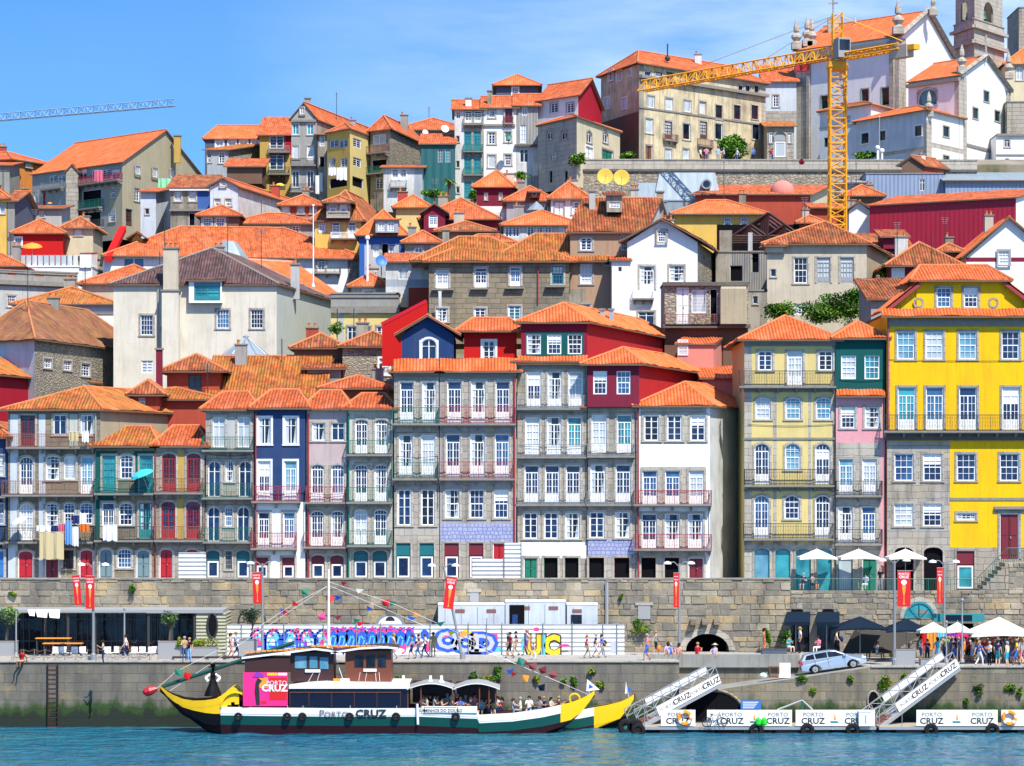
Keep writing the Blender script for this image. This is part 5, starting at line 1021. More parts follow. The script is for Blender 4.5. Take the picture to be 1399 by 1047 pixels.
W2=Wall((X0,212),(80,212));h2=[(W2.s_at(1073),W2.s_at(1106),ZR-1,ZZ(846,212)),(W2.s_at(1116),W2.s_at(1147),ZR-1,ZZ(846,212)),(W2.s_at(1295),W2.s_at(1330),ZR-1,ZZ(852,212))]
h2=[(max(.02,a),b,c,d_)for a,b,c,d_ in h2]
wall_mesh(m,W2,ZR-1.2,zt2,h2,'block3',rev='granite')
blocks(m,Wl,ZQ,zt1,hl_+[(a_,b_,ZZ(864,212)-.001,ZZ(864,212))for a_,b_ in()],.47,1.0,1);blocks(m,W2,ZR,zt2,h2,.40,.8,2)
m.poly([(X0,212,zt2),(X0,216,zt2),(X0,216,zt1),(X0,212,zt1)],'rampart');m.build('wall',root)
m=MB();a=hl_[0];c0=Wl.pt((a[0]+a[1])/2,0);hw=(a[1]-a[0])/2;zt=a[3];zs_=ZQ+.15
for k in range(12):
 t0,t1=math.pi*k/12,math.pi*(k+1)/12;e=lambda t_:(c0.x+hw*math.cos(t_),zs_+(zt-zs_)*math.sin(t_))
 (xa,za),(xb,zb)=e(t0),e(t1);m.poly([(xa,211.99,za),(xa,211.99,zt+.02),(xb,211.99,zt+.02),(xb,211.99,zb)],'rampart')
 ro_=lambda t_:(c0.x+(hw+.45)*math.cos(t_),zs_+(zt-zs_+.45)*math.sin(t_));(xc,zc),(xd,zd)=ro_(t0),ro_(t1)
 m.poly([(xa,211.95,za),(xc,211.95,zc),(xd,211.95,zd),(xb,211.95,zb)],'granite_light')
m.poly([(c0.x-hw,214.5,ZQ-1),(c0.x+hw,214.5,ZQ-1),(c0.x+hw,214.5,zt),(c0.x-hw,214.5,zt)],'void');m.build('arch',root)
for x,ya,yb,wd in((648,809,826,12),(880,827,846,17)):
 a,b=P(x-wd/2,yb,212),P(x+wd/2,ya,212);m=MB();m.box(a.x,b.x,211.9,212.05,a.z,b.z,'frame_grey');m.box(a.x-.2,b.x+.2,211.86,212.04,b.z,b.z+.25,'granite_light');m.build('shutter',root)
for x in(1089,1131):
 a,b=P(x-20,895,213),P(x+20,846,213);m=MB();m.box(a.x,b.x,212.6,212.7,ZR-.5,b.z,'g_d');m.box(a.x+.9,a.x+1.0,212.5,212.59,ZR,b.z,'frame_grey');m.build('door',root)
 a,b=P(x-8,838,212),P(x+8,833,212);m=MB();m.box(a.x,b.x,211.93,212.03,a.z,b.z,'void');m.build('vent',root)
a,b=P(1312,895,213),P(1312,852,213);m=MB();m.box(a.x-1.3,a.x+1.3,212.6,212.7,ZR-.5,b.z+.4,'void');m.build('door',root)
m=MB();c=P(1256,845,211.9);
for k in range(12):
 t0,t1=math.pi*k/12,math.pi*(k+1)/12
 for r0,r1,mt,y in((0,1.12,'g_t',211.93),(1.0,1.15,'frame_teal',211.85),(1.15,1.45,'granite_light',211.9)):m.poly([(c.x+r0*math.cos(t0),y,c.z+r0*math.sin(t0)*1.1),(c.x+r1*math.cos(t0),y,c.z+r1*math.sin(t0)*1.1),(c.x+r1*math.cos(t1),y,c.z+r1*math.sin(t1)*1.1),(c.x+r0*math.cos(t1),y,c.z+r0*math.sin(t1)*1.1)],mt)
for k in range(1,4):t0=math.pi*k/4;m.tube((c.x,211.84,c.z),(c.x+1.05*math.cos(t0),211.84,c.z+1.15*math.sin(t0)),.03,'frame_teal',n=4)
m.build('lunette_window',root)
m=MB()
for x in(947,963,979):a,b=P(x-5,860,211.6),P(x+5,845,211.6);m.box(a.x,b.x,211.4,212.02,a.z,b.z,'granite_dark')
for i_,x in enumerate((947,963,979)):
 mm_=MB();a,b=P(x-4,858,211.6),P(x+4,846,211.6);mm_.box(a.x,b.x,211.3,212.02,a.z+.25,b.z,'granite_dark');mm_.box(a.x+.05,b.x-.05,211.6,212.02,a.z,a.z+.249,'granite_dark');mm_.build('corbel',root)
m=MB();m.box(XA,X0,211.9,212.4,zt1,zt1+.12,'granite');m.build('coping',root)
m=MB();p0=P(829,790,211.9);m.tube((p0.x,211.85,zt1-.2),(p0.x,211.85,ZQ),.13,'frame_grey');m.build('drainpipe',root)
m=MB();m.poly([(XA,212.4,ZS),(X0,212.4,ZS),(X0,217,ZS),(XA,217,ZS)],'paving');m.poly([(X0,212.0,ZT),(80,212.0,ZT),(80,217,ZT),(X0,217,ZT)],'paving');struct(m.build('street'))
m=MB();root2=empty('stair_wall',P(1370,808,211.8),'stepped masonry stair block with an iron rail in front of the yellow house','wall')
for k in range(8):
 x=P(1338+k*5,0,212).x;z=ZT+.28*(k+1);m.box(x,80 if k==7 else P(1338+(k+1)*5,0,212).x,212.02,214.6,ZT-.5,z,'rampart')
Ws=Wall((P(1378,0,212).x,212.02),(80,212.02));blocks(m,Ws,ZT,ZT+2.24,[],.4,.7,9)
m.build('steps',root2)
m=MB()
for k in range(30):
 xx=1335+k*3;z=ZT+.2+.28*min(8,max(0,(xx-1338)/5));x=P(xx,0,212.1).x;m.tube((x,212.1,z-.1),(x,212.1,z+.9),.018,'iron_green',n=4)
pts=[P(1335,0,212.1),P(1376,0,212.1),P(1422,0,212.1)];m.path([Vector((pts[0].x,212.1,ZT+1.1)),Vector((pts[1].x,212.1,ZT+3.35)),Vector((pts[2].x,212.1,ZT+3.35))],.03,'iron_green');m.build('handrail',root2)
root3=empty('railing',(P(1210,0,212.2).x,212.2,ZT),'green iron railing along the cafe terrace over the doorways','railing');m=MB()
x0,x1=P(1083,0,212.2).x,P(1335,0,212.2).x;m.tube((x0,212.2,ZT+1.05),(x1,212.2,ZT+1.05),.03,'iron_green');m.tube((x0,212.2,ZT+.15),(x1,212.2,ZT+.15),.02,'iron_green');n=int((x1-x0)/.14)
for k in range(n+1):x=x0+(x1-x0)*k/n;m.tube((x,212.2,ZT),(x,212.2,ZT+1.05),.014 if k%12 else .035,'iron_green',n=3)
m.build('bars',root3)
flat('leaf_a',(.065,.17,.012),.6);flat('leaf_b',(.14,.29,.025),.6);flat('leaf_c',(.02,.06,.01),.6);flat('leaf_y',(.28,.30,.03),.6);flat('olive_a',(.15,.20,.12),.6);flat('olive_b',(.07,.11,.06),.6)
flat('bark',(.14,.11,.08),.9,0,.6);flat('soil',(.05,.035,.02),.95)
def leaves(m,c,rad,n,s,mats,seed=0,clumps=9,fill=1.0):
 r_=random.Random(seed);c=Vector(c);cl=[]
 for k in range(clumps):
  while True:
   v=Vector((r_.uniform(-1,1),r_.uniform(-1,1),r_.uniform(-1,1)))
   if v.length<1:break
  cl.append((Vector((v.x*rad[0],v.y*rad[1],v.z*rad[2]))*.68,r_.uniform(.3,.52),r_.choice(mats)))
 for k in range(n):
  q,f,mt=cl[k%clumps]
  v=Vector((r_.gauss(0,1),r_.gauss(0,1),r_.gauss(0,1))).normalized()*(r_.random()**.4)*f
  p=c+q+Vector((v.x*rad[0],v.y*rad[1],v.z*rad[2]))
  a=Vector((r_.gauss(0,1),r_.gauss(0,1),r_.gauss(0,.7))).normalized();b=a.cross(Vector((r_.gauss(0,1),r_.gauss(0,1),1))).normalized();ss=s*r_.uniform(.6,1.3)
  m.poly([p-a*ss,p-b*ss*.45,p+a*ss,p+b*ss*.45],mt if r_.random()<.7 else r_.choice(mats),[(0,0)]*4)
def tree(x,yb,Y,h,cr,cw,label,mats=('leaf_a','leaf_b','leaf_c'),n=2600,s=.2,name='leafy_tree',seed=1,cat='tree',tr=.16,z0=None):
 b=P(x,yb,Y)
 if z0 is not None:b.z=z0
 r_=random.Random(seed);root=empty(name,b,label,cat);m=MB();top=b+Vector((.1,0,h*.55));m.tube(b,top,tr,'bark',tr*.6,8)
 for k in range(6):
  a=k*1.05+r_.random();e=b+Vector((math.cos(a)*cw*.6,math.sin(a)*cw*.6,h-cr*(.6+.7*r_.random())));m.tube(top-Vector((0,0,h*.12*r_.random())),e,tr*.45,'bark',tr*.15,5)
 m.build('trunk',root);m=MB();leaves(m,b+Vector((0,0,h-cr)),(cw,cw*.9,cr),n,s,mats,seed,12);m.build('crown',root);return root
tree(1010,222,330,4.8,2.2,2.7,'round green tree on the forecourt in front of the palace',n=3800,s=.22,seed=4,z0=53.5)
tree(8,880,206,2.9,.85,1.1,'small olive tree at the left edge of the restaurant terrace',('olive_a','olive_b','leaf_b'),1200,.1,'olive_tree',5,tr=.09,z0=ZQ+.9)
tree(231,880,204,2.5,.65,.75,'young olive tree in a grey planter before the restaurant glass',('olive_a','leaf_b','olive_b'),1000,.09,'olive_tree',6,tr=.1,z0=ZQ+1.0)
tree(343,875,205,2.75,.6,1.05,'olive tree in a planter in front of the graffiti hoarding',('olive_a','olive_b','olive_b'),1000,.09,'olive_tree',7,tr=.08,z0=ZQ+.9)
b=P(614,262,322);root=empty('palm_tree',b,'small palm beside the green scaffold netting','palm');m=MB();m.tube(b-Vector((0,0,3)),b+Vector((0,0,1.0)),.2,'bark');m.build('trunk',root);m=MB()
for k in range(26):
 a=k*2.4;l=1.35+.3*rnd.random();el=rnd.uniform(.0,1.2);p=b+Vector((0,0,1.0));prev=p
 for j in range(1,5):
  f_=j/4;q=p+Vector((math.cos(a)*l*f_*math.cos(el*.6),math.sin(a)*l*f_*math.cos(el*.6),math.sin(el)*l*f_-1.1*f_*f_));e=Vector((-math.sin(a),math.cos(a),0))*.2*(1.1-f_);m.poly([prev-e,q-e*.8,q+e*.8,prev+e],'leaf_b' if k%2 else 'leaf_y');prev=q
m.build('crown',root)
def shrub(x,y,Y,rx,rz,label,mats=('leaf_a','leaf_b','leaf_c'),n=500,s=.12,seed=1,ry=None,name='shrub',cat='shrub',clumps=7):
 c=P(x,y,Y);m=MB();leaves(m,c,(rx,ry or rx*.6,rz),n,s,mats,seed,clumps);m.tube(c-Vector((0,-.05,rz)),c+Vector((0,.1,0)),.03,'bark',n=4);tag(m.build(name),label,cat)
for i_,(x,y,Y,rx,rz,n,lb)in enumerate(((1158,415,244,3.1,1.9,5200,'big mass of ivy spilling under the three tall windows'),(1064,428,243,1.7,1.3,2200,'smaller ivy patch left of the blue-curtained cellar window'),(1115,428,243.4,2.2,1.0,2200,'low ivy between the cellar window and the big ivy mass'),(1210,385,250,.9,1.9,1100,'ivy climbing the corner between the beige and the maroon house'),(460,449,251,.8,.75,500,'bright bush beside the pale yellow building'),(590,265,320,2.0,.8,600,'green bushes at the foot of the scaffold netting'),(1181,212,331,1.7,.5,500,'bush beside the crane mast under the church'),(648,268,318,.8,.9,300,'dark shrub by the teal-doored balconies'),(790,218,320,1.3,1.0,400,'weedy shrub at the corner of the stone house'),(857,214,323,1.2,.7,300,'pale weeds in front of the teal garage'),(711,240,322,1,.5,300,'little bush under the corrugated house front'))):
 shrub(x,y,Y,rx,rz,lb,('leaf_a','leaf_b','leaf_b','leaf_c'),n=n,s=.14 if Y<300 else .2,seed=20+i_,ry=1.0,name='ivy' if 'ivy' in lb else 'shrub',cat='ivy' if 'ivy' in lb else 'shrub',clumps=14)
m=MB();r_=random.Random(3)
for k in range(16):leaves(m,P(1300+k*8,229,334),(.9,.8,.6),300,.2,('leaf_a','leaf_b'),k,5)
tag(m.build('hedge'),'long clipped green hedge below the church wall','hedge')
for i_,(x,y,Y,rx,rz,lb,mats)in enumerate(((646,925,199.9,.5,.35,'left tuft on the grey quay wall behind the boat canopy',0),(668,927,199.9,1.0,.3,'yellow-green growth on the quay wall above the boat canopy',1),(681,920,199.9,.45,.6,'tallest bush on the quay wall right of the boat canopy',0),(735,928,199.9,.35,.3,'small tuft on the quay wall above the dark blue pennant',1),(771,930,199.9,.3,.3,'tiny tuft left of the taller weed on the grey quay wall',0),(784,932,199.9,.3,.55,'taller weed on the grey quay wall above the yellow bow',0),(808,918,199.9,.3,.35,'tuft high on the quay wall right of the hoarding foot',1),(821,935,199.9,.45,.35,'tuft on the quay wall beside the small white flag',1),(546,928,199.9,.4,.45,'scrubby tuft on the quay wall behind the brown cabin',1),(875,857,211.7,.95,.75,'hanging green plant under the grey shutter in the rampart',1),(848,815,211.8,.2,.35,'small tuft in the rampart right of the drainpipe',0),(180,805,211.8,.35,.5,'weed growing from the rampart over the restaurant',0),(18,812,211.8,.5,.2,'thin weed near the top of the rampart at the left edge',1),(1096,928,199.9,.6,.35,'weeds under the rear wheels of the car on the ramp wall',0),(1110,945,199.9,.3,.35,'weeds below the parked car on the warm ramp wall',1),(1162,928,199.9,.35,.3,'tuft under the nose of the silver car',1),(1211,935,199.9,.7,.75,'large leafy clump on the quay wall right of the silver car',1),(1202,955,199.9,.45,.4,'leafy clump beside the small culvert',0),(1236,925,199.9,.3,.3,'tuft under the grey steel planter',1),(1338,943,199.9,.5,.45,'shrub on the quay wall right of the second gangway',0),(1380,940,199.9,.5,.35,'shrub on the quay wall near the right edge',0),(1394,946,199.9,.3,.4,'weed on the quay wall at the very right edge',1),(1321,958,199.9,.3,.25,'little plant low on the wall right of the second gangway',0),(1051,872,211,.45,1.0,'slim conifer left of the navy awnings',0),(1071,866,211,.6,1.1,'bushy conifer by the first navy awning',0),(278,878,203.5,1.2,.5,'yellow-green shrubs in the long grey planter',2),(245,878,203.4,.4,.4,'yellow-green shrub by the young olive tree',2))):
 shrub(x,y,Y,rx,rz,lb,(('leaf_a','leaf_b','leaf_c'),('leaf_b','leaf_y','leaf_a'),('leaf_y','leaf_b','leaf_y'))[mats],n=int(260+500*rx*rz),s=.09,seed=50+i_,ry=.28 if Y<200 else .5)
TC={}
def textmesh(m,s,X,size,mat,off=0.0,wide=1.0,align='CENTER',ext=.004):
 """adds font outlines (local x right, z up) to the builder"""
 key=(s,off,ext)
 if key not in TC:
  cu=bpy.data.curves.new('t','FONT');cu.body=s;cu.size=1;cu.offset=off;cu.extrude=ext;cu.resolution_u=2
  ob=bpy.data.objects.new('t',cu);col.objects.link(ob);dg=bpy.context.evaluated_depsgraph_get();me=ob.evaluated_get(dg).to_mesh()
  vs=[tuple(v.co)for v in me.vertices];fs=[tuple(p.vertices)for p in me.polygons];ob.evaluated_get(dg).to_mesh_clear();bpy.data.objects.remove(ob);bpy.data.curves.remove(cu);TC[key]=(vs,fs)
 vs,fs=TC[key];x0=min(v[0]for v in vs);x1=max(v[0]for v in vs);cx=(x0+x1)/2 if align=='CENTER' else x0
 for f in fs:m.poly([X@Vector(((vs[i][0]-cx)*size*wide,-vs[i][2],vs[i][1]*size))for i in f],mat,[(0,0)]*len(f))
flat('ink',(.02,.02,.022),.5);flat('ink_grey',(.12,.13,.15),.5);flat('lettering_white',(.8,.8,.8),.5);flat('banner_red',(.62,.010,.012),.5);flat('banner_orange',(.85,.30,.03),.5);flat('tyre',(.015,.015,.017),.8);flat('paint_blue',(.02,.10,.55),.5);flat('paint_pink',(.75,.05,.25),.5);flat('paint_grey',(.45,.48,.55),.5);flat('paint_yellow',(.85,.55,.01),.5);flat('paint_cyan',(.10,.5,.68),.5);flat('magenta',(.80,.02,.22),.5);flat('purple',(.25,.03,.45),.5);flat('mat_white',(.8,.8,.8),.5)
flat('hull_green',(.003,.065,.055),.35);flat('hull_red',(.028,.003,.006),.45);flat('hull_yellow',(.85,.52,.005),.35);flat('hull_white',(.80,.81,.80),.3);flat('navy_glass',(.003,.004,.02),.2);flat('canvas_navy',(.004,.014,.03),.8);flat('canvas_white',(.80,.79,.74),.8);flat('canvas_grey',(.05,.045,.04),.8);flat('deck',(.35,.3,.24),.8)
root=empty('hoarding',P(580,0,209),'long white corrugated hoarding painted with blue, pink and yellow graffiti','hoarding');root.location.z=ZQ
yh=209.0;a,b=P(308,0,yh).x,P(853,0,yh).x;zt=ZZ(853,yh);m=MB();m.box(a,b,yh,yh+.08,ZQ,zt,'white_sheet');m.build('panel',root)
m=MB()
for x in(330,388,442,487,520,588,640,665,686,742,782,824,843):m.tube(P(x,0,208.9).xy.to_3d()+Vector((0,0,ZQ)),P(x,0,208.9).xy.to_3d()+Vector((0,0,zt+(.45 if x%2 else .12))),.04,'iron_grey',n=5)
m.build('post',root)
m=MB();yg=yh-.012
def blob(cx,cy,rx,ry,mt,k=0,n=14,wob=.08,seed=0):
 c=P(cx,cy,yg-.004*k);sx=200/F*rx*1.04;sz=200/F*ry*1.04;r2=random.Random(seed)
 m.poly([(c.x+sx*math.cos(t_*2*math.pi/n)*(1+r2.uniform(-wob,wob)),c.y,c.z+sz*math.sin(t_*2*math.pi/n)*(1+r2.uniform(-wob,wob)))for t_ in range(n)][::-1],mt)
def stroke(pts,w,mt,k=1):
 q=[P(x,y,yg-.004*k)for x,y in pts]
 for a_,b_ in zip(q,q[1:]):
  d_=(b_-a_).normalized();n_=Vector((-d_.z,0,d_.x))*w/2;m.poly([a_-n_-d_*w*.3,b_-n_+d_*w*.3,b_+n_+d_*w*.3,a_+n_-d_*w*.3],mt)
r9=random.Random(4)
for x in range(348,602,7):blob(x+r9.uniform(-2,2),r9.uniform(866,886),r9.uniform(3,6),r9.uniform(3,8),r9.choice(['paint_pink','paint_blue','paint_cyan','purple','paint_blue']),0,9,.3,x)
for i_,x in enumerate((352,373,396,420,441)):
 rx=10;stroke([(x-rx,892),(x-rx,874)]+[(x+rx*math.cos(math.pi*(1-t_/8)),874-13*math.sin(math.pi*t_/8))for t_ in range(9)]+[(x+rx,892)],.17,'paint_blue',1)
 stroke([(x-6,890),(x-6,878),(x,868),(x+6,877),(x+6,890)],.12,'paint_cyan',2);stroke([(x-5,884),(x+5,883)],.14,'paint_blue',3)
 for t_ in range(4):a_,b_=r9.uniform(-8,8),r9.uniform(858,866);stroke([(x+a_,b_),(x+a_+r9.uniform(2,6),b_+r9.uniform(-2,3)),(x+a_+r9.uniform(-1,3),b_+4)],.07,'paint_pink',4)
for i_,x in()and enumerate((348,358,367,377,387,397,407,417,427,437,446)):blob(x,875,9,19,'paint_blue',0,seed=i_,wob=.12);blob(x,878,7.2,17,'mat_white',1,seed=i_+9,wob=.1);blob(x+3,884,2,8,'paint_cyan',2,seed=i_,wob=.3);blob(x,861,4,1.5,'paint_pink',2,seed=i_,wob=.4)
m.build('graffiti',root);m=MB()
for i_,x in enumerate((455,467,480,494,508,521,534,547,560)):blob(x,863,7,7,'paint_pink',0,seed=i_,wob=.3);blob(x,873,8.5,11,'paint_blue',1,seed=i_+4,wob=.15);stroke([(x-4,880),(x-2+i_%3,868),(x+4,871+i_%4),(x+2,881)],.10,'paint_cyan',3);stroke([(x-6,858+i_%3),(x,861),(x+6,857)],.09,'paint_blue',4);blob(x,889,6,3,'paint_pink' if i_%3==0 else 'mat_white',1,seed=i_)
m.build('graffiti',root);m=MB()
for ch_,x,w_ in(('O',612,1.2),('O',636,1.15),('L',649,.9),('D',662,1.25)):
 for off,mt,k in((.16,'paint_blue',1),(.03,'paint_grey',2)):
  textmesh(m,ch_,Matrix.Translation(P(x,890 if ch_!='O' or x>620 else 886,yg-.006*k)),1.75 if ch_!='L' else 1.4,mt,off,w_)
blob(675,874,5,9,'paint_pink',0,seed=5,wob=.25);blob(608,868,5,4,'paint_pink',3,seed=3);blob(637,864,7,3,'paint_yellow',3,seed=6);blob(650,870,4,5,'banner_orange',3,seed=8);blob(680,888,9,3,'paint_cyan',0,seed=2,wob=.3)
m.build('graffiti',root);m=MB()
for ch_,x,mt2 in(('U',729,'paint_yellow'),('I',742,'paint_cyan'),('C',754,'paint_yellow')):
 textmesh(m,ch_,Matrix.Translation(P(x,895,yg-.006)),2.0,'ink',.11,.85);textmesh(m,ch_,Matrix.Translation(P(x,894,yg-.012)),1.95,mt2,.055,.85)
blob(716,880,4,12,'paint_cyan',0,seed=3,wob=.2);blob(771,882,8,2,'paint_pink',0,seed=1);blob(771,890,7,1.5,'ink_grey',0,seed=1);blob(733,860,4,3,'paint_pink',0,seed=2)
a_,b_=P(834,892,yg),P(844,877,yg);m.box(a_.x,b_.x,yg-.004,yg,a_.z,b_.z,'paint_grey');m.build('graffiti',root)
m=MB();c=P(533,846,211.96);yg=211.95
for r0,mt in((1.15,'iron_grey'),(.9,'mat_white'),(.35,'ink')):
 m.poly([(c.x+r0*math.cos(t_*math.pi/12),yg-.003*(1.2-r0),c.z-.5+r0*(.8 if mt!='ink' else 1)*math.sin(t_*math.pi/12)+(0 if mt!='ink' else .35))for t_ in range(13)][::-1],mt)
o=m.build('painted_eye');tag(o,'half-round black and white painting on the rampart above the hoarding','mural')
m=MB();c=P(344,850,211.96)
for t_ in range(16):m.tube(c+Vector((1.0*math.cos(t_*math.pi/8),0,1.0*math.sin(t_*math.pi/8))),c+Vector((1.0*math.cos((t_+1)*math.pi/8),0,1.0*math.sin((t_+1)*math.pi/8))),.07,'iron',n=4);m.tube(c,c+Vector((.95*math.cos(t_*math.pi/8),0,.95*math.sin(t_*math.pi/8))),.02,'iron',n=3)
tag(m.build('iron_grille'),'round iron grille on the rampart behind the olive tree','grille')
for x0,x1,yt,lb,dk in((598,690,827,'long white site cabin left of the open one',0),(690,773,823,'white site cabin with a dark open doorway',1),(774,817,827,'shorter white site cabin with a barred window at the right',2)):
 Y0=209.7;a,b=P(x0,0,Y0).x+.03,P(x1,0,Y0).x-.03;z1=ZZ(yt,Y0);root=empty('site_cabin',((a+b)/2,Y0,ZQ),lb,'cabin','white site cabins behind the hoarding')
 m=MB();m.box(a,b,Y0,Y0+2.1,ZQ,z1,'white_blue');m.box(a-.02,b+.02,Y0-.03,Y0+2.12,z1+.001,z1+.12,'frame');m.build('body',root)
 for k in range(2 if dk!=2 else 1):
  c=a+(b-a)*(.33 if k==0 else .8);mm_=MB();mm_.box(c-.35,c+.35,Y0-.04,Y0-.005,z1-.55,z1-.3,'iron_rust');mm_.build('vent',root)
 mm_=MB()
 for k in range(int((b-a)/1.2)):mm_.box(a+.5+k*1.2,a+.54+k*1.2,Y0-.03,Y0-.002,ZQ+.3,z1-.15,'frame_grey')
 mm_.build('seam',root)
 if dk==1:mm_=MB();mm_.box(a+.3,a+1.4,Y0-.05,Y0-.006,ZQ+.2,z1-.2,'void');mm_.box(a+.5,a+.9,Y0-.07,Y0-.051,ZQ+.2,z1-.9,'g_b');mm_.build('doorway',root)
 if dk==2:mm_=MB();mm_.box(a+.3,a+1.1,Y0-.05,Y0-.006,z1-1.6,z1-.7,'g_d');mm_.build('window',root)
corrugated('pav_side',(.34,.34,.24),.25,1,.7)
root=empty('restaurant_pavilion',P(150,0,208),'low glass-fronted restaurant pavilion with a flat grey roof against the rampart','pavilion');root.location.z=ZQ
Y0=207.5;a,b=-46.0,P(305,0,Y0).x;zr=ZZ(838,Y0);m=MB();m.box(a,b,Y0,211.9,zr,zr+.25,'frame_grey');m.box(a,P(200,0,Y0).x,Y0-.06,Y0,zr+.05,zr+.2,'frame_grey');m.build('roof',root)
m=MB();m.box(a,P(268,0,Y0).x,210.2,210.25,ZQ,zr,'g_d');m.build('glass_front',root)
m=MB();k=0;x=a
while x<P(268,0,Y0).x:
 m.box(x-.03,x+.03,210.05,210.19,ZQ,zr,'iron');x+=.42 if k%5 else .9;k+=1
m.box(a,P(268,0,Y0).x,210.04,210.18,ZQ+.9,ZQ+.98,'iron');m.box(a,P(268,0,Y0).x,210.04,210.18,zr-.6,zr-.52,'iron');m.build('mullions',root)
for x in(10,62,93,130,170,203,235,266):mm_=MB();q=P(x,0,207.7).x;mm_.box(q-.08,q+.08,207.65,207.85,ZQ,zr,'iron');mm_.build('post',root)
m=MB();m.box(P(268,0,207.6).x,P(308,0,207.6).x,207.6,211.8,ZQ,zr-.002,'pav_side');m.build('side_block',root)
for k in range(9):pass
m=MB();c=P(290,855,207.5)
for t_ in range(14):m.tube(c+Vector((.36*math.cos(t_*math.pi/7),0,.9*math.sin(t_*math.pi/7))),c+Vector((.36*math.cos((t_+1)*math.pi/7),0,.9*math.sin((t_+1)*math.pi/7))),.07,'iron',n=4)
m.poly([c+Vector((.34*math.cos(t_*math.pi/7),.02,.86*math.sin(t_*math.pi/7)))for t_ in range(14)][::-1],'black');m.build('oval_sign',root)
for i_,(x0,x1,y0,y1)in enumerate(((38,48,833,842),(49,65,833,844),(66,82,833,845))):
 m=MB();A,B,C_,D=P(x0,y0,207.2),P(x1,y0,207.2),P(x1-1,y1,206.2),P(x0+2,y1-1,206.2);m.poly([A,D,C_,B],'canvas_white');m.poly([p+Vector((0,.02,-.02))for p in(B,C_,D,A)],'canvas_white')
 tag(m.build('shade_sail'),('smallest white shade sail at the left of the pavilion roof','middle white shade sail under the pavilion roof','right-hand white shade sail under the pavilion roof')[i_],'sail','white shade sails')
m=MB();A,B=P(0,0,202).x-8,P(216,0,202).x;m.box(A,B,201.6,202.2,ZQ,ZQ+.32,'granite_light');tag(m.build('low_bench_wall'),'long pale stone ledge in front of the restaurant tables','ledge')
m=MB();A,B=P(236,0,202).x,P(330,0,202).x;m.box(A,B,201.7,202.1,ZQ+.18,ZQ+.3,'wood_dark');[m.box(A+(B-A)*k/4-.1,A+(B-A)*k/4+.1,201.75,202.05,ZQ,ZQ+.179,'concrete')for k in range(5)];tag(m.build('bench'),'long dark low bench in front of the grey planters','bench')
def planter(x0,x1,y0,Y,lb,mt='frame_grey'):
 a,b=P(x0,0,Y).x,P(x1,0,Y).x;z=ZZ(y0,Y);m=MB();z0=ZQ if x0<1190 else ZR;m.box(a,b,Y,Y+.9,z0,z-.05,mt);m.box(a-.03,b+.03,Y-.03,Y+.93,z-.05,z,mt);m.box(a+.05,b-.05,Y+.05,Y+.85,z,z+.01,'soil');tag(m.build('planter'),lb,'planter','grey planters on the quay')
planter(-14,22,876,203.4,'grey planter with the left-edge olive tree');planter(216,246,876,203.4,'square grey planter under the young olive tree');planter(259,296,884,203,'long grey planter of yellow-green shrubs');planter(326,350,874,204.2,'tall grey planter holding the olive tree by the hoarding')
planter(1224,1250,887,200.8,'tall grey steel planter at the quay edge near the crowd');planter(1258,1273,900,200.8,'short grey bin-like planter beside the crowd');planter(1041,1075,887,208,'dark blue-grey planter box with two conifers','slate')
for i_,(x0,x1,y,Y,lb)in enumerate(((48,96,872,206.2,'rear long orange cafe table'),(58,112,879,204.8,'front long orange cafe table'))):
 a,b=P(x0,0,Y).x,P(x1,0,Y).x;z=ZZ(y,Y);root=empty('cafe_table',((a+b)/2,Y,ZQ),lb+' on the restaurant terrace','table','orange cafe tables');m=MB();m.box(a,b,Y,Y+.8,z-.06,z,'banner_orange');m.build('tabletop',root)
 for xx in(a+.1,(a+b)/2,b-.1):mm_=MB();mm_.box(xx-.04,xx+.04,Y+.1,Y+.7,ZQ,z-.061,'iron');mm_.build('leg',root)
def chair_proto(mt):
 root=empty('cafe_chair',(0,0,0),None,None);m=MB();m.box(-.24,.24,-.24,.24,.42,.47,mt);m.build('seat',root);m=MB();m.box(-.24,.24,.2,.26,.48,.88,mt);m.build('backrest',root)
 for sx in(-1,1):
  for sy in(-1,1):mm_=MB();mm_.tube((sx*.2,sy*.2,0),(sx*.2,sy*.2,.42),.02,'steel',n=4);mm_.build('leg',root)
 return root
def copy_tree(o,par=None):
 c=o.copy();col.objects.link(c);c.parent=par
 for ch_ in list(o.children):copy_tree(ch_,c)
 return c
cp=chair_proto('canvas_white');spots=[(76,203.6),(88,203.7),(101,203.6),(114,203.7),(148,203.6),(158,204),(182,203.6),(193,203.8),(205,203.6),(212,204)]
ords=['leftmost','second','third','fourth','fifth','sixth','seventh','eighth','ninth','rightmost']
for i_,(x,Y)in enumerate(spots):
 c=cp if i_==0 else copy_tree(cp);c.location=(P(x,0,Y).x,Y,ZQ);c.rotation_euler=(0,0,rnd.uniform(-.6,.6));tag(c,ords[i_]+' of the white cafe chairs along the stone ledge','chair','white cafe chairs')
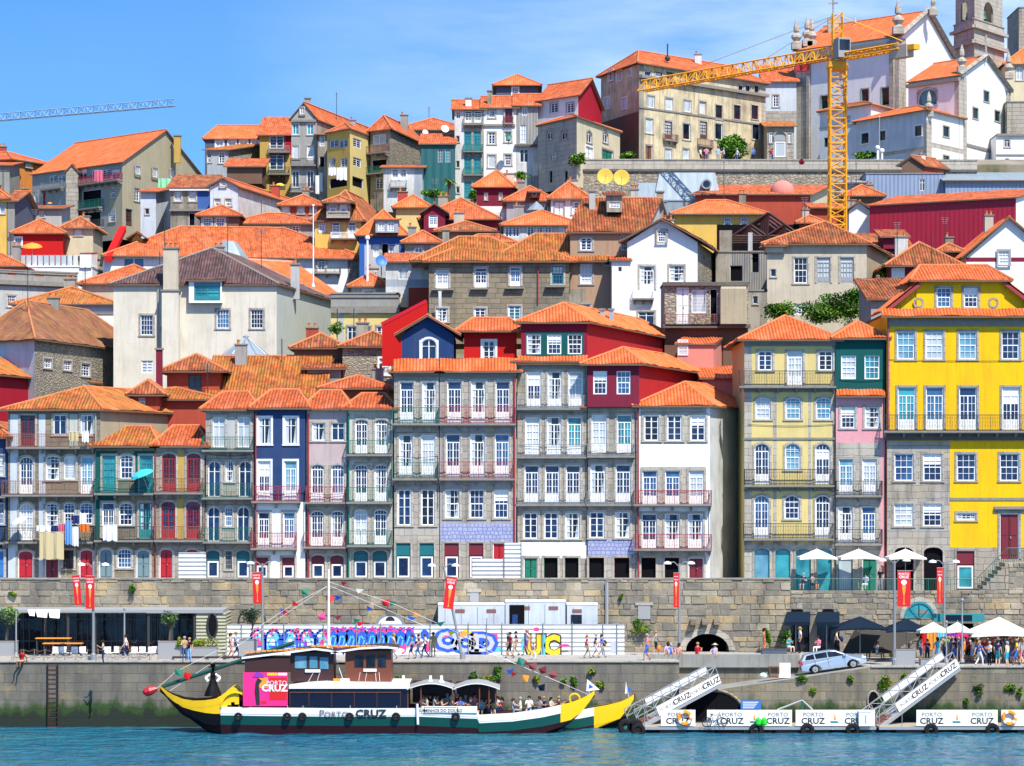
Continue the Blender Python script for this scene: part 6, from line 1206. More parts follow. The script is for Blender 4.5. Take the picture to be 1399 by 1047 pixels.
def banner(root,x0,x1,y0,y1,Y,lean=0):
 A=P(x0,y1,Y);B=P(x1,y0,Y);w_,h_=B.x-A.x,B.z-A.z;X=Matrix.Translation(((A.x+B.x)/2,Y,A.z))@Matrix.Rotation(lean,4,'Y');m=MB();m.box(-w_/2,w_/2,0,.03,0,h_,'banner_red',X)
 m.tube(X@Vector((-w_/2,.015,h_)),X@Vector((w_/2+.15,.015,h_)),.025,'iron_grey',n=5);o=m.build('banner',root)
 m=MB();Z=X@Matrix.Translation((0,-.006,0));textmesh(m,'PORTO',Z@Matrix.Translation((0,0,h_*.88)),w_*.24,'lettering_white',.02);textmesh(m,'CRUZ',Z@Matrix.Translation((0,0,h_*.79)),w_*.28,'lettering_white',.03)
 prof=[(.10,.06),(.04,.12),(.03,.3),(.10,.42),(.14,.55),(.13,.62)]
 for(r0,z0),(r1,z1)in zip(prof,prof[1:]):m.poly([Z@Vector((-r0*w_,-.004,z0*h_)),Z@Vector((r0*w_,-.004,z0*h_)),Z@Vector((r1*w_,-.004,z1*h_)),Z@Vector((-r1*w_,-.004,z1*h_))],'banner_orange')
 m.poly([Z@Vector((.22*w_*math.cos(k*math.pi/6),-.006,h_*.68+.07*h_*math.sin(k*math.pi/6)))for k in range(12)][::-1],'lettering_white');m.build('print',o)
def lamp(x,ytop,Y,z0,lb,banners,lean=0.0,arms=2,xb=None):
 A=P(x,900,Y);A.z=z0;B=P(xb or x,ytop,Y);root=empty('street_lamp',A,lb,'street lamp','street lamps with red banners');m=MB();m.tube(A,B,.11,'iron_grey',.075,8);m.lathe(A,[(.2,0),(.18,.5),(.12,.6)],'iron_grey',8);m.build('pole',root)
 m=MB();sides=(-1,1)if arms==2 else(1,)
 for s in sides:m.path([B-Vector((0,0,.25)),B+Vector((s*.35,0,.1)),B+Vector((s*.75,0,.08))],.035,'iron_grey')
 m.build('arm',root)
 for s in sides:mm_=MB();mm_.lathe(B+Vector((s*.85,0,-.06)),[(.05,.0),(.3,.02),(.26,.14),(.06,.22)],'frame',10);mm_.build('luminaire',root)
 for q in banners:banner(root,*q)
lamp(127.5,772,200.8,ZQ,'grey lamp post with two red banners at the left end of the quay',[(102,112,786,827,200.7,-.08),(117,129,787,832,200.6,0)]);lamp(358.5,770,203,ZQ,'lamp post with a red banner beside the olive tree and hoarding',[(346,358,782,825,202.9,-.03)])
lamp(632,773,203.5,ZQ,'leaning lamp post with a tilted red banner in front of the OLD graffiti',[(605,619,788,832,203.3,.12)],xb=606);lamp(928,770,205,ZQ+.1,'lamp post with a very narrow red banner near the dark arch',[(920,927.5,783,830,204.9,0)]);lamp(1222,766,200.9,ZR,'tall lamp post with a wide red banner near the silver car',[(1226,1244,780,829,200.8,0)]);lamp(1290,768,208,ZR,'lamp post with a narrow red and orange banner over the crowd',[(1280,1288,776,825,207.9,0)])
for i_,x in enumerate((22,170)):pole(x,832,897,203.2,.06,'frame_grey',('thin grey mast at the left of the restaurant terrace','thin grey mast in the middle of the restaurant terrace')[i_],'mast','mast')
pole(1314.5,820,905,200.6,.07,'frame_grey','right gate post of the second gangway','gate_post','post');pole(1293,850,905,200.6,.06,'frame_grey','left gate post of the second gangway','gate_post','post')
m=MB();zz0=ZQ
for k in range(14):
 q=P(18+k*14.5,0,201.3).x;m.tube((q,201.3,ZQ),(q,201.3,ZQ+.85),.02,'steel',n=4)
 if k<13:q2=P(18+(k+1)*14.5,0,201.3).x;m.path([Vector((q,201.3,ZQ+.82)),Vector(((q+q2)/2,201.3,ZQ+.68)),Vector((q2,201.3,ZQ+.82))],.015,'iron_rust')
tag(m.build('rope_rail'),'rope rail on thin posts along the left quay edge','rail')
m=MB();q=P(72,0,199.8).x
for s in(-.35,.35):m.tube((q+s,199.8,-.5),(q+s,199.8,ZQ),.05,'wood_dark',n=4)
for k in range(14):m.tube((q-.35,199.8,k*.33),(q+.35,199.8,k*.33),.03,'wood_dark',n=4)
tag(m.build('quay_ladder'),'dark iron ladder down the quay wall at the left','ladder')
def loft_boat(name,label,st,yc,paint,base_py=None):
 """st: px, sheer py, bottom py, half beam"""
 root=empty(name,(P(st[len(st)//2][0],0,yc).x,yc,0),label,'boat','traditional river boats');Yp=yc-1.5
 m=MB();rows=[]
 for px,s,bt,b,*dd in st:
  a,z=P(px,s,Yp),P(px,bt,Yp).z;h=max(.05,a.z-z);d1,d2=[q*Yp/F for q in(dd or(11.5,24))]
  lv=[(1.0,1.0),(.985,max(.02,1-d1/h)),(.95,max(.01,1-d2/h)),(.86,.16*(h>1.4)),(0,0)]
  L=[Vector((a.x,yc-b*q,z+h*f))for q,f in lv];L[4]=Vector((a.x,yc,z));rr=[Vector((p.x,2*yc-p.y,p.z))for p in L];rows.append((px,L,rr))
 for(x0,A,Ar),(x1,B,Br)in zip(rows,rows[1:]):
  for k in range(4):
   mt=paint((x0+x1)/2,k);m.poly([A[k+1],B[k+1],B[k],A[k]],mt);m.poly([Ar[k],Br[k],Br[k+1],Ar[k+1]],mt)
  d=Vector((0,0,.45));m.poly([A[0]-d,B[0]-d,Br[0]-d,Ar[0]-d],'deck')
  for U,V_,s in((A,B,1),(Ar,Br,-1)):e=Vector((0,.12*s,0));m.poly([U[0],V_[0],V_[0]+e,U[0]+e],'hull_white' if paint((x0+x1)/2,0)=='hull_white' else 'hull_yellow');m.poly([U[0]+e,V_[0]+e,V_[0]+e-d,U[0]+e-d],'wood_dark')
 m.build('hull',root);return root
def pt1(x,k):
 if x<302:return 'hull_yellow' if k<1 else 'black' if k<3 or x<285 else 'hull_red'
 if x>766:return 'hull_yellow' if(k<2 or x>790)else 'hull_red'
 return('hull_white','hull_green','hull_red','hull_red')[k]
st=[(215,939,944,.06,3,4),(219,942,949,.2,4,5),(226,947,957,.4,6,8),(234,951,965,.65,8,11),(248,956,978,1.0,11,17),(263,958,990,1.3,13,22),(280,957,1002,1.6,17,32),(292,955,1008,1.75,20,36),(301.5,952,1010,1.85,23,38),(302,965.5,1010,1.85),(350,966,1014,2.0),(450,967,1016,2.05),(550,967,1016,2.05),(575,967,1016,2.05),(600,968,1016,2.05),(652,970,1016,2.0),(655,976,1016,2.0),(700,974,1014,1.8),(740,969,1010,1.45),(766,964,1000,1.1),(780,961,990,.8),(795,956,975,.45),(806,951,961,.2),(813,946,951,.06)]
YB=196.2;bo=loft_boat('rabelo_boat','long wooden river cruise boat with yellow ends and a green and white hull',st,YB,pt1)
YN=YB-2.06
def bx(nm,x0,x1,y0,y1,ya,yb,mt,root=bo,Yp=None):
 Yp=Yp or YN;a,b=P(x0,y1,Yp),P(x1,y0,Yp);m=MB();m.box(a.x,b.x,ya,yb,a.z,b.z,mt);return m.build(nm,root)
m=MB();prof=[(296,954),(304,950),(310,944),(315,940),(320,943),(326,950)];low=[(x,y+3.5)for x,y in prof]
for(a,b)in zip(prof,prof[1:]):
 A,B=P(*a,YN),P(*b,YN)
 for s in(-1.75,1.55):m.poly([(A.x,YB+s,A.z-(1.0 if True else 0)),(B.x,YB+s,A.z-1.0),(B.x,YB+s,B.z),(A.x,YB+s,A.z)],'hull_yellow')
 m.poly([(A.x,YB-1.75,A.z),(B.x,YB-1.75,B.z),(B.x,YB+1.55,B.z),(A.x,YB+1.55,A.z)],'hull_yellow')
m.build('stern_cowling',bo)
m=MB();c=P(322,967,YN+.3)
for k in range(10):
 t0,t1=math.pi*k/10,math.pi*(k+1)/10
 for r0 in(1.0,):m.poly([(c.x+r0*math.cos(t0),YN+.2,c.z+1.05*math.sin(t0)),(c.x+r0*math.cos(t1),YN+.2,c.z+1.05*math.sin(t1)),(c.x+r0*math.cos(t1),YB+1.7,c.z+1.05*math.sin(t1)),(c.x+r0*math.cos(t0),YB+1.7,c.z+1.05*math.sin(t0))],'hull_yellow')
 m.tube((c.x+math.cos(t0),YN+.2,c.z+1.05*math.sin(t0)),(c.x+math.cos(t1),YN+.2,c.z+1.05*math.sin(t1)),.07,'hull_yellow',n=5)
m.poly([(c.x-1,YB+1.6,c.z),(c.x+1,YB+1.6,c.z),(c.x+1,YB+1.6,c.z+.9),(c.x-1,YB+1.6,c.z+.9)],'wood_dark');m.build('stern_hood',bo)
m=MB();A,B=P(205,944,YB),P(402,878,YB);m.tube(A+(B-A)*.08,B,.13,'hull_green',.13,8);m.build('steering_oar',bo)
m=MB();m.lathe((0,0,0),[(.05,-.5),(.3,-.35),(.32,0),(.2,.35),(.14,.5)],'leaf_red',8,Matrix.Translation(A)@(B-A).to_track_quat('Z','Y').to_matrix().to_4x4());m.build('oar_blade',bo)
o=bx('billboard',332,393,919,965,YN+.02,YN+.12,'magenta');m=MB();y=YN
def qd(x0,x1,y0,y1,mt,k):a,b=P(x0,y1,YN),P(x1,y0,YN);m.box(a.x,b.x,YN+.013-.006*k,YN+.018-.006*k,a.z,b.z,mt)
qd(368,392,926,957,'banner_red',0);qd(365,379,919.5,923,'paint_yellow',0);qd(380,392,919.5,923,'mat_white',0);qd(352,366,926,940,'banner_orange',0);qd(356,364,958,962,'banner_red',0)
X=Matrix.Translation(P(378,936,YN-.01));textmesh(m,'PORTO',X,.42,'lettering_white',0);textmesh(m,'CRUZ',Matrix.Translation(P(375.5,944.5,YN-.01)),.66,'lettering_white',.04)
c=P(353,950,YN);m.poly([P(350,963,YN-.012),P(355,963,YN-.012),P(354,935,YN-.012),P(358,930,YN-.012),P(352,926,YN-.012),P(349,933,YN-.012),P(348,945,YN-.012)],'ink');m.poly([P(345,925,YN-.014),P(361,926,YN-.014),P(358,920,YN-.014),P(350,918.5,YN-.014)],'purple');m.build('print',o)
o=bx('aft_cabin',334,396,900,919,YN+.25,YB+1.6,'wood_dark')
bx('saloon_glass',395,556,942,966.5,YN+.12,YB+1.9,'navy_glass')
m=MB()
for x in(396,422,453,484,515,547):a=P(x,966,YN);m.box(a.x-.04,a.x+.04,YN+.04,YN+.11,a.z,P(x,942,YN).z,'wood_dark')
a,b=P(396,946,YN),P(548,946,YN);m.box(a.x,b.x,YN+.03,YN+.1,a.z-.03,a.z+.03,'wood');m.build('window_frames',bo)
m=MB();rp=[(395,936),(420,932.5),(445,931),(470,932),(560,933)]
for(a,b)in zip(rp,rp[1:]):
 A,B=P(*a,YN),P(*b,YN);z=P(400,941,YN).z
 m.poly([(A.x,YN-.1,z),(B.x,YN-.1,z),(B.x,YN-.1,B.z),(A.x,YN-.1,A.z)],'hull_white');m.poly([(A.x,YN-.1,A.z),(B.x,YN-.1,B.z),(B.x,YB+2.1,B.z),(A.x,YB+2.1,A.z)],'hull_white');m.poly([(A.x,YB+2.1,z),(B.x,YB+2.1,z),(B.x,YN-.1,z),(A.x,YN-.1,z)],'hull_white')
m.build('saloon_roof',bo)
for x0,x1 in((556,622),(618,683)):
 m=MB();n=10;top=933.5;bot=942.5
 for k in range(n):
  f0,f1=k/n,(k+1)/n;e=lambda f:P(x0+(x1-x0)*f,bot-(bot-top)*math.sin(math.pi*(f*.92+.04)),YN);A,B=e(f0),e(f1)
  for dz,mt in((0,'frame_grey'),(-.06,'wood_dark')):m.poly([(A.x,YN-.1,A.z+dz),(B.x,YN-.1,B.z+dz),(B.x,YB+2.1,B.z+dz),(A.x,YB+2.1,A.z+dz)],mt)
  m.poly([(A.x,YN-.1,A.z-.06),(B.x,YN-.1,B.z-.06),(B.x,YN-.1,B.z),(A.x,YN-.1,A.z)],'hull_white')
 m.build('canopy',bo)
m=MB()
for x in(557,575,620,655,668,677):
 for y in(YN+.15,YB+1.8):m=MB();a=P(x,968,YN);m.tube((a.x,y,a.z),(a.x,y,P(x,939,YN).z),.05,'wood',n=5);m.build('canopy_post',bo)
bx('interior_shade',561,616,935,966,YB+1.75,YB+1.85,'wood_dark');bx('interior_shade',622,676,936,966,YB+1.75,YB+1.85,'wood_dark')  # dark boards added behind the seats to paint the shade inside the canopies
def cabin(nm,x0,x1,y0,y1,wins,mt):
 a,b=P(x0,y1,YN),P(x1,y0,YN);m=MB();m.box(a.x,b.x,YN+.6,YB+1.3,a.z,b.z,mt);o=m.build(nm,bo)
 for wx0,wx1,wy0,wy1 in wins:w1,w2=P(wx0,wy1,YN),P(wx1,wy0,YN);mm_=MB();mm_.box(w1.x,w2.x,YN+.55,YN+.59,w1.z,w2.z,'g_s' if nm=='wheelhouse' else 'g_d');mm_.build('window',o)
cabin('wheelhouse',396,455,892,932,[(402,418,897,914),(422,433,898,914),(436,448,899,915)],'wood_dark');cabin('deckhouse',471,534,890,933,[(484,496,896,912),(500,512,896,912),(516,527,896,912)],'wood')
def slantroof(nm,pts,mt,th=3):
 m=MB()
 for(a,b)in zip(pts,pts[1:]):
  A,B=P(*a,YN),P(*b,YN);d=Vector((0,0,-.14))
  for e,mt2 in((Vector(),mt),(d,mt)):m.poly([A+e+Vector((0,.1,0)),B+e+Vector((0,.1,0)),Vector((B.x,YB+1.8,B.z))+e,Vector((A.x,YB+1.8,A.z))+e],mt2)
  m.poly([A+d+Vector((0,.1,0)),B+d+Vector((0,.1,0)),B+Vector((0,.1,0)),A+Vector((0,.1,0))],'hull_white')
 m.build(nm,bo)
slantroof('wheelhouse_roof',[(330,898),(395,890),(430,885.5),(450,888),(468,893)],'wood_dark');slantroof('deckhouse_roof',[(452,891),(490,885),(525,883),(544,885)],'wood_dark')
m=MB()
for k in range(26):a=P(336+k*7.6,893-k*.4 if k<12 else 885,YN);m.box(a.x-.16,a.x+.16,YN+.8,YN+1.2,a.z,a.z+.09,'banner_orange')
m.build('rolled_lifejackets',bo)
for x0,x1,y in((416,437,917),(496,514,916)):o=bx('name_board',x0,x1,y-1.5,y+2.5,YN+.5,YN+.54,'mat_white')
bx('orange_locker',455,464,928,933,YN+.2,YN+.7,'banner_orange');bx('white_locker',464.5,477,928,933,YN+.2,YN+.7,'mat_white')
m=MB();A,B=P(449,934,YB),P(449,778,YB);m.tube(A,A+Vector((0,0,1.2)),.28,'hull_white',.14,8);m.tube(A+Vector((0,0,1)),B,.13,'hull_white',.06,8);m.build('mast',bo)
m=MB();top=P(449,800,YB)
for x,y in((421,932),(433,932),(470,932),(490,931),(499,931),(514,931),(519,931)):m.tube(P(449,880 if x<460 else 872,YB)if x in(421,433,470)else P(x+(8 if x<510 else-4),885,YB),P(x,y,YN+.1),.018,'frame',n=3)
m.tube(top,P(806,950,YB),.012,'frame',n=3);m.tube(top,P(232,906+38,YB),.012,'frame',n=3);m.build('rigging',bo)
Xh=lambda px,py:Matrix.Translation(P(px,py,YN-.035))
m=MB();textmesh(m,'P',Xh(440,980),.72,'ink_grey',0);textmesh(m,'ORTO',Xh(459.5,980),.56,'ink_grey',0,1.05);m.build('lettering',bo);m=MB();textmesh(m,'CRUZ',Xh(507,979.5),.70,'ink',.03,1.12)
m.build('lettering',bo)
bx('bulwark',576,652,965,974,YN-.03,YN+.05,'hull_white');m=MB();textmesh(m,'CAMINHOS DO DOURO',Matrix.Translation(P(602,973,YN-.045)),.30,'ink',.012,.9)
for(x0,y0,x1,y1)in((579,966.5,626,967),(579,973.8,626,974.3),(579,966.5,580,974.3),(625,966.5,626,974.3)):a,b=P(x0,y1,YN),P(x1,y0,YN);m.box(a.x,b.x,YN-.042,YN-.036,a.z,b.z,'ink')
m.build('name_panel',bo)
def torus(m,c,r,t,mt,X=None,n=14,k=6,mt2=None):
 for i in range(n):
  a0,a1=2*math.pi*i/n,2*math.pi*(i+1)/n
  for j in range(k):
   b0,b1=2*math.pi*j/k,2*math.pi*(j+1)/k;f=lambda a,b:Vector(c)+Vector(((r+t*math.cos(b))*math.cos(a),t*math.sin(b),(r+t*math.cos(b))*math.sin(a)))
   m.poly([f(a0,b0),f(a1,b0),f(a1,b1),f(a0,b1)],mt2 if(mt2 and i%4==0)else mt)
for x in(325.5,392,413,477.5,541,622.5):m=MB();c=P(x,979.5,YN-.13);torus(m,c,.2,.1,'tyre');m.tube(c+Vector((0,0,.2)),c+Vector((.05,.1,.75)),.012,'frame',n=3);m.build('tyre_fender',bo)
m=MB();a=P(570,970,YN);m.tube(P(570,962,YN-.12),P(571,990,YN-.12),.09,'frame',n=6);m.build('white_fender',bo)
for x in(551,588,603):m=MB();c=P(x,933,YB);m.lathe(c,[(.22,0),(.12,.2),(.1,.5)],'hull_white',8);m.build('roof_vent',bo)
m=MB();c=P(790,962,YB-.5);torus(m,P(785,955,YB-.2),.35,.07,'hull_yellow');m.build('bow_ring',bo)
PEN=[(1,470,797,'banner_red'),(1,492,807,'canvas_white'),(0,451,818,'banner_red'),(1,462,817,'paint_blue'),(0,440,843,'paint_pink'),(1,463,843,'leaf_maroon'),(1,488,848,'leaf_green'),(1,493,852,'banner_red'),(1,505,832,'paint_blue'),(0,527,824,'banner_red'),(1,537,824,'leaf_green'),(1,570,840,'banner_orange'),(1,563,845,'paint_blue'),(0,417,809,'leaf_green'),(1,404,826,'banner_red'),(1,387,836,'paint_blue'),(1,391,838,'banner_red'),(1,603,852,'leaf_green'),(1,617,865,'paint_yellow'),(0,633,867,'banner_orange'),(0,244,919,'leaf_green'),(0,256,924,'banner_red'),(0,712,904,'leaf_green'),(1,718,905,'banner_red'),(0,728,911,'leaf_maroon'),(0,742,916,'leaf_maroon'),(0,756,922,'leaf_maroon'),(1,698,917,'paint_blue'),(1,702,921,'banner_red'),(0,718,927,'banner_orange'),(0,740,940,'canvas_navy')]
for i_,(k,x,y,mt)in enumerate(PEN):
 c=P(x,y,YB+rnd.uniform(-.6,.6));s=.29 if y>800 else .25;r2=rnd.uniform(-.5,.5);X=Matrix.Translation(c)@Matrix.Rotation(r2,4,'Y')@Matrix.Rotation(rnd.uniform(-.6,.6),4,'Z');m=MB()
 q=[Vector((-s,0,s*.7)),Vector((s,.08,s*.8)),Vector((s*.7,-.05,-s*.8)),Vector((-s*.8,.05,-s*.6))]if k==0 else[Vector((-s,0,s*.6)),Vector((s,0,s*.1)),Vector((-s*.6,.06,-s*.7))]
 m.poly([X@v for v in q],mt);m.poly([X@(v+Vector((0,.012,0)))for v in q][::-1],mt);m.build('pennant',bo)
m=MB();m.path([P(449,795,YB),P(540,826,YB),P(620,862,YB),P(700,905,YB),P(806,950,YB)],.012,'frame',3);m.path([P(449,800,YB),P(400,826,YB),P(330,872,YB),P(240,918,YB),P(214,941,YB)],.012,'frame',3);m.build('pennant_line',bo)
sr_=empty('lady_figure',P(291,950,YB-1.0),'black figure of a lady with white sleeves and a flat hat on the boat stern','statue');c=P(291,951,YB-1.0);m=MB()
m.lathe(c,[(.62,0),(.5,.35),(.3,.8),(.18,1.15),(.2,1.45),(.17,1.6),(.07,1.68),(.1,1.75),(.12,1.85),(.1,1.95)],'black',10);m.build('body',sr_);m=MB();m.lathe(c+Vector((0,0,1.95)),[(.33,0),(.33,.05),(.16,.06),(.15,.2),(.34,.24),(.34,.27)],'black',12);m.build('hat',sr_)
for s in(-1,1):m=MB();m.path([c+Vector((s*.17,-.05,1.5)),c+Vector((s*.5,-.1,1.25)),c+Vector((s*.3,-.25,1.0))],.09,'canvas_white',6);m.build('sleeve',sr_)
def pt2(x,k):return 'hull_yellow' if(x>812 and k<3)or(x>850)else('hull_white','hull_green','hull_red','hull_red')[k]
b2_=loft_boat('rabelo_boat','moored river boat whose yellow bow shows behind the cruise boat',[(690,975,1010,.6),(740,975,1012,.8),(790,972,1010,.8),(812,968,1004,.7),(830,965,996,.55),(848,961,984,.35),(860,956,969,.15),(869,950,955,.04)],198.9,pt2)
for x,y,yb,lb in((812,928,955,'small white and blue flag between the two boats'),(865,932,953,'tiny white pennant on the moored boat bow')):
 A,B=P(x-6,yb,198.7),P(x-10,y,198.7);m=MB();m.tube(A,B,.02,'frame',n=4);m.poly([B,B+Vector((.9 if x<850 else .15,.1,-.75)),B+Vector((-.05,0,-.85))],'canvas_white');m.poly([B+Vector((.15,-.01,-.35)),B+Vector((.45,.02,-.55)),B+Vector((.12,-.01,-.65))],'paint_blue');tag(m.build('flag'),lb,'flag')
YP=195.0;zd=.42
def pontoon(x0,x1,lb,panels,tyres):
 a,b=P(x0,0,YP).x,P(x1,0,YP).x;root=empty('pontoon',((a+b)/2,196.7,0),lb,'pontoon','floating pontoons');m=MB();m.box(a,b,YP,198.4,zd-.12,zd,'deck');m.box(a,b,YP-.04,YP,zd-.2,zd-.02,'steel');m.build('deck',root)
 n=max(2,int((b-a)/3.2))
 for k in range(n):q=a+(b-a)*(k+.5)/n;mm_=MB();mm_.box(q-.9,q+.9,YP+.1,198.3,-.35,zd-.201,'tyre' if k%2 else 'wood_dark');mm_.build('float',root)
 for q in panels:
  p0,p1=P(q[0],992,YP-.05),P(q[1],970,YP-.05);mm_=MB();mm_.box(p0.x,p1.x,YP-.07,YP-.04,p0.z,p1.z,'canvas_white');o=mm_.build('banner',root);mm_=MB()
  for tx in q[2]:
   textmesh(mm_,'PORTO',Matrix.Translation(P(tx,979,YP-.08)),.38,'ink_grey',0,1.1);textmesh(mm_,'CRUZ',Matrix.Translation(P(tx,989,YP-.08)),.58,'ink',.02,1.05)
  for tx in q[3]:c=P(tx,981,YP-.08);mm_.poly([c+Vector((-.25,0,-.35)),c+Vector((.3,0,-.35)),c+Vector((.2,0,-.22)),c+Vector((-.3,0,-.22))],'frame_teal');mm_.poly([c+Vector((-.05,0,-.15)),c+Vector((.12,0,-.15)),c+Vector((.02,0,.35))],'banner_orange')
  mm_.build('print',o)
 for k in range(int((b-a)/1.5)+1):q=a+.02+(b-a-.04)*k/int((b-a)/1.5);mm_=MB();mm_.tube((q,YP,zd),(q,YP,zd+1.2),.025,'steel',n=4);mm_.build('post',root)
 for q in tyres:mm_=MB();torus(mm_,P(q,998,YP-.25),.34,.16,'tyre');mm_.build('tyre_fender',root)
 return root
pa=pontoon(880,1197,'floating landing stage with white banners below the silver car',[(903,950,(926,),()),(966,1082,(1000,1063),(1030,)),(1087,1195,(1111,1170),(1140,))],(872,1033,1103,1165));pb_=pontoon(1201,1450,'floating landing stage at the right edge with white banners',[(1252,1363,(1273,1342),(1307,)),(1368,1450,(1430,),())],(1272,1356))
for x in(855,868):m=MB();torus(m,P(x,993,195.6),.36,.2,'tyre');o=m.build('tyre_fender',pa)
for x,lb in((935.5,'orange lifebuoy on the banner beside the bicycle'),(1379,'orange lifebuoy on the pontoon at the right edge')):m=MB();c=P(x,981,YP-.2);torus(m,c,.42,.13,'banner_orange',mt2='mat_white');tag(m.build('lifebuoy'),lb,'lifebuoy','lifebuoys')
def gangway(xa,ya,xb,yb,ztop,lb,texts,under):
 A,B=P(xa,ya,196.4),P(xb,yb,196.4);B.z=ztop;L=(B-A).length;ang=math.atan2(B.z-A.z,B.x-A.x);root=empty('gangway',A,lb,'gangway','gangways from the quay to the pontoons')
 Bq=Vector((B.x,199.6,B.z));d=Bq-A;L=d.length;X=Matrix.Translation(A)@Matrix.Rotation(math.atan2(d.y,d.x),4,'Z')@Matrix.Rotation(-math.atan2(d.z,math.hypot(d.x,d.y)),4,'Y')
 m=MB();m.box(0,L,-.1,1.2,-.12,0,'frame_grey',X);m.box(0,L,-.14,-.09,-.3,-.1,'steel',X);m.build('walkway',root)
 m=MB();m.box(L*.24,L,-.16,-.145,-.05,.62,'canvas_white',X);o=m.build('banner',root);m=MB()
 for f in texts:textmesh(m,'PORTO',X@Matrix.Translation((L*f,-.17,.15)),.36,'ink_grey',0,1.1);textmesh(m,'CRUZ',X@Matrix.Translation((L*f+1.25,-.17,.12)),.55,'ink',.02,1.05)
 m.build('print',o)
 for y in(-.12,1.15):
  m=MB();n=9;m.box(0,L,y-.03,y+.03,1.15,1.22,'steel',X);m.box(0,L,y-.025,y+.025,.62,.67,'steel',X)
  for k in range(n+1):m.tube(X@Vector((L*k/n,y,0)),X@Vector((L*k/n,y,1.18)),.035,'steel',n=4);k<n and m.tube(X@Vector((L*k/n,y,1.18 if k%2 else .65)),X@Vector((L*(k+1)/n,y,.65 if k%2 else 1.18)),.025,'steel',n=4)
  m.build('handrail',root)
 m=MB();m.poly([X@Vector((L*.25,1.16,.65)),X@Vector((L,1.16,.65)),X@Vector((L,1.16,1.15)),X@Vector((L*.25,1.16,1.15))],'canvas_white');m.build('windscreen',root)
 m=MB()
 for k in range(4):m.box(.2+k*.3,.45+k*.3,0,1.1,.001,.05,'iron_rust',X)
 m.build('treads',root)
gangway(872,992,988,930,ZZ(932,199.6),'left aluminium gangway with white banners climbing to the ramp',(.36,.72),0);gangway(1200,992,1319,905,ZR+.1,'right aluminium gangway with white banners climbing to the crowd',(.36,.72),0)
m=MB();a,b=P(1012,969,199.6),P(1040,957,199.6);m.box(a.x,b.x,199.6,199.68,a.z,b.z,'frame_blue');m.tube((a.x+.3,199.7,a.z-1.2),(a.x+.3,199.7,b.z),.03,'steel');m.tube((b.x-.3,199.7,a.z-1.2),(b.x-.3,199.7,b.z),.03,'steel')
for k in range(4):m.box(a.x+.15,b.x-.2-.1*k,199.59,199.599,b.z-.16-.13*k,b.z-.11-.13*k,'lettering_white')
tag(m.build('notice_board'),'blue notice board at the foot of the ramp wall','sign')
m=MB();c=P(1193,957,199.93);m.poly([(c.x+.36*math.cos(t_*math.pi/8),199.97,c.z+.6*math.sin(t_*math.pi/8))for t_ in range(16)][::-1],'void');[m.tube((c.x+.4*math.cos(t_*math.pi/8),199.93,c.z+.65*math.sin(t_*math.pi/8)),(c.x+.4*math.cos((t_+1)*math.pi/8),199.93,c.z+.65*math.sin((t_+1)*math.pi/8)),.07,'granite',n=4)for t_ in range(16)];tag(m.build('culvert'),'dark oval culvert in the ramp wall by the second gangway','culvert')
m=MB();c=P(975,984,199.9);m.poly([(c.x+2.2*math.cos(t_*math.pi/12),199.96,c.z+2.0*math.sin(t_*math.pi/12))for t_ in range(13)][::-1],'void');[m.tube((c.x+2.3*math.cos(t_*math.pi/12),199.95,c.z+2.1*math.sin(t_*math.pi/12)),(c.x+2.3*math.cos((t_+1)*math.pi/12),199.95,c.z+2.1*math.sin((t_+1)*math.pi/12)),.12,'granite_dark',n=4)for t_ in range(12)];tag(m.build('culvert'),'wide dark arch in the quay wall under the first gangway','culvert')
m=MB();m.path([P(1062,970,198),P(1096,957,198),P(1110,970,198)],.07,'steel',5);m.path([P(1062,970,198.5),P(1096,957,198.5),P(1110,970,198.5)],.07,'steel',5);m.tube(P(1096,957,198),P(1096,957,198.5),.05,'steel');m.tube(P(1096,957,198),P(1096,990,198),.07,'iron_green');tag(m.build('steel_davit'),'bent steel ramp frame behind the pontoon banners','frame')
def bicycle(px,lb):
 c=P(px,0,YP-.35);root=empty('bicycle',(c.x,YP-.3,zd),lb,'bicycle');y=YP-.35;w1,w2=Vector((c.x-.52,y,zd+.34)),Vector((c.x+.52,y,zd+.34))
 for w_ in(w1,w2):
  m=MB();torus(m,w_,.32,.03,'tyre',n=18);
  for k in range(8):m.tube(w_,w_+Vector((.3*math.cos(k*math.pi/4),0,.3*math.sin(k*math.pi/4))),.006,'steel',n=3)
  m.build('wheel',root)
 bb=Vector((c.x-.05,y,zd+.3));se=Vector((c.x-.2,y,zd+.82));he=Vector((c.x+.4,y,zd+.85));m=MB()
 for u,v in((w1,bb),(w1,se),(bb,se),(bb,he),(se,he),(he,w2)):m.tube(u,v,.022,'iron',n=5)
 m.build('frame',root);m=MB();m.tube(he,he+Vector((-.05,0,.15)),.02,'iron');m.tube(he+Vector((-.05,-.25,.15)),he+Vector((-.05,.25,.15)),.018,'iron');m.build('handlebar',root);m=MB();m.box(se.x-.12,se.x+.12,y-.07,y+.07,se.z+.05,se.z+.1,'black');m.tube(se,se+Vector((0,0,.06)),.02,'iron');m.build('saddle',root)
bicycle(976,'dark bicycle leaning on the pontoon banner beside the lifebuoy')
for x,lb in((1036,'left bright green bag on the pontoon'),(1044,'right bright green bag on the pontoon')):m=MB();flat('bag_green',(.02,.6,.03),.5);c=P(x,991,YP-.35);m.lathe(c,[(.16,0),(.2,.1),(.19,.4),(.12,.5)],'bag_green',8);m.tube(c+Vector((-.08,0,.48)),c+Vector((.08,0,.6)),.02,'bag_green',n=4);tag(m.build('bag'),lb,'bag','green bags on the pontoon')
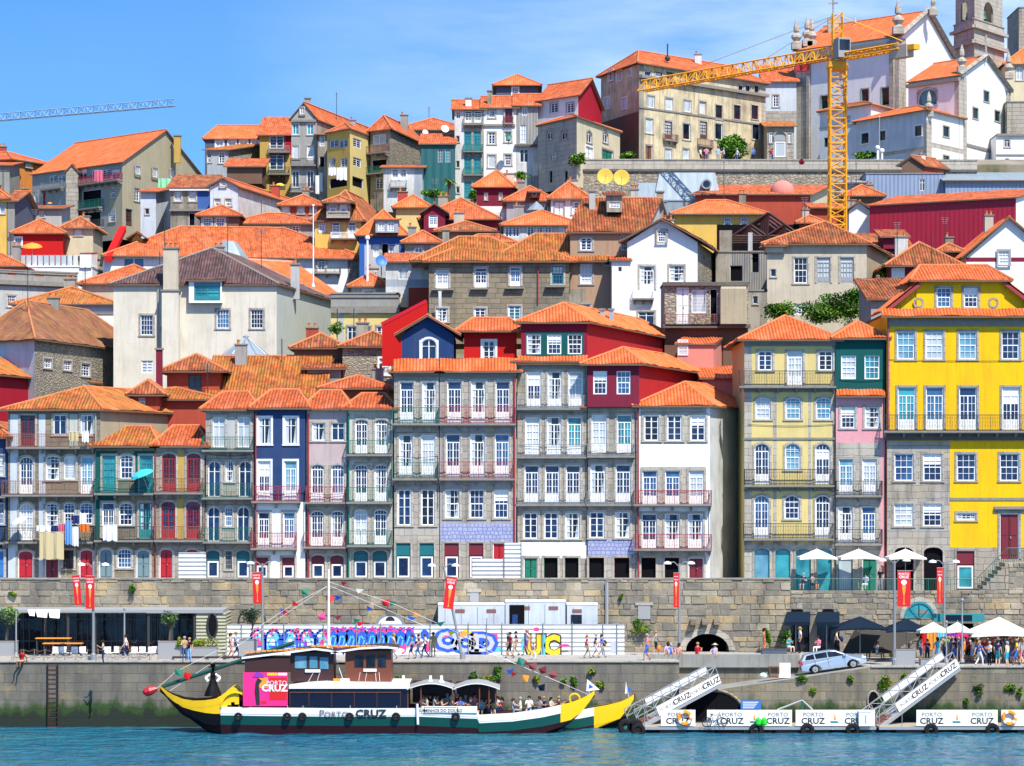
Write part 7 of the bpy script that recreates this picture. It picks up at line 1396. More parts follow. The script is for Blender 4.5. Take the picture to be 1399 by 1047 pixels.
m=MB();a,b=P(1173,992,YP-.3),P(1190,971,YP-.3);m.box(a.x,b.x,YP-.45,YP-.1,a.z,b.z-.1,'shutter');m.box(a.x-.02,b.x+.02,YP-.47,YP-.08,b.z-.1,b.z,'mat_white');m.box(a.x+.45,a.x+.5,YP-.48,YP-.471,a.z+.2,b.z-.3,'iron_grey');tag(m.build('electric_cabinet'),'white cabinet on the pontoon covering part of the CRUZ lettering','cabinet')
for i_,(x0,x1,y0,y1,mt,lb)in enumerate(((1051,1064,911,926,'wood','open wooden crate frame on the ramp'),(1065,1080,906,926,'canvas_white','tall white panel leaning on the ramp'),(1037,1050,919,928,'canvas_white','white sack with green trim on the ramp'))):
 a,b=P(x0,y1,201),P(x1,y0,201);m=MB()
 if i_==0:[m.box(*q,201,201.4,*z,mt)for q,z in(((a.x,a.x+.08),(a.z,b.z)),((b.x-.08,b.x),(a.z,b.z)),((a.x+.081,b.x-.081),(b.z-.08,b.z)),((a.x+.081,b.x-.081),(a.z,a.z+.08)))]
 elif i_==2:m.ball(Vector(((a.x+b.x)/2,201.2,(a.z+b.z)/2)),.3,mt,8,.7);m.ball(Vector((b.x-.1,201.2,b.z-.1)),.13,'leaf_green',6)
 else:m.box(a.x,b.x,201,201.1,a.z,b.z,mt);m.box(a.x-.15,a.x,201.02,201.12,a.z,a.z+.25,mt)
 tag(m.build(('crate_frame','white_panel','sack')[i_]),lb,('crate','panel','sack')[i_])
flat('car_paint',(.38,.46,.56),.25,.35);flat('lamp_red',(.5,.01,.01),.3);flat('lamp_clear',(.7,.72,.75),.15)
def car():
 z0=ZZ(920,201.4);a,b=P(1091,0,201.6).x,P(1190,0,201.6).x;L=4.65;sc=1.0;cx=(a+b)/2
 slope=math.atan2(ZR-zlo,XC-XB);zc=zlo+(cx-XB)*math.tan(slope)
 root=empty('parked_car',(cx,202.2,zc),'silver-blue estate car parked on the ramp below the rampart','car');root.rotation_euler=(0,-slope,0)
 def ex(nm,pts,hw,mt,par=root,hw2=None,loc=True):
  m=MB();n=len(pts);hws=hw2 or[hw]*n;F_=[Vector((x,-h,z))for(x,z),h in zip(pts,hws)];B_=[Vector((x,h,z))for(x,z),h in zip(pts,hws)]
  m.poly(F_,mt);m.poly(B_[::-1],mt)
  for k in range(n):j=(k+1)%n;m.poly([F_[k],B_[k],B_[j],F_[j]],mt)
  o=bpy.data.objects.new(nm,m.mesh(nm));col.objects.link(o);o.parent=par;return o
 body=[(-2.3,.32),(-1.86,.24),(-1.80,.42),(-1.62,.60),(-1.38,.68),(-1.14,.60),(-.96,.42),(-.90,.22),(.86,.22),(.92,.42),(1.10,.60),(1.34,.68),(1.58,.60),(1.76,.42),(1.82,.24),(2.26,.28),(2.33,.45),(2.30,.66),(2.1,.78),(1.25,.93),(1.0,.97),(-2.25,1.0),(-2.34,.7)]
 ex('body',body,.86,'car_paint',hw2=[.80,.86,.86,.86,.86,.86,.86,.86,.86,.86,.86,.86,.86,.86,.86,.8,.76,.76,.82,.84,.84,.80,.78])
 gh=[(-2.22,.995),(-2.0,1.36),(-1.75,1.44),(-.2,1.47),(.28,1.40),(1.12,.965)];ex('greenhouse',gh,.7,'car_paint',hw2=[.78,.64,.62,.62,.62,.76])
 for q in([(-2.0,1.03),(-1.86,1.32),(-1.35,1.38),(-1.3,1.03)],[(-1.22,1.03),(-1.25,1.38),(-.42,1.41),(-.40,1.03)],[(-.32,1.03),(-.34,1.41),(.20,1.36),(.82,1.03)]):
  ex('side_window',q,.7,'g_d',hw2=[.775,.68,.675,.775]if q[0][0]<0 else None)
 m=MB();m.poly([(1.08,-.68,.99),(1.08,.68,.99),(.34,.56,1.395),(.34,-.56,1.395)],'g_d');o=bpy.data.objects.new('windscreen',m.mesh('windscreen'));col.objects.link(o);o.parent=root;o.location=(.03,0,.02)
 for x in(-1.38,1.34):
  for s in(-1,1):
   m=MB();X=Matrix.Translation((x,s*.76,.31))@Matrix.Rotation(R(90),4,'X');m.lathe((0,0,0),[(.22,-.12),(.31,-.11),(.32,0),(.31,.11),(.22,.12)],'tyre',18,X);o=bpy.data.objects.new('wheel',m.mesh('wheel'));col.objects.link(o);o.parent=root
   m=MB();X=Matrix.Translation((x,s*.885,.31))@Matrix.Rotation(R(90),4,'X');m.lathe((0,0,0),[(.2,-.01),(.205,.0),(.2,.01)],'steel',14,X)
   for k in range(5):m.tube(X@Vector((0,0,-.02*s)),X@Vector((.2*math.cos(k*1.257),.2*math.sin(k*1.257),0)),.03,'iron_grey',n=4)
   q=bpy.data.objects.new('rim',m.mesh('rim'));col.objects.link(q);q.parent=o
 for s in(-1,1):
  m=MB();m.box(2.0,2.31,s*.74-.08,s*.74+.08,.6,.74,'lamp_clear');o=bpy.data.objects.new('headlight',m.mesh('headlight'));col.objects.link(o);o.parent=root
  m=MB();m.box(-2.36,-2.2,s*.74-.07,s*.74+.07,.72,.95,'lamp_red');o=bpy.data.objects.new('tail_light',m.mesh('tail_light'));col.objects.link(o);o.parent=root
  m=MB();m.box(.72,.92,s*.9-.07,s*.9+.07,.98,1.1,'car_paint');o=bpy.data.objects.new('wing_mirror',m.mesh('wing_mirror'));col.objects.link(o);o.parent=root
 for x in(-.38,.78,-1.3):m=MB();m.box(x-.006,x+.006,-.869,-.85,.3,.97,'iron');o=bpy.data.objects.new('door_gap',m.mesh('door_gap'));col.objects.link(o);o.parent=root
car()
def awning(x0,x1,y0,y1,Y,lb):
 A,B,C_,D=P(x0-3,y1,Y-1.3),P(x1,y1,Y-1.3),P(x1,y0,Y),P(x0,y0,Y);m=MB();dn=Vector((0,0,-.25))
 m.poly([A,B,C_,D],'canvas_navy');m.poly([A+dn,B+dn,B,A],'canvas_navy');m.poly([A+dn,A,D],'canvas_navy');m.poly([B,B+dn,C_],'canvas_navy');tag(m.build('awning'),lb,'awning','navy awnings over the doorways')
awning(1075,1107,836,850,211.9,'left navy awning over a dark doorway');awning(1117,1147,836,850,211.9,'right navy awning over a dark doorway')
def parasol(x,yt,w_,ye,Y,z0,mt,lb,sides=4,name='parasol',grp=None):
 c=P(x,yt,Y);z1=ZZ(ye,Y);r=w_*Y/F/2;root=empty(name,(c.x,Y,z0),lb,'parasol',grp);m=MB();rr_=[]
 for k in range(sides*2):a=math.pi*k/sides+(math.pi/4 if sides==4 else 0);q=r*(1.0 if k%2==0 or sides>4 else .74)*(1.41 if sides==4 and k%2==0 else 1.0);rr_.append(Vector((c.x+q*math.cos(a)*.98,Y+q*math.sin(a)*.9,z1+(0 if k%2==0 else .06))))
 n=len(rr_)
 for k in range(n):j=(k+1)%n;m.poly([rr_[k],rr_[j],Vector((c.x,Y,c.z))],mt);m.poly([rr_[j],rr_[k],Vector((c.x,Y,c.z-.06))],mt);m.poly([rr_[k]-Vector((0,0,.13)),rr_[j]-Vector((0,0,.13)),rr_[j],rr_[k]],mt)
 m.build('canopy',root);m=MB();m.tube((c.x,Y,z0),(c.x,Y,c.z+.12),.035,'frame_grey',n=6);m.lathe((c.x,Y,z0),[(.3,0),(.28,.08),(.06,.12)],'concrete',8);m.build('pole',root)
gp='white parasols on the upper cafe terrace'
for x,w_,lb in((1116,54,'left white parasol on the upper cafe terrace'),(1173,56,'middle white parasol on the upper cafe terrace'),(1237,54,'right white parasol on the upper cafe terrace')):parasol(x,750,w_*.98,762,214.1,ZT,'canvas_white',lb,grp=gp)
parasol(1175,842,76,858,207,ZR+.2,'canvas_navy','left large navy parasol beside the silver car',grp='navy parasols');parasol(1238,845,64,861,206,ZR,'canvas_navy','right large navy parasol behind the lamp post',grp='navy parasols')
for x,yt,w_,ye,Y,lb in((1275,850,42,862,203.5,'small white parasol left of the gangway gate'),(1308,850,38,862,204.5,'small white parasol between the gate posts'),(1365,843,90,866,204.5,'large white parasol over the crowd at the right edge')):parasol(x,yt,w_,ye,Y,ZR,'canvas_white',lb,grp='white parasols over the crowd')
m=MB();A,B,C_,D=P(1150,893,209),P(1168,860,209),P(1262,866,210.5),P(1215,893,208);m.poly([A,D,C_,B],'canvas_grey');m.poly([q+Vector((0,.03,0))for q in(B,C_,D,A)],'canvas_grey');tag(m.build('shade_cloth'),'dark grey shade cloth slung under the navy parasols','sail')
m=MB();A,B=P(1276,850,208.6),P(1345,839,208.6);m.box(A.x,B.x,208.6,209.6,A.z,B.z,'frame_teal');m.box(P(1290,0,208.6).x,P(1328,0,208.6).x,208.55,208.6,A.z+.1,B.z-.08,'canvas_navy');tag(m.build('kiosk_fascia'),'teal and navy kiosk fascia behind the white parasols','kiosk')
for i_,(x0,x1,mt,nm)in enumerate(((1256,1266,'banner_red','red'),(1267,1280,'banner_orange','orange'),(1281,1292,'paint_cyan','turquoise'),(1296,1307,'purple','purple'),(1308,1323,'magenta','magenta'),(1330,1345,'wood','brown'),(1348,1366,'leaf_maroon','dark maroon'),(1372,1386,'iron_rust','rust-brown'))):
 m=MB();A,B=P(x0,888,207),P(x1,862,207);n=6
 for k in range(n):u0,u1=A.x+(B.x-A.x)*k/n,A.x+(B.x-A.x)*(k+1)/n;m.poly([(u0,207+.06*(k%2),A.z),(u1,207+.06*((k+1)%2),A.z),(u1,207+.06*((k+1)%2),B.z),(u0,207+.06*(k%2),B.z)],mt)
 tag(m.build('hanging_cloth'),nm+' cloth hanging at the back of the market stalls','cloth','cloths hanging in the market stalls')
flat('cyan',(.05,.48,.55),.6)
def tilted_umbrella(x,y,w_,h_,Y,mt,lb,tilt):
 c=P(x,y,Y);r=w_*Y/F/2;X=Matrix.Translation(c)@Matrix.Rotation(tilt,4,'Y')@Matrix.Rotation(R(12),4,'X');root=empty('umbrella',c-Vector((0,0,1)),lb,'umbrella');m=MB();m.lathe((0,0,0),[(r,0),(r*.9,r*.16),(r*.5,r*.34),(.03,r*.45)],mt,10,X);m.build('canopy',root);m=MB();m.tube(X@Vector((0,0,r*.5)),X@Vector((0,0,-1.2)),.02,'steel',n=4);m.build('pole',root)
tilted_umbrella(194.5,649,33,20,214.7,'cyan','turquoise umbrella tilted over a balcony of the low granite house',-.35);tilted_umbrella(26,713,24,14,214.8,'canvas_white','white umbrella on a balcony at the left edge',-.45);tilted_umbrella(68,278,7,8,330,'banner_orange','little orange umbrella on a far balcony at the left',0);tilted_umbrella(383,253,12,6,333,'paint_yellow','ochre umbrella at the foot of the balcony tower',.1);tilted_umbrella(44,338,28,9,288,'banner_orange','orange parasol on the white roof terrace',0)
def cloth(x0,x1,y0,y1,Y,mt,lb,name='laundry'):
 A,B=P(x0,y0,Y),P(x1,y1,Y);n=7;m=MB();g=lambda k:A.x+(B.x-A.x)*k/n
 for k in range(n):
  a0,a1=.05*math.sin(k*2.1),.05*math.sin((k+1)*2.1)
  q=[(g(k),Y+a0*2,B.z+.06*math.sin(k*1.7)),(g(k+1),Y+a1*2,B.z+.06*math.sin((k+1)*1.7)),(g(k+1),Y+a1,A.z),(g(k),Y+a0,A.z)];m.poly(q,mt);m.poly([(x,y+.01,z)for x,y,z in q][::-1],mt)
 m.tube((A.x-.1,Y,A.z),(B.x+.1,Y,A.z),.012,'frame',n=3);tag(m.build(name),lb,'laundry','washing hung out to dry')
flat('cl_pink',(.6,.12,.18),.8);flat('cl_blue',(.12,.3,.7),.8);flat('cl_beige',(.5,.42,.24),.8);flat('cl_white',(.75,.76,.78),.8);flat('cl_navy',(.02,.03,.12),.8);flat('cl_green',(.25,.6,.35),.8);flat('cl_orange',(.55,.14,.03),.8)
for q in((54,87,727,764,214.6,'cl_beige','big beige curtain hung from a second-floor balcony'),(50,69,718,726,214.7,'cl_white','white sheet folded over the line above the beige curtain'),(70,79,718,728,214.7,'cl_navy','navy cloth next to the pink one on the washing line'),(80,89,716,727,214.7,'cl_pink','pink cloth on the washing line'),(89,98,712,744,214.5,'cl_blue','blue shirts hanging low from the balcony'),(99,107,720,746,214.6,'cl_white','white and blue shirt beside the blue ones'),(97,108,704,716,214.8,'cl_navy','dark jacket hanging above the blue shirts'),(110,118,703,716,214.8,'cl_white','small white cloth beside the dark jacket'),(109,122,716,727,214.7,'cl_orange','rust-red blanket over the balcony rail'),(141,160,717,739,214.6,'cl_white','white towel over the rail of the low granite house'),(94,107,590,602,215,'cl_beige','mustard rug over the top balcony rail'),(112,121,589,604,214.9,'cl_white','cream towel at the end of the top balcony'),(449,459,229,240,325,'cl_white','left white sheet on the yellow house'),(460,474,229,246,324.5,'cl_white','larger white sheet on the yellow house'),(129,140,233,248,322,'cl_pink','pink and white sheet on the red balcony'),(216,234,244,258,330,'cl_green','pale green sheets by the gable wall'),(431,436,240,265,329,'cl_white','long white cloth beside the yellow house'),(46+553,603,398,420,246.8,'cl_white','long white cloth under a window of the weathered granite house')):cloth(*q)
m=MB();a,b=P(244,788,214.2),P(281,755,214.2);m.box(a.x,b.x,214.2,214.3,a.z-.2,b.z,'white_sheet');tag(m.build('site_screen'),'white corrugated screen on the street before the dark red door','screen')
for x0,x1,y0,lb in((645,688,764,'low white corrugated screen before the lavender-tiled house'),(689,712,742,'taller white corrugated screen beside the green door')):m=MB();a,b=P(x0,790,213.6),P(x1,y0,213.6);m.box(a.x,b.x,213.6,213.68,a.z,b.z,'white_sheet');[m.tube((q,213.55,a.z),(q,213.55,b.z+.1),.03,'iron_grey',n=4)for q in(a.x,b.x)];tag(m.build('site_screen'),lb,'screen')
skins=[(.55,.30,.20),(.42,.22,.14),(.62,.38,.27),(.25,.12,.07)]
for i_,c in enumerate(skins):flat('skin%d'%i_,c,.6)
COL={'red':(.55,.02,.03),'white':(.75,.76,.76),'blue':(.05,.14,.50),'navy':(.015,.025,.09),'pink':(.75,.22,.32),'green':(.08,.30,.10),'olive':(.22,.25,.10),'black':(.015,.015,.02),'grey':(.28,.28,.30),'orange':(.75,.22,.05),'yellow':(.75,.55,.06),'turquoise':(.03,.42,.55),'light blue':(.28,.45,.70),'purple':(.20,.08,.32),'beige':(.50,.42,.30),'maroon':(.22,.02,.04),'salmon':(.75,.30,.22),'lavender':(.45,.38,.60),'denim':(.06,.12,.26),'brown':(.14,.07,.04),'khaki':(.35,.29,.18),'teal':(.02,.25,.27),'tan':(.45,.30,.18),'cream':(.66,.60,.45)}
for k_,c in COL.items():flat('fabric_'+k_.replace(' ','_'),c,.8)
for nm_,c in(('hair_dark',(.02,.014,.01)),('hair_brown',(.08,.04,.02)),('hair_fair',(.35,.22,.08)),('hair_grey',(.3,.3,.3)),('shoe',(.05,.04,.04)),('eye',(.02,.02,.02)),('lip',(.35,.08,.08))):flat(nm_,c,.7)
def proto(pose):
 h={}
 def J(n,x,y,z,r):h[n]=(Vector((x,y,z)),r)
 sit=pose.startswith('sit');pz=.50 if sit else .94
 dy={'walk':.0,'sitlean':.06}.get(pose,0)
 J('pel',0,0,pz,.135);J('bel',0,.01+dy,pz+.17,.12);J('che',0,.0-dy,pz+.38,.135);J('nek',0,-.01-dy,pz+.52,.06);J('hdb',0,-.03-dy,pz+.58,.07);J('hed',0,-.03-dy,pz+.67,.098);J('top',0,-.02-dy,pz+.75,.07)
 sw={'walk':1,'walkb':-1}.get(pose,0)
 for s,n in((-1,'l'),(1,'r')):
  J(n+'sh',s*.17,0-dy,pz+.44,.065)
  if pose in('phone','sit'):J(n+'el',s*.24,-.10,pz+.20,.045);J(n+'wr',s*.10,-.30,pz+.30,.030);J(n+'ha',s*.08,-.36,pz+.35,.032)
  elif pose=='sitlean':J(n+'el',s*.26,.12,pz+.22,.045);J(n+'wr',s*.26,.22,pz+.02,.030);J(n+'ha',s*.26,.24,pz-.03,.032)
  elif pose=='akimbo' and s>0:J(n+'el',s*.38,.05,pz+.20,.045);J(n+'wr',s*.2,-.06,pz+.06,.030);J(n+'ha',s*.15,-.1,pz+.04,.032)
  elif pose=='reach' and s<0:J(n+'el',s*.34,-.12,pz+.34,.045);J(n+'wr',s*.5,-.26,pz+.46,.030);J(n+'ha',s*.56,-.3,pz+.5,.032)
  else:J(n+'el',s*.23,.03+s*sw*.12,pz+.19,.045);J(n+'wr',s*.25,-.04+s*sw*.22,pz-.03,.030);J(n+'ha',s*.25,-.07+s*sw*.25,pz-.10,.034)
  J(n+'hi',s*.09,0,pz-.06,.095)
  if sit:J(n+'kn',s*.13,-.42,pz-.02,.062);J(n+'an',s*.13,-.44,.09,.04);J(n+'to',s*.14,-.60,.045,.036)
  else:
   f=-s*sw;J(n+'kn',s*.10,-.04-max(0,f)*.16+max(0,-f)*.02,.50,.066);J(n+'an',s*.10,.03-f*.24,.09+(.06 if f<0 else 0),.042);J(n+'to',s*.12,-.11-f*.24,.045,.036)
 bones=[('pel','bel'),('bel','che'),('che','nek'),('nek','hdb'),('hdb','hed'),('hed','top')]
 for n in 'lr':bones+=[('che',n+'sh'),(n+'sh',n+'el'),(n+'el',n+'wr'),(n+'wr',n+'ha'),('pel',n+'hi'),(n+'hi',n+'kn'),(n+'kn',n+'an'),(n+'an',n+'to')]
 names=list(h);me=bpy.data.meshes.new('p');me.from_pydata([h[n][0]for n in names],[(names.index(a),names.index(b))for a,b in bones],[]);ob=bpy.data.objects.new('p',me);col.objects.link(ob)
 ob.modifiers.new('s','SKIN');sv=me.skin_vertices[0].data
 for i,n in enumerate(names):
  r=h[n][1];sv[i].radius=(r*(1.15 if n in('pel','che','bel')else 1),r*(.8 if n in('pel','che','bel')else 1));sv[i].use_root=n=='pel'
 sb=ob.modifiers.new('b','SUBSURF');sb.levels=1;sb.render_levels=1
 dg=bpy.context.evaluated_depsgraph_get();e=ob.evaluated_get(dg).to_mesh();V_=[v.co.copy()for v in e.vertices];Fs=[tuple(p.vertices)for p in e.polygons];ob.evaluated_get(dg).to_mesh_clear();bpy.data.objects.remove(ob);bpy.data.meshes.remove(me)
 slot={'bel':1,'che':1,'nek':0,'hdb':0,'hed':0,'top':0,'sh':1,'el':2,'wr':0,'ha':0,'hi':3,'kn':3,'an':4,'to':5}
 segs=[(h[a][0],h[b][0],slot.get(b,slot.get(b[1:],0)))for a,b in bones]
 mi=[]
 for f in Fs:
  c=sum((V_[i]for i in f),Vector())/len(f);best=9;k=0
  for a,b,s in segs:
   d=b-a;t_=max(0,min(1,(c-a).dot(d)/d.length_squared));dd=(c-a-d*t_).length
   if dd<best:best=dd;k=s;tt=t_
  if k==2:k=1 if tt<.6 else 0
  if k==3 and tt<.0:k=3
  if k==1 and c.z<pz+.03:k=3
  mi.append(k)
 m2=MB();sl=['skin0','fabric_white','skin0','fabric_denim','fabric_denim','shoe','eye','lip'];m2.names=list(sl)
 for f,k in zip(Fs,mi):m2.poly([V_[i]for i in f],sl[0],[(0,0)]*len(f));m2.m[-1]={0:0,1:1,3:3,4:4,5:5}.get(k,0)
 hd=h['hed'][0]
 for s in(-1,1):m2.ball(hd+Vector((s*.034,-.088,.0)),.013,'eye',5);m2.m[-1]=6
 m2.tube(hd+Vector((0,-.085,.015)),hd+Vector((0,-.118,-.03)),.010,'skin0',.016,5);m2.tube(hd+Vector((-.022,-.094,-.055)),hd+Vector((.022,-.094,-.055)),.008,'lip',n=4)
 for n in 'lr':
  a,b=h[n+'wr'][0],h[n+'ha'][0];d=(b-a).normalized();u=d.cross(Vector((1,0,0))if abs(d.x)<.8 else Vector((0,1,0))).normalized()
  for q,L_ in((-1.5,.075),(-.5,.09),(.5,.085),(1.5,.065)):p0=b+u*q*.016+d*.01;cv=Vector((0,-.02,0));m2.tube(p0,p0+d*L_*.55,.0085,'skin0',.008,4);m2.tube(p0+d*L_*.55,p0+d*L_+cv,.008,'skin0',.006,4)
  m2.tube(b-d*.03-u*.02,b+d*.02-u*.055,.010,'skin0',.008,4)
 base=[0,1,2,3,4,5,6,7]
 me2=m2.mesh('person',smooth=True);return me2,hd
PR={p:proto(p)for p in('stand','walk','walkb','phone','akimbo','reach','sit','sitlean')}
def hairmesh(long,mt='hair_dark'):
 m=MB();m.lathe((0,.022,.012),[(.102,-.045),(.112,.0),(.100,.055),(.065,.092),(.01,.108)],mt,10)
 if long:m.lathe((0,.075,-.16),[(.045,0),(.085,.06),(.088,.15),(.06,.2)],mt,8)
 return m.mesh('hair',smooth=True)
HM={b:hairmesh(b)for b in(False,True)}
m=MB();m.lathe((0,0,.045),[(.23,0),(.235,.012),(.115,.02),(.105,.09),(.05,.11),(.01,.112)],'fabric_cream',14);HAT=m.mesh('sun_hat')
NP=[0]
def person(px,fy,top,bot,where,pose=None,yaw=None,h=None,z=None,Y=None,hair=None,hat=False,bare=None,seat=.0,look=None):
 i=NP[0];NP[0]+=1;r2=random.Random(i*13+5)
 right=px>1190
 if Y is None:zz=z if z is not None else(ZR if right else ZQ);Y=(CZ-zz)*F/(fy-HY)
 zz=z if z is not None else(ZR if right else ZQ)
 pose=pose or r2.choice(['stand','stand','walk','akimbo','phone','walkb']);me,hd=PR[pose]
 yaw=yaw if yaw is not None else(r2.choice([R(75),R(-75),R(60),R(-100)])if 'walk' in pose else r2.uniform(-3.1,3.1));hh=(h or r2.uniform(1.60,1.82))/1.6
 lng=r2.random()<.45 if hair is None else hair=='long'
 dress=bot=='dress';bc=top if dress else bot;short=bare if bare is not None else(dress or r2.random()<.55)
 vb={'walk':'walking','walkb':'walking','phone':'standing hands raised','akimbo':'standing hand on hip','reach':'reaching out','sit':'sitting','sitlean':'sitting','stand':'standing'}[pose]
 lb=f"person in {top + ' dress' if dress else top + ' top ' + bot + (' shorts' if short else ' trousers')}{' ' + vb if len(where.split()) < 7 and len(vb.split()) < 2 else ''} {where}"
 if hat:lb=lb.replace('person in','sun-hatted person in')
 o=bpy.data.objects.new('person',me);col.objects.link(o);x=P(px,0,Y).x;o.location=(x,Y,zz);o.rotation_euler=(0,0,yaw);o.scale=(hh,hh,hh);tag(o,lb,'person')
 sk=M('skin%d'%r2.choice([0,0,1,2,2,3]if i%5==0 else[0,1,2]));fab=lambda c:M('fabric_'+c.replace(' ','_'))
 for k,mt in{0:sk,1:fab(top),2:sk,3:fab(bc),4:sk if short else fab(bc),5:M('shoe')}.items():
  if k<len(o.material_slots):o.material_slots[k].link='OBJECT';o.material_slots[k].material=mt
 q=bpy.data.objects.new('hat' if hat else 'hair',HAT if hat else HM[lng]);col.objects.link(q);q.parent=o;q.location=hd
 if not hat:q.material_slots[0].link='OBJECT';q.material_slots[0].material=M(r2.choice(['hair_dark','hair_dark','hair_brown','hair_fair','hair_grey']))
 if hat:g=bpy.data.objects.new('hair',HM[lng]);col.objects.link(g);g.parent=o;g.location=hd
 return o
RIGHT,LEFT=R(80),R(-80)
person(30,905,'red','tan','perched on the quay edge, far left','sitlean',-.4,1.65,z=ZQ-.38,Y=199.75,bare=True)
person(115,884,'blue','navy','between the orange tables','reach',LEFT);person(141,908,'beige','navy','right of the first lamp post','phone',LEFT,bare=False);person(172,902,'white','navy','by the thin mast before the pavilion','walkb',LEFT,bare=False)
person(128,893,'navy','navy','seated behind the first lamp post','sit',.5);person(185,893,'white','grey','seated under the pavilion roof','sit',-1);person(206,893,'black','denim','seated near the square planter','sit',1.2);person(150,890,'black','black','seated by the pavilion glass','sit',2)
for q in((40,'grey','black','left of the orange tables'),(57,'white','denim','at the rear orange table'),(72,'black','khaki','in the middle of the orange tables'),(84,'maroon','denim','at the front orange table'),(100,'olive','black','at the right end of the orange tables'),(138,'red','denim','just right of the banner post'),(160,'light blue','khaki','left of the thin middle mast'),(177,'pink','white','right of the thin middle mast'),(196,'green','black','two seats left of the planter')):person(q[0],891,q[1],q[2],q[3],'sit',rnd.uniform(-2,2))
person(252,905,'tan','denim','left by the long planter','phone',.4,bare=False);person(259,905,'black','light blue','right by the long planter','stand',-.5,bare=False)
person(315,901,'salmon','dress','at the left end of the hoarding','walk',RIGHT,hair='long');person(322,899,'light blue','denim','beside the salmon dress','walk',RIGHT,bare=False);person(328,894,'navy','denim','tallest left of the olive tree','walk',RIGHT,1.86,bare=False)
for q in((352,893,'maroon','denim'),(363,892,'light blue','denim'),(369,891,'white','navy'),(384,892,'green','navy'),(392,891,'black','grey'),(397,892,'orange','brown'),(424,890,'white','black'),(437,892,'light blue','white'),(445,891,'red','denim'),(467,891,'olive','denim'),(478,892,'purple','black'),(484,893,'orange','white'),(502,893,'white','beige')):person(*q,'behind the boat by the graffiti')
person(538,901,'beige','grey','just right of the boat deckhouse');person(563,901,'teal','navy','alone before the pink graffiti','walkb',LEFT);person(572,900,'navy','denim','leading the trio before the graffiti','walkb',LEFT,bare=False);person(581,899,'white','navy','in the trio before the graffiti','walk',LEFT,bare=False);person(592,898,'olive','khaki','last of the trio before the graffiti','stand',bare=True)
person(697,900,'maroon','black','right of the OLD graffiti','walk',LEFT);person(694,896,'black','grey','half hidden right of the OLD graffiti','stand');person(705,897,'navy','khaki','left of the yellow graffiti','walkb',LEFT);person(720,896,'lavender','purple','in front of the yellow U','walk',LEFT);person(729,902,'pink','white','child near the yellow graffiti','walk',RIGHT,1.2)
person(802,900,'red','khaki','left of the couple at the hoarding end','walk',RIGHT,bare=False);person(814,899,'navy','white','left of the backpack at the hoarding end','walk',RIGHT);person(822,899,'blue','grey','with a backpack at the hoarding end','walkb',RIGHT)
person(884,903,'pink','blue','at the parapet start','walkb',LEFT,1.8,bare=True);person(896,897,'grey','black','with an orange bag under the hanging plant','walkb',RIGHT)
zp=ZZ(894,204)-.54
for q in((913,'lavender','denim','sitlean','leftmost on the parapet'),(917,'blue','denim','sitlean','second on the parapet from the left'),(927,'salmon','black','sitlean','on the parapet by the lamp post'),(953,'red','grey','sit','on the parapet by the dark arch')):person(q[0],895,q[1],q[2],q[4],q[3],math.pi+rnd.uniform(-.8,.8),z=zp,Y=204.0)
person(976,895,'lavender','white','on the parapet before the arch','sitlean',2.6,z=zp,Y=204.0,hat=True)
person(1044,893,'orange','orange','left of the conifers','stand',RIGHT,bare=False);person(1078,893,'teal','white','seated before the first awning','sit',.5,z=ZQ);person(1093,893,'white','black','under the first navy awning','stand',LEFT,1.85,bare=False);person(1118,893,'pink','white','seated under the second awning','sit',-.7);person(1143,893,'cream','black','with a backpack right of the second awning','walk',RIGHT,bare=False)
person(1199,902,'white','beige','seated under the left navy parasol','sit',.8);person(1191.5,900,'green','denim','crouching under the left navy parasol','sit',-.8);person(1228,899,'white','navy','behind the tall steel planter','reach',LEFT)
CR=[(1258,905,'white','denim','reach'),(1267,907,'navy','black',0),(1281,907,'turquoise','light blue',0),(1288,902,'orange','white',0),(1300,905,'blue','denim',0),(1306,902,'lavender','navy',0),(1316,906,'orange','dress',0),(1323,903,'white','teal',0),(1329,906,'white','light blue',0),(1338,911,'blue','white',0),(1345,907,'maroon','denim',0),(1352,910,'white','black',0),(1358,906,'red','black',0),(1363,911,'navy','teal',0),(1370,906,'grey','khaki',0),(1376,911,'cream','turquoise',0),(1383,907,'brown','denim',0),(1389,910,'yellow','blue',0),(1396,908,'white','pink',0),(1402,910,'red','white',0)]
for x,y,a_,b_,p_ in CR:person(x,y,a_,b_,'in the front of the crowd',p_ or None,Y=None,yaw=rnd.uniform(-3,3))
CC=['tan','pink','white','olive','light blue','salmon','green','black','purple','beige','red','yellow','navy','turquoise'];BB=['denim','white','khaki','black','grey','navy','beige','brown','blue']
for k in range(26):person(1288+k*4.4,905+rnd.uniform(-1.5,1.5),CC[(k*3)%14],BB[(k+4+k//14)%9],'in the middle of the crowd')
for k in range(58):person(1284+k*2.05+rnd.uniform(-1,1),900+rnd.uniform(-2.5,2.5),CC[k%14],BB[(k+2*(k//14))%9],'in the back rows of the crowd',h=rnd.uniform(1.6,1.85))
for q in((1098,'navy','denim','left'),(1110,'grey','black','second from left'),(1183,'light blue','white','third from left'),(1203,'black','grey','rightmost')):person(q[0],808,q[1],q[2],q[3]+' on the upper cafe terrace','sit' if q[0]!=1203 else 'stand',rnd.uniform(-1,1),z=ZT+(.1 if q[0]==1203 else .15),Y=213.3)
for x,a_,b_ in((957,'white','black'),(965,'pink','denim'),(981,'light blue','grey'),(989,'lavender','navy'),(1007,'white','denim'),(1029,'blue','black'),(1053,'maroon','grey'),(1055,'red','denim')):person(x,0,a_,b_,'on the palace forecourt',z=53.75,Y=324.6)
zb_=ZZ(973,YN)-.30
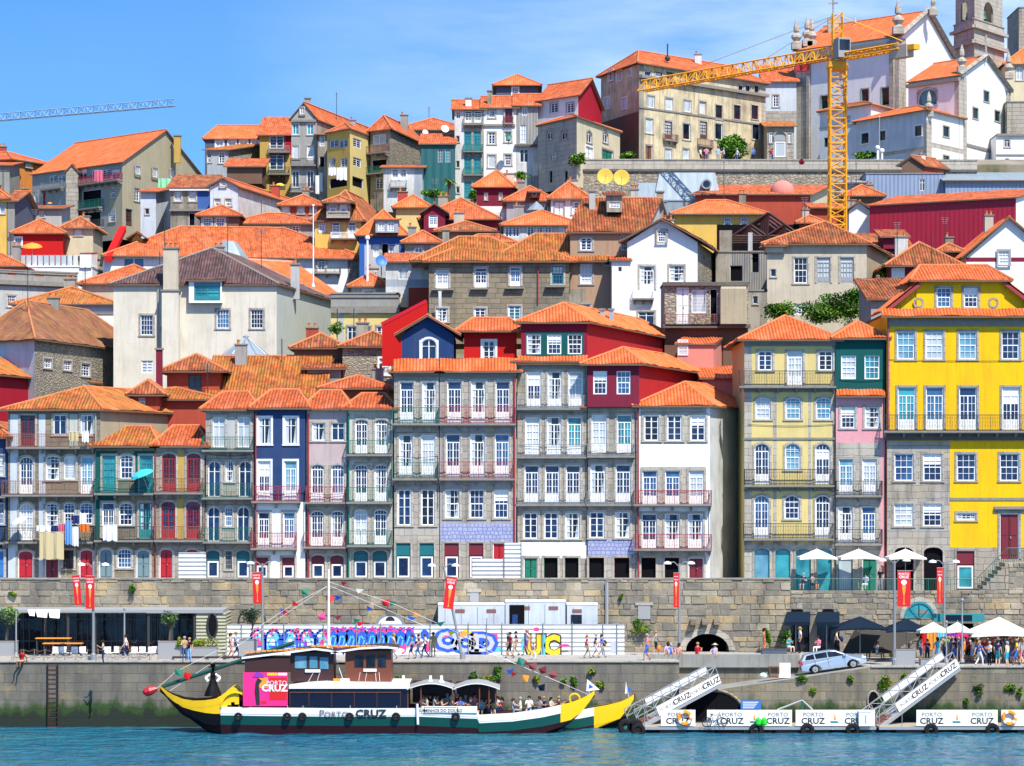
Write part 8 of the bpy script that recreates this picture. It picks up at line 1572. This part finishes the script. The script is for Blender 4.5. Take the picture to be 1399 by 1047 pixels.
for k,(x,a_,b_)in enumerate(((578,'white','denim'),(583,'beige','white'),(588,'black','grey'),(593,'grey','denim'),(597,'white','green'),(604,'tan','khaki'),(611,'grey','beige'),(617,'beige','brown'),(624,'red','denim'),(629,'blue','black'),(636,'blue','white'),(643,'navy','denim'),(648,'pink','denim'))):person(x,0,a_,b_,('nearest rail' if k%2 else 'inboard')+' under the boat canopy','sit',rnd.uniform(-2,2),z=zb_,Y=YN+.7+(0 if k%2 else 1.3))
for k,(x,a_,b_)in enumerate(((658,'turquoise','denim'),(664,'orange','black'),(669,'black','denim'),(680,'white','black'),(686,'maroon','navy'),(701,'light blue','grey'),(711,'white','grey'),(723,'white','denim'),(737,'grey','denim'),(743,'navy','khaki'),(753,'beige','denim'),(763,'brown','grey'))):person(x,0,a_,b_,'on the open foredeck','sit',rnd.uniform(-2,2),z=ZZ(970,YN)-.62,Y=YB-.6+.5*(k%2))
for x,Y,z,mt,lb in((823.5,205.4,ZQ+1.05,'fabric_black','black backpack on the blue-topped walker at the hoarding end'),(1147,210.5,ZQ+1.05,'fabric_navy','dark backpack right of the second awning'),(898,206.5,ZQ+.6,'fabric_orange','orange bag carried under the hanging plant')):m=MB();c=P(x,0,Y);m.ball(Vector((c.x+.12,Y+.05,z)),.18,mt,8,1.3);m.tube((c.x,Y-.05,z+.25),(c.x+.1,Y,z-.1),.02,mt,n=4);tag(m.build('backpack' if 'back' in lb else 'bag'),lb,'bag')
def setting_ground():
 xs=[-75+3.0*i for i in range(51)];ys=[216.5,219,222]+sorted([222+6*i for i in range(1,31)]+[321.5,323])
 v=[];f=[]
 for y in ys:
  for x in xs:
   z=terrain(x*y/216,y)+(rnd.uniform(-.3,.3)if 222<y<310 else 0);v.append((x*y/216,y,z-(.2 if y>222 else 0)))
 nx=len(xs)
 for j in range(len(ys)-1):
  for i in range(nx-1):a=j*nx+i;f.append((a,a+1,a+nx+1,a+nx))
 me=bpy.data.meshes.new('hillside');me.from_pydata(v,[],f);me.materials.append(M('hill'));o=bpy.data.objects.new('hillside',me);col.objects.link(o);struct(o)
 m=MB();m.poly([(-3000,400,30),(3000,400,30),(3000,5000,30),(-3000,5000,30)],'hill')
 m.poly([(-3000,200.6,-4),(3000,200.6,-4),(3000,5000,-4),(-3000,5000,-4)],'hill');struct(m.build('ground'))
 m=MB()
 for a,b,c,d in((-3000,3000,-3000,160),(-3000,-60,160,200.55),(60,3000,160,200.55)):m.poly([(a,c,0),(b,c,0),(b,d,0),(a,d,0)],'water')
 from mathutils import noise
 nx,ny=480,170;V_=[];Fs=[]
 for j in range(ny+1):
  y=160+40.55*j/ny;e1=min(1,(y-160)/6)
  for i in range(nx+1):
   x=-60+120*i/nx;e=e1*min(1,(60-abs(x))/3);g_=.5+.9*noise.noise(Vector((x*.05,y*.09,3)))
   V_.append((x,y,e*g_*(.13*noise.noise(Vector((x*.55+y*.1,y*.7,0)))+.07*noise.noise(Vector((x*1.3,y*1.6+x*.2,5))))if e>0 else 0))
 for j in range(ny):
  for i in range(nx):a=j*(nx+1)+i;Fs.append((a,a+1,a+nx+2,a+nx+1))
 b0=len(m.v);me=m.mesh('river_water');o=bpy.data.objects.new('river_water',me);col.objects.link(o);struct(o)
 me=bpy.data.meshes.new('river_ripples');me.from_pydata(V_,[],Fs);me.materials.append(M('water'));me.polygons.foreach_set('use_smooth',[True]*len(Fs));o=bpy.data.objects.new('river_ripples',me);col.objects.link(o);struct(o)
t=NT('hill');p=t.geo();n=t.noise(p,.25,5)
t.l(t.ramp(n,[(.35,(.05,.07,.02)),(.5,(.17,.14,.09)),(.7,(.28,.25,.2))]),t.b.inputs['Base Color']);t.b.inputs['Roughness'].default_value=1;MATS['hill']=t.m
t=NT('water');p=t.geo()
n1=t.noise(t.mapping(p,(.42,.62,1)),1.0,5,.62);n2=t.noise(t.mapping(p,(.05,.09,1)),1.0,4,.65);n3=t.noise(t.mapping(p,(1.3,2.2,1)),1.0,3,.6)
t.l(t.ramp(n2,[(.35,(.006,.095,.18)),(.52,(.012,.135,.205)),(.7,(.045,.165,.19))]),t.b.inputs['Base Color'])
t.b.inputs['Roughness'].default_value=.12;t.b.inputs['Specular IOR Level'].default_value=.45;t.b.inputs['IOR'].default_value=1.33
h=t.math('ADD',t.math('ADD',t.math('MULTIPLY',n1,1.5),t.math('MULTIPLY',n2,1.6)),t.math('MULTIPLY',n3,.25));t.bump(h,1.2);MATS['water']=t.m
setting_ground()
SUN_EL,SUN_AZ=54,153
w=bpy.data.worlds.new('World');scene.world=w;w.use_nodes=True;nt=w.node_tree
bgn=nt.nodes['Background'];sky=nt.nodes.new('ShaderNodeTexSky');sky.sky_type='NISHITA';sky.sun_disc=False
sky.sun_elevation=R(SUN_EL);sky.sun_rotation=R(SUN_AZ);sky.air_density=1.0;sky.dust_density=.15;sky.ozone_density=3.0;sky.altitude=0
tc=nt.nodes.new('ShaderNodeTexCoord');vm=nt.nodes.new('ShaderNodeVectorMath');vm.operation='MULTIPLY_ADD'
vm.inputs[1].default_value=(1,1,1.5);vm.inputs[2].default_value=(0,0,.16)
nt.links.new(tc.outputs['Generated'],vm.inputs[0]);nt.links.new(vm.outputs[0],sky.inputs[0])
hs=nt.nodes.new('ShaderNodeHueSaturation');hs.inputs['Saturation'].default_value=1.27;hs.inputs['Value'].default_value=1.5
nt.links.new(sky.outputs[0],hs.inputs['Color'])
mp=nt.nodes.new('ShaderNodeMapping');mp.inputs['Scale'].default_value=(5,5,22);nt.links.new(tc.outputs['Generated'],mp.inputs[0])
nz=nt.nodes.new('ShaderNodeTexNoise');nz.inputs['Scale'].default_value=1.3;nz.inputs['Detail'].default_value=6;nz.inputs['Roughness'].default_value=.6;nt.links.new(mp.outputs[0],nz.inputs['Vector'])
sx=nt.nodes.new('ShaderNodeSeparateXYZ');nt.links.new(tc.outputs['Generated'],sx.inputs[0])
mr=nt.nodes.new('ShaderNodeMapRange');mr.inputs[1].default_value=-.1;mr.inputs[2].default_value=.12;mr.inputs[3].default_value=.02;mr.inputs[4].default_value=.6;nt.links.new(sx.outputs[0],mr.inputs[0])
cr_=nt.nodes.new('ShaderNodeValToRGB');cr_.color_ramp.elements[0].position=.38;cr_.color_ramp.elements[1].position=.72;nt.links.new(nz.outputs['Fac'],cr_.inputs[0])
mu=nt.nodes.new('ShaderNodeMath');mu.operation='MULTIPLY';nt.links.new(cr_.outputs[0],mu.inputs[0]);nt.links.new(mr.outputs[0],mu.inputs[1])
mx_=nt.nodes.new('ShaderNodeMix');mx_.data_type='RGBA';nt.links.new(mu.outputs[0],mx_.inputs[0]);nt.links.new(hs.outputs[0],mx_.inputs[6]);mx_.inputs[7].default_value=(7.5,8.3,9.5,1)
nt.links.new(mx_.outputs[2],bgn.inputs['Color']);bgn.inputs['Strength'].default_value=.12
sl=bpy.data.lights.new('sun','SUN');sl.energy=5.0;sl.angle=R(.5);sl.color=(1,.93,.82)
so=bpy.data.objects.new('sun',sl);col.objects.link(so)
d=Vector((math.sin(R(SUN_AZ))*math.cos(R(SUN_EL)),math.cos(R(SUN_AZ))*math.cos(R(SUN_EL)),math.sin(R(SUN_EL))))
so.rotation_euler=d.to_track_quat('Z','Y').to_euler()
cam=bpy.data.cameras.new('camera');co=bpy.data.objects.new('camera',cam);col.objects.link(co);scene.camera=co
co.location=(0,0,CZ);co.rotation_euler=(R(90),0,0);cam.sensor_width=36;cam.lens=F/1399*36;cam.shift_y=(HY-523.5)/1399;cam.clip_end=8000;cam.clip_start=1
scene.view_settings.view_transform='Standard';scene.view_settings.look='None';scene.view_settings.exposure=.55;scene.view_settings.gamma=1
scene.render.engine='CYCLES';scene.cycles.max_bounces=5;scene.cycles.use_denoising=True
dup_={k:v for k,v in LABELS.items()if len(v)>1}
if dup_:print('DUPLICATE LABELS',dup_)
print([k for k in LABELS if len(k.split())>16])
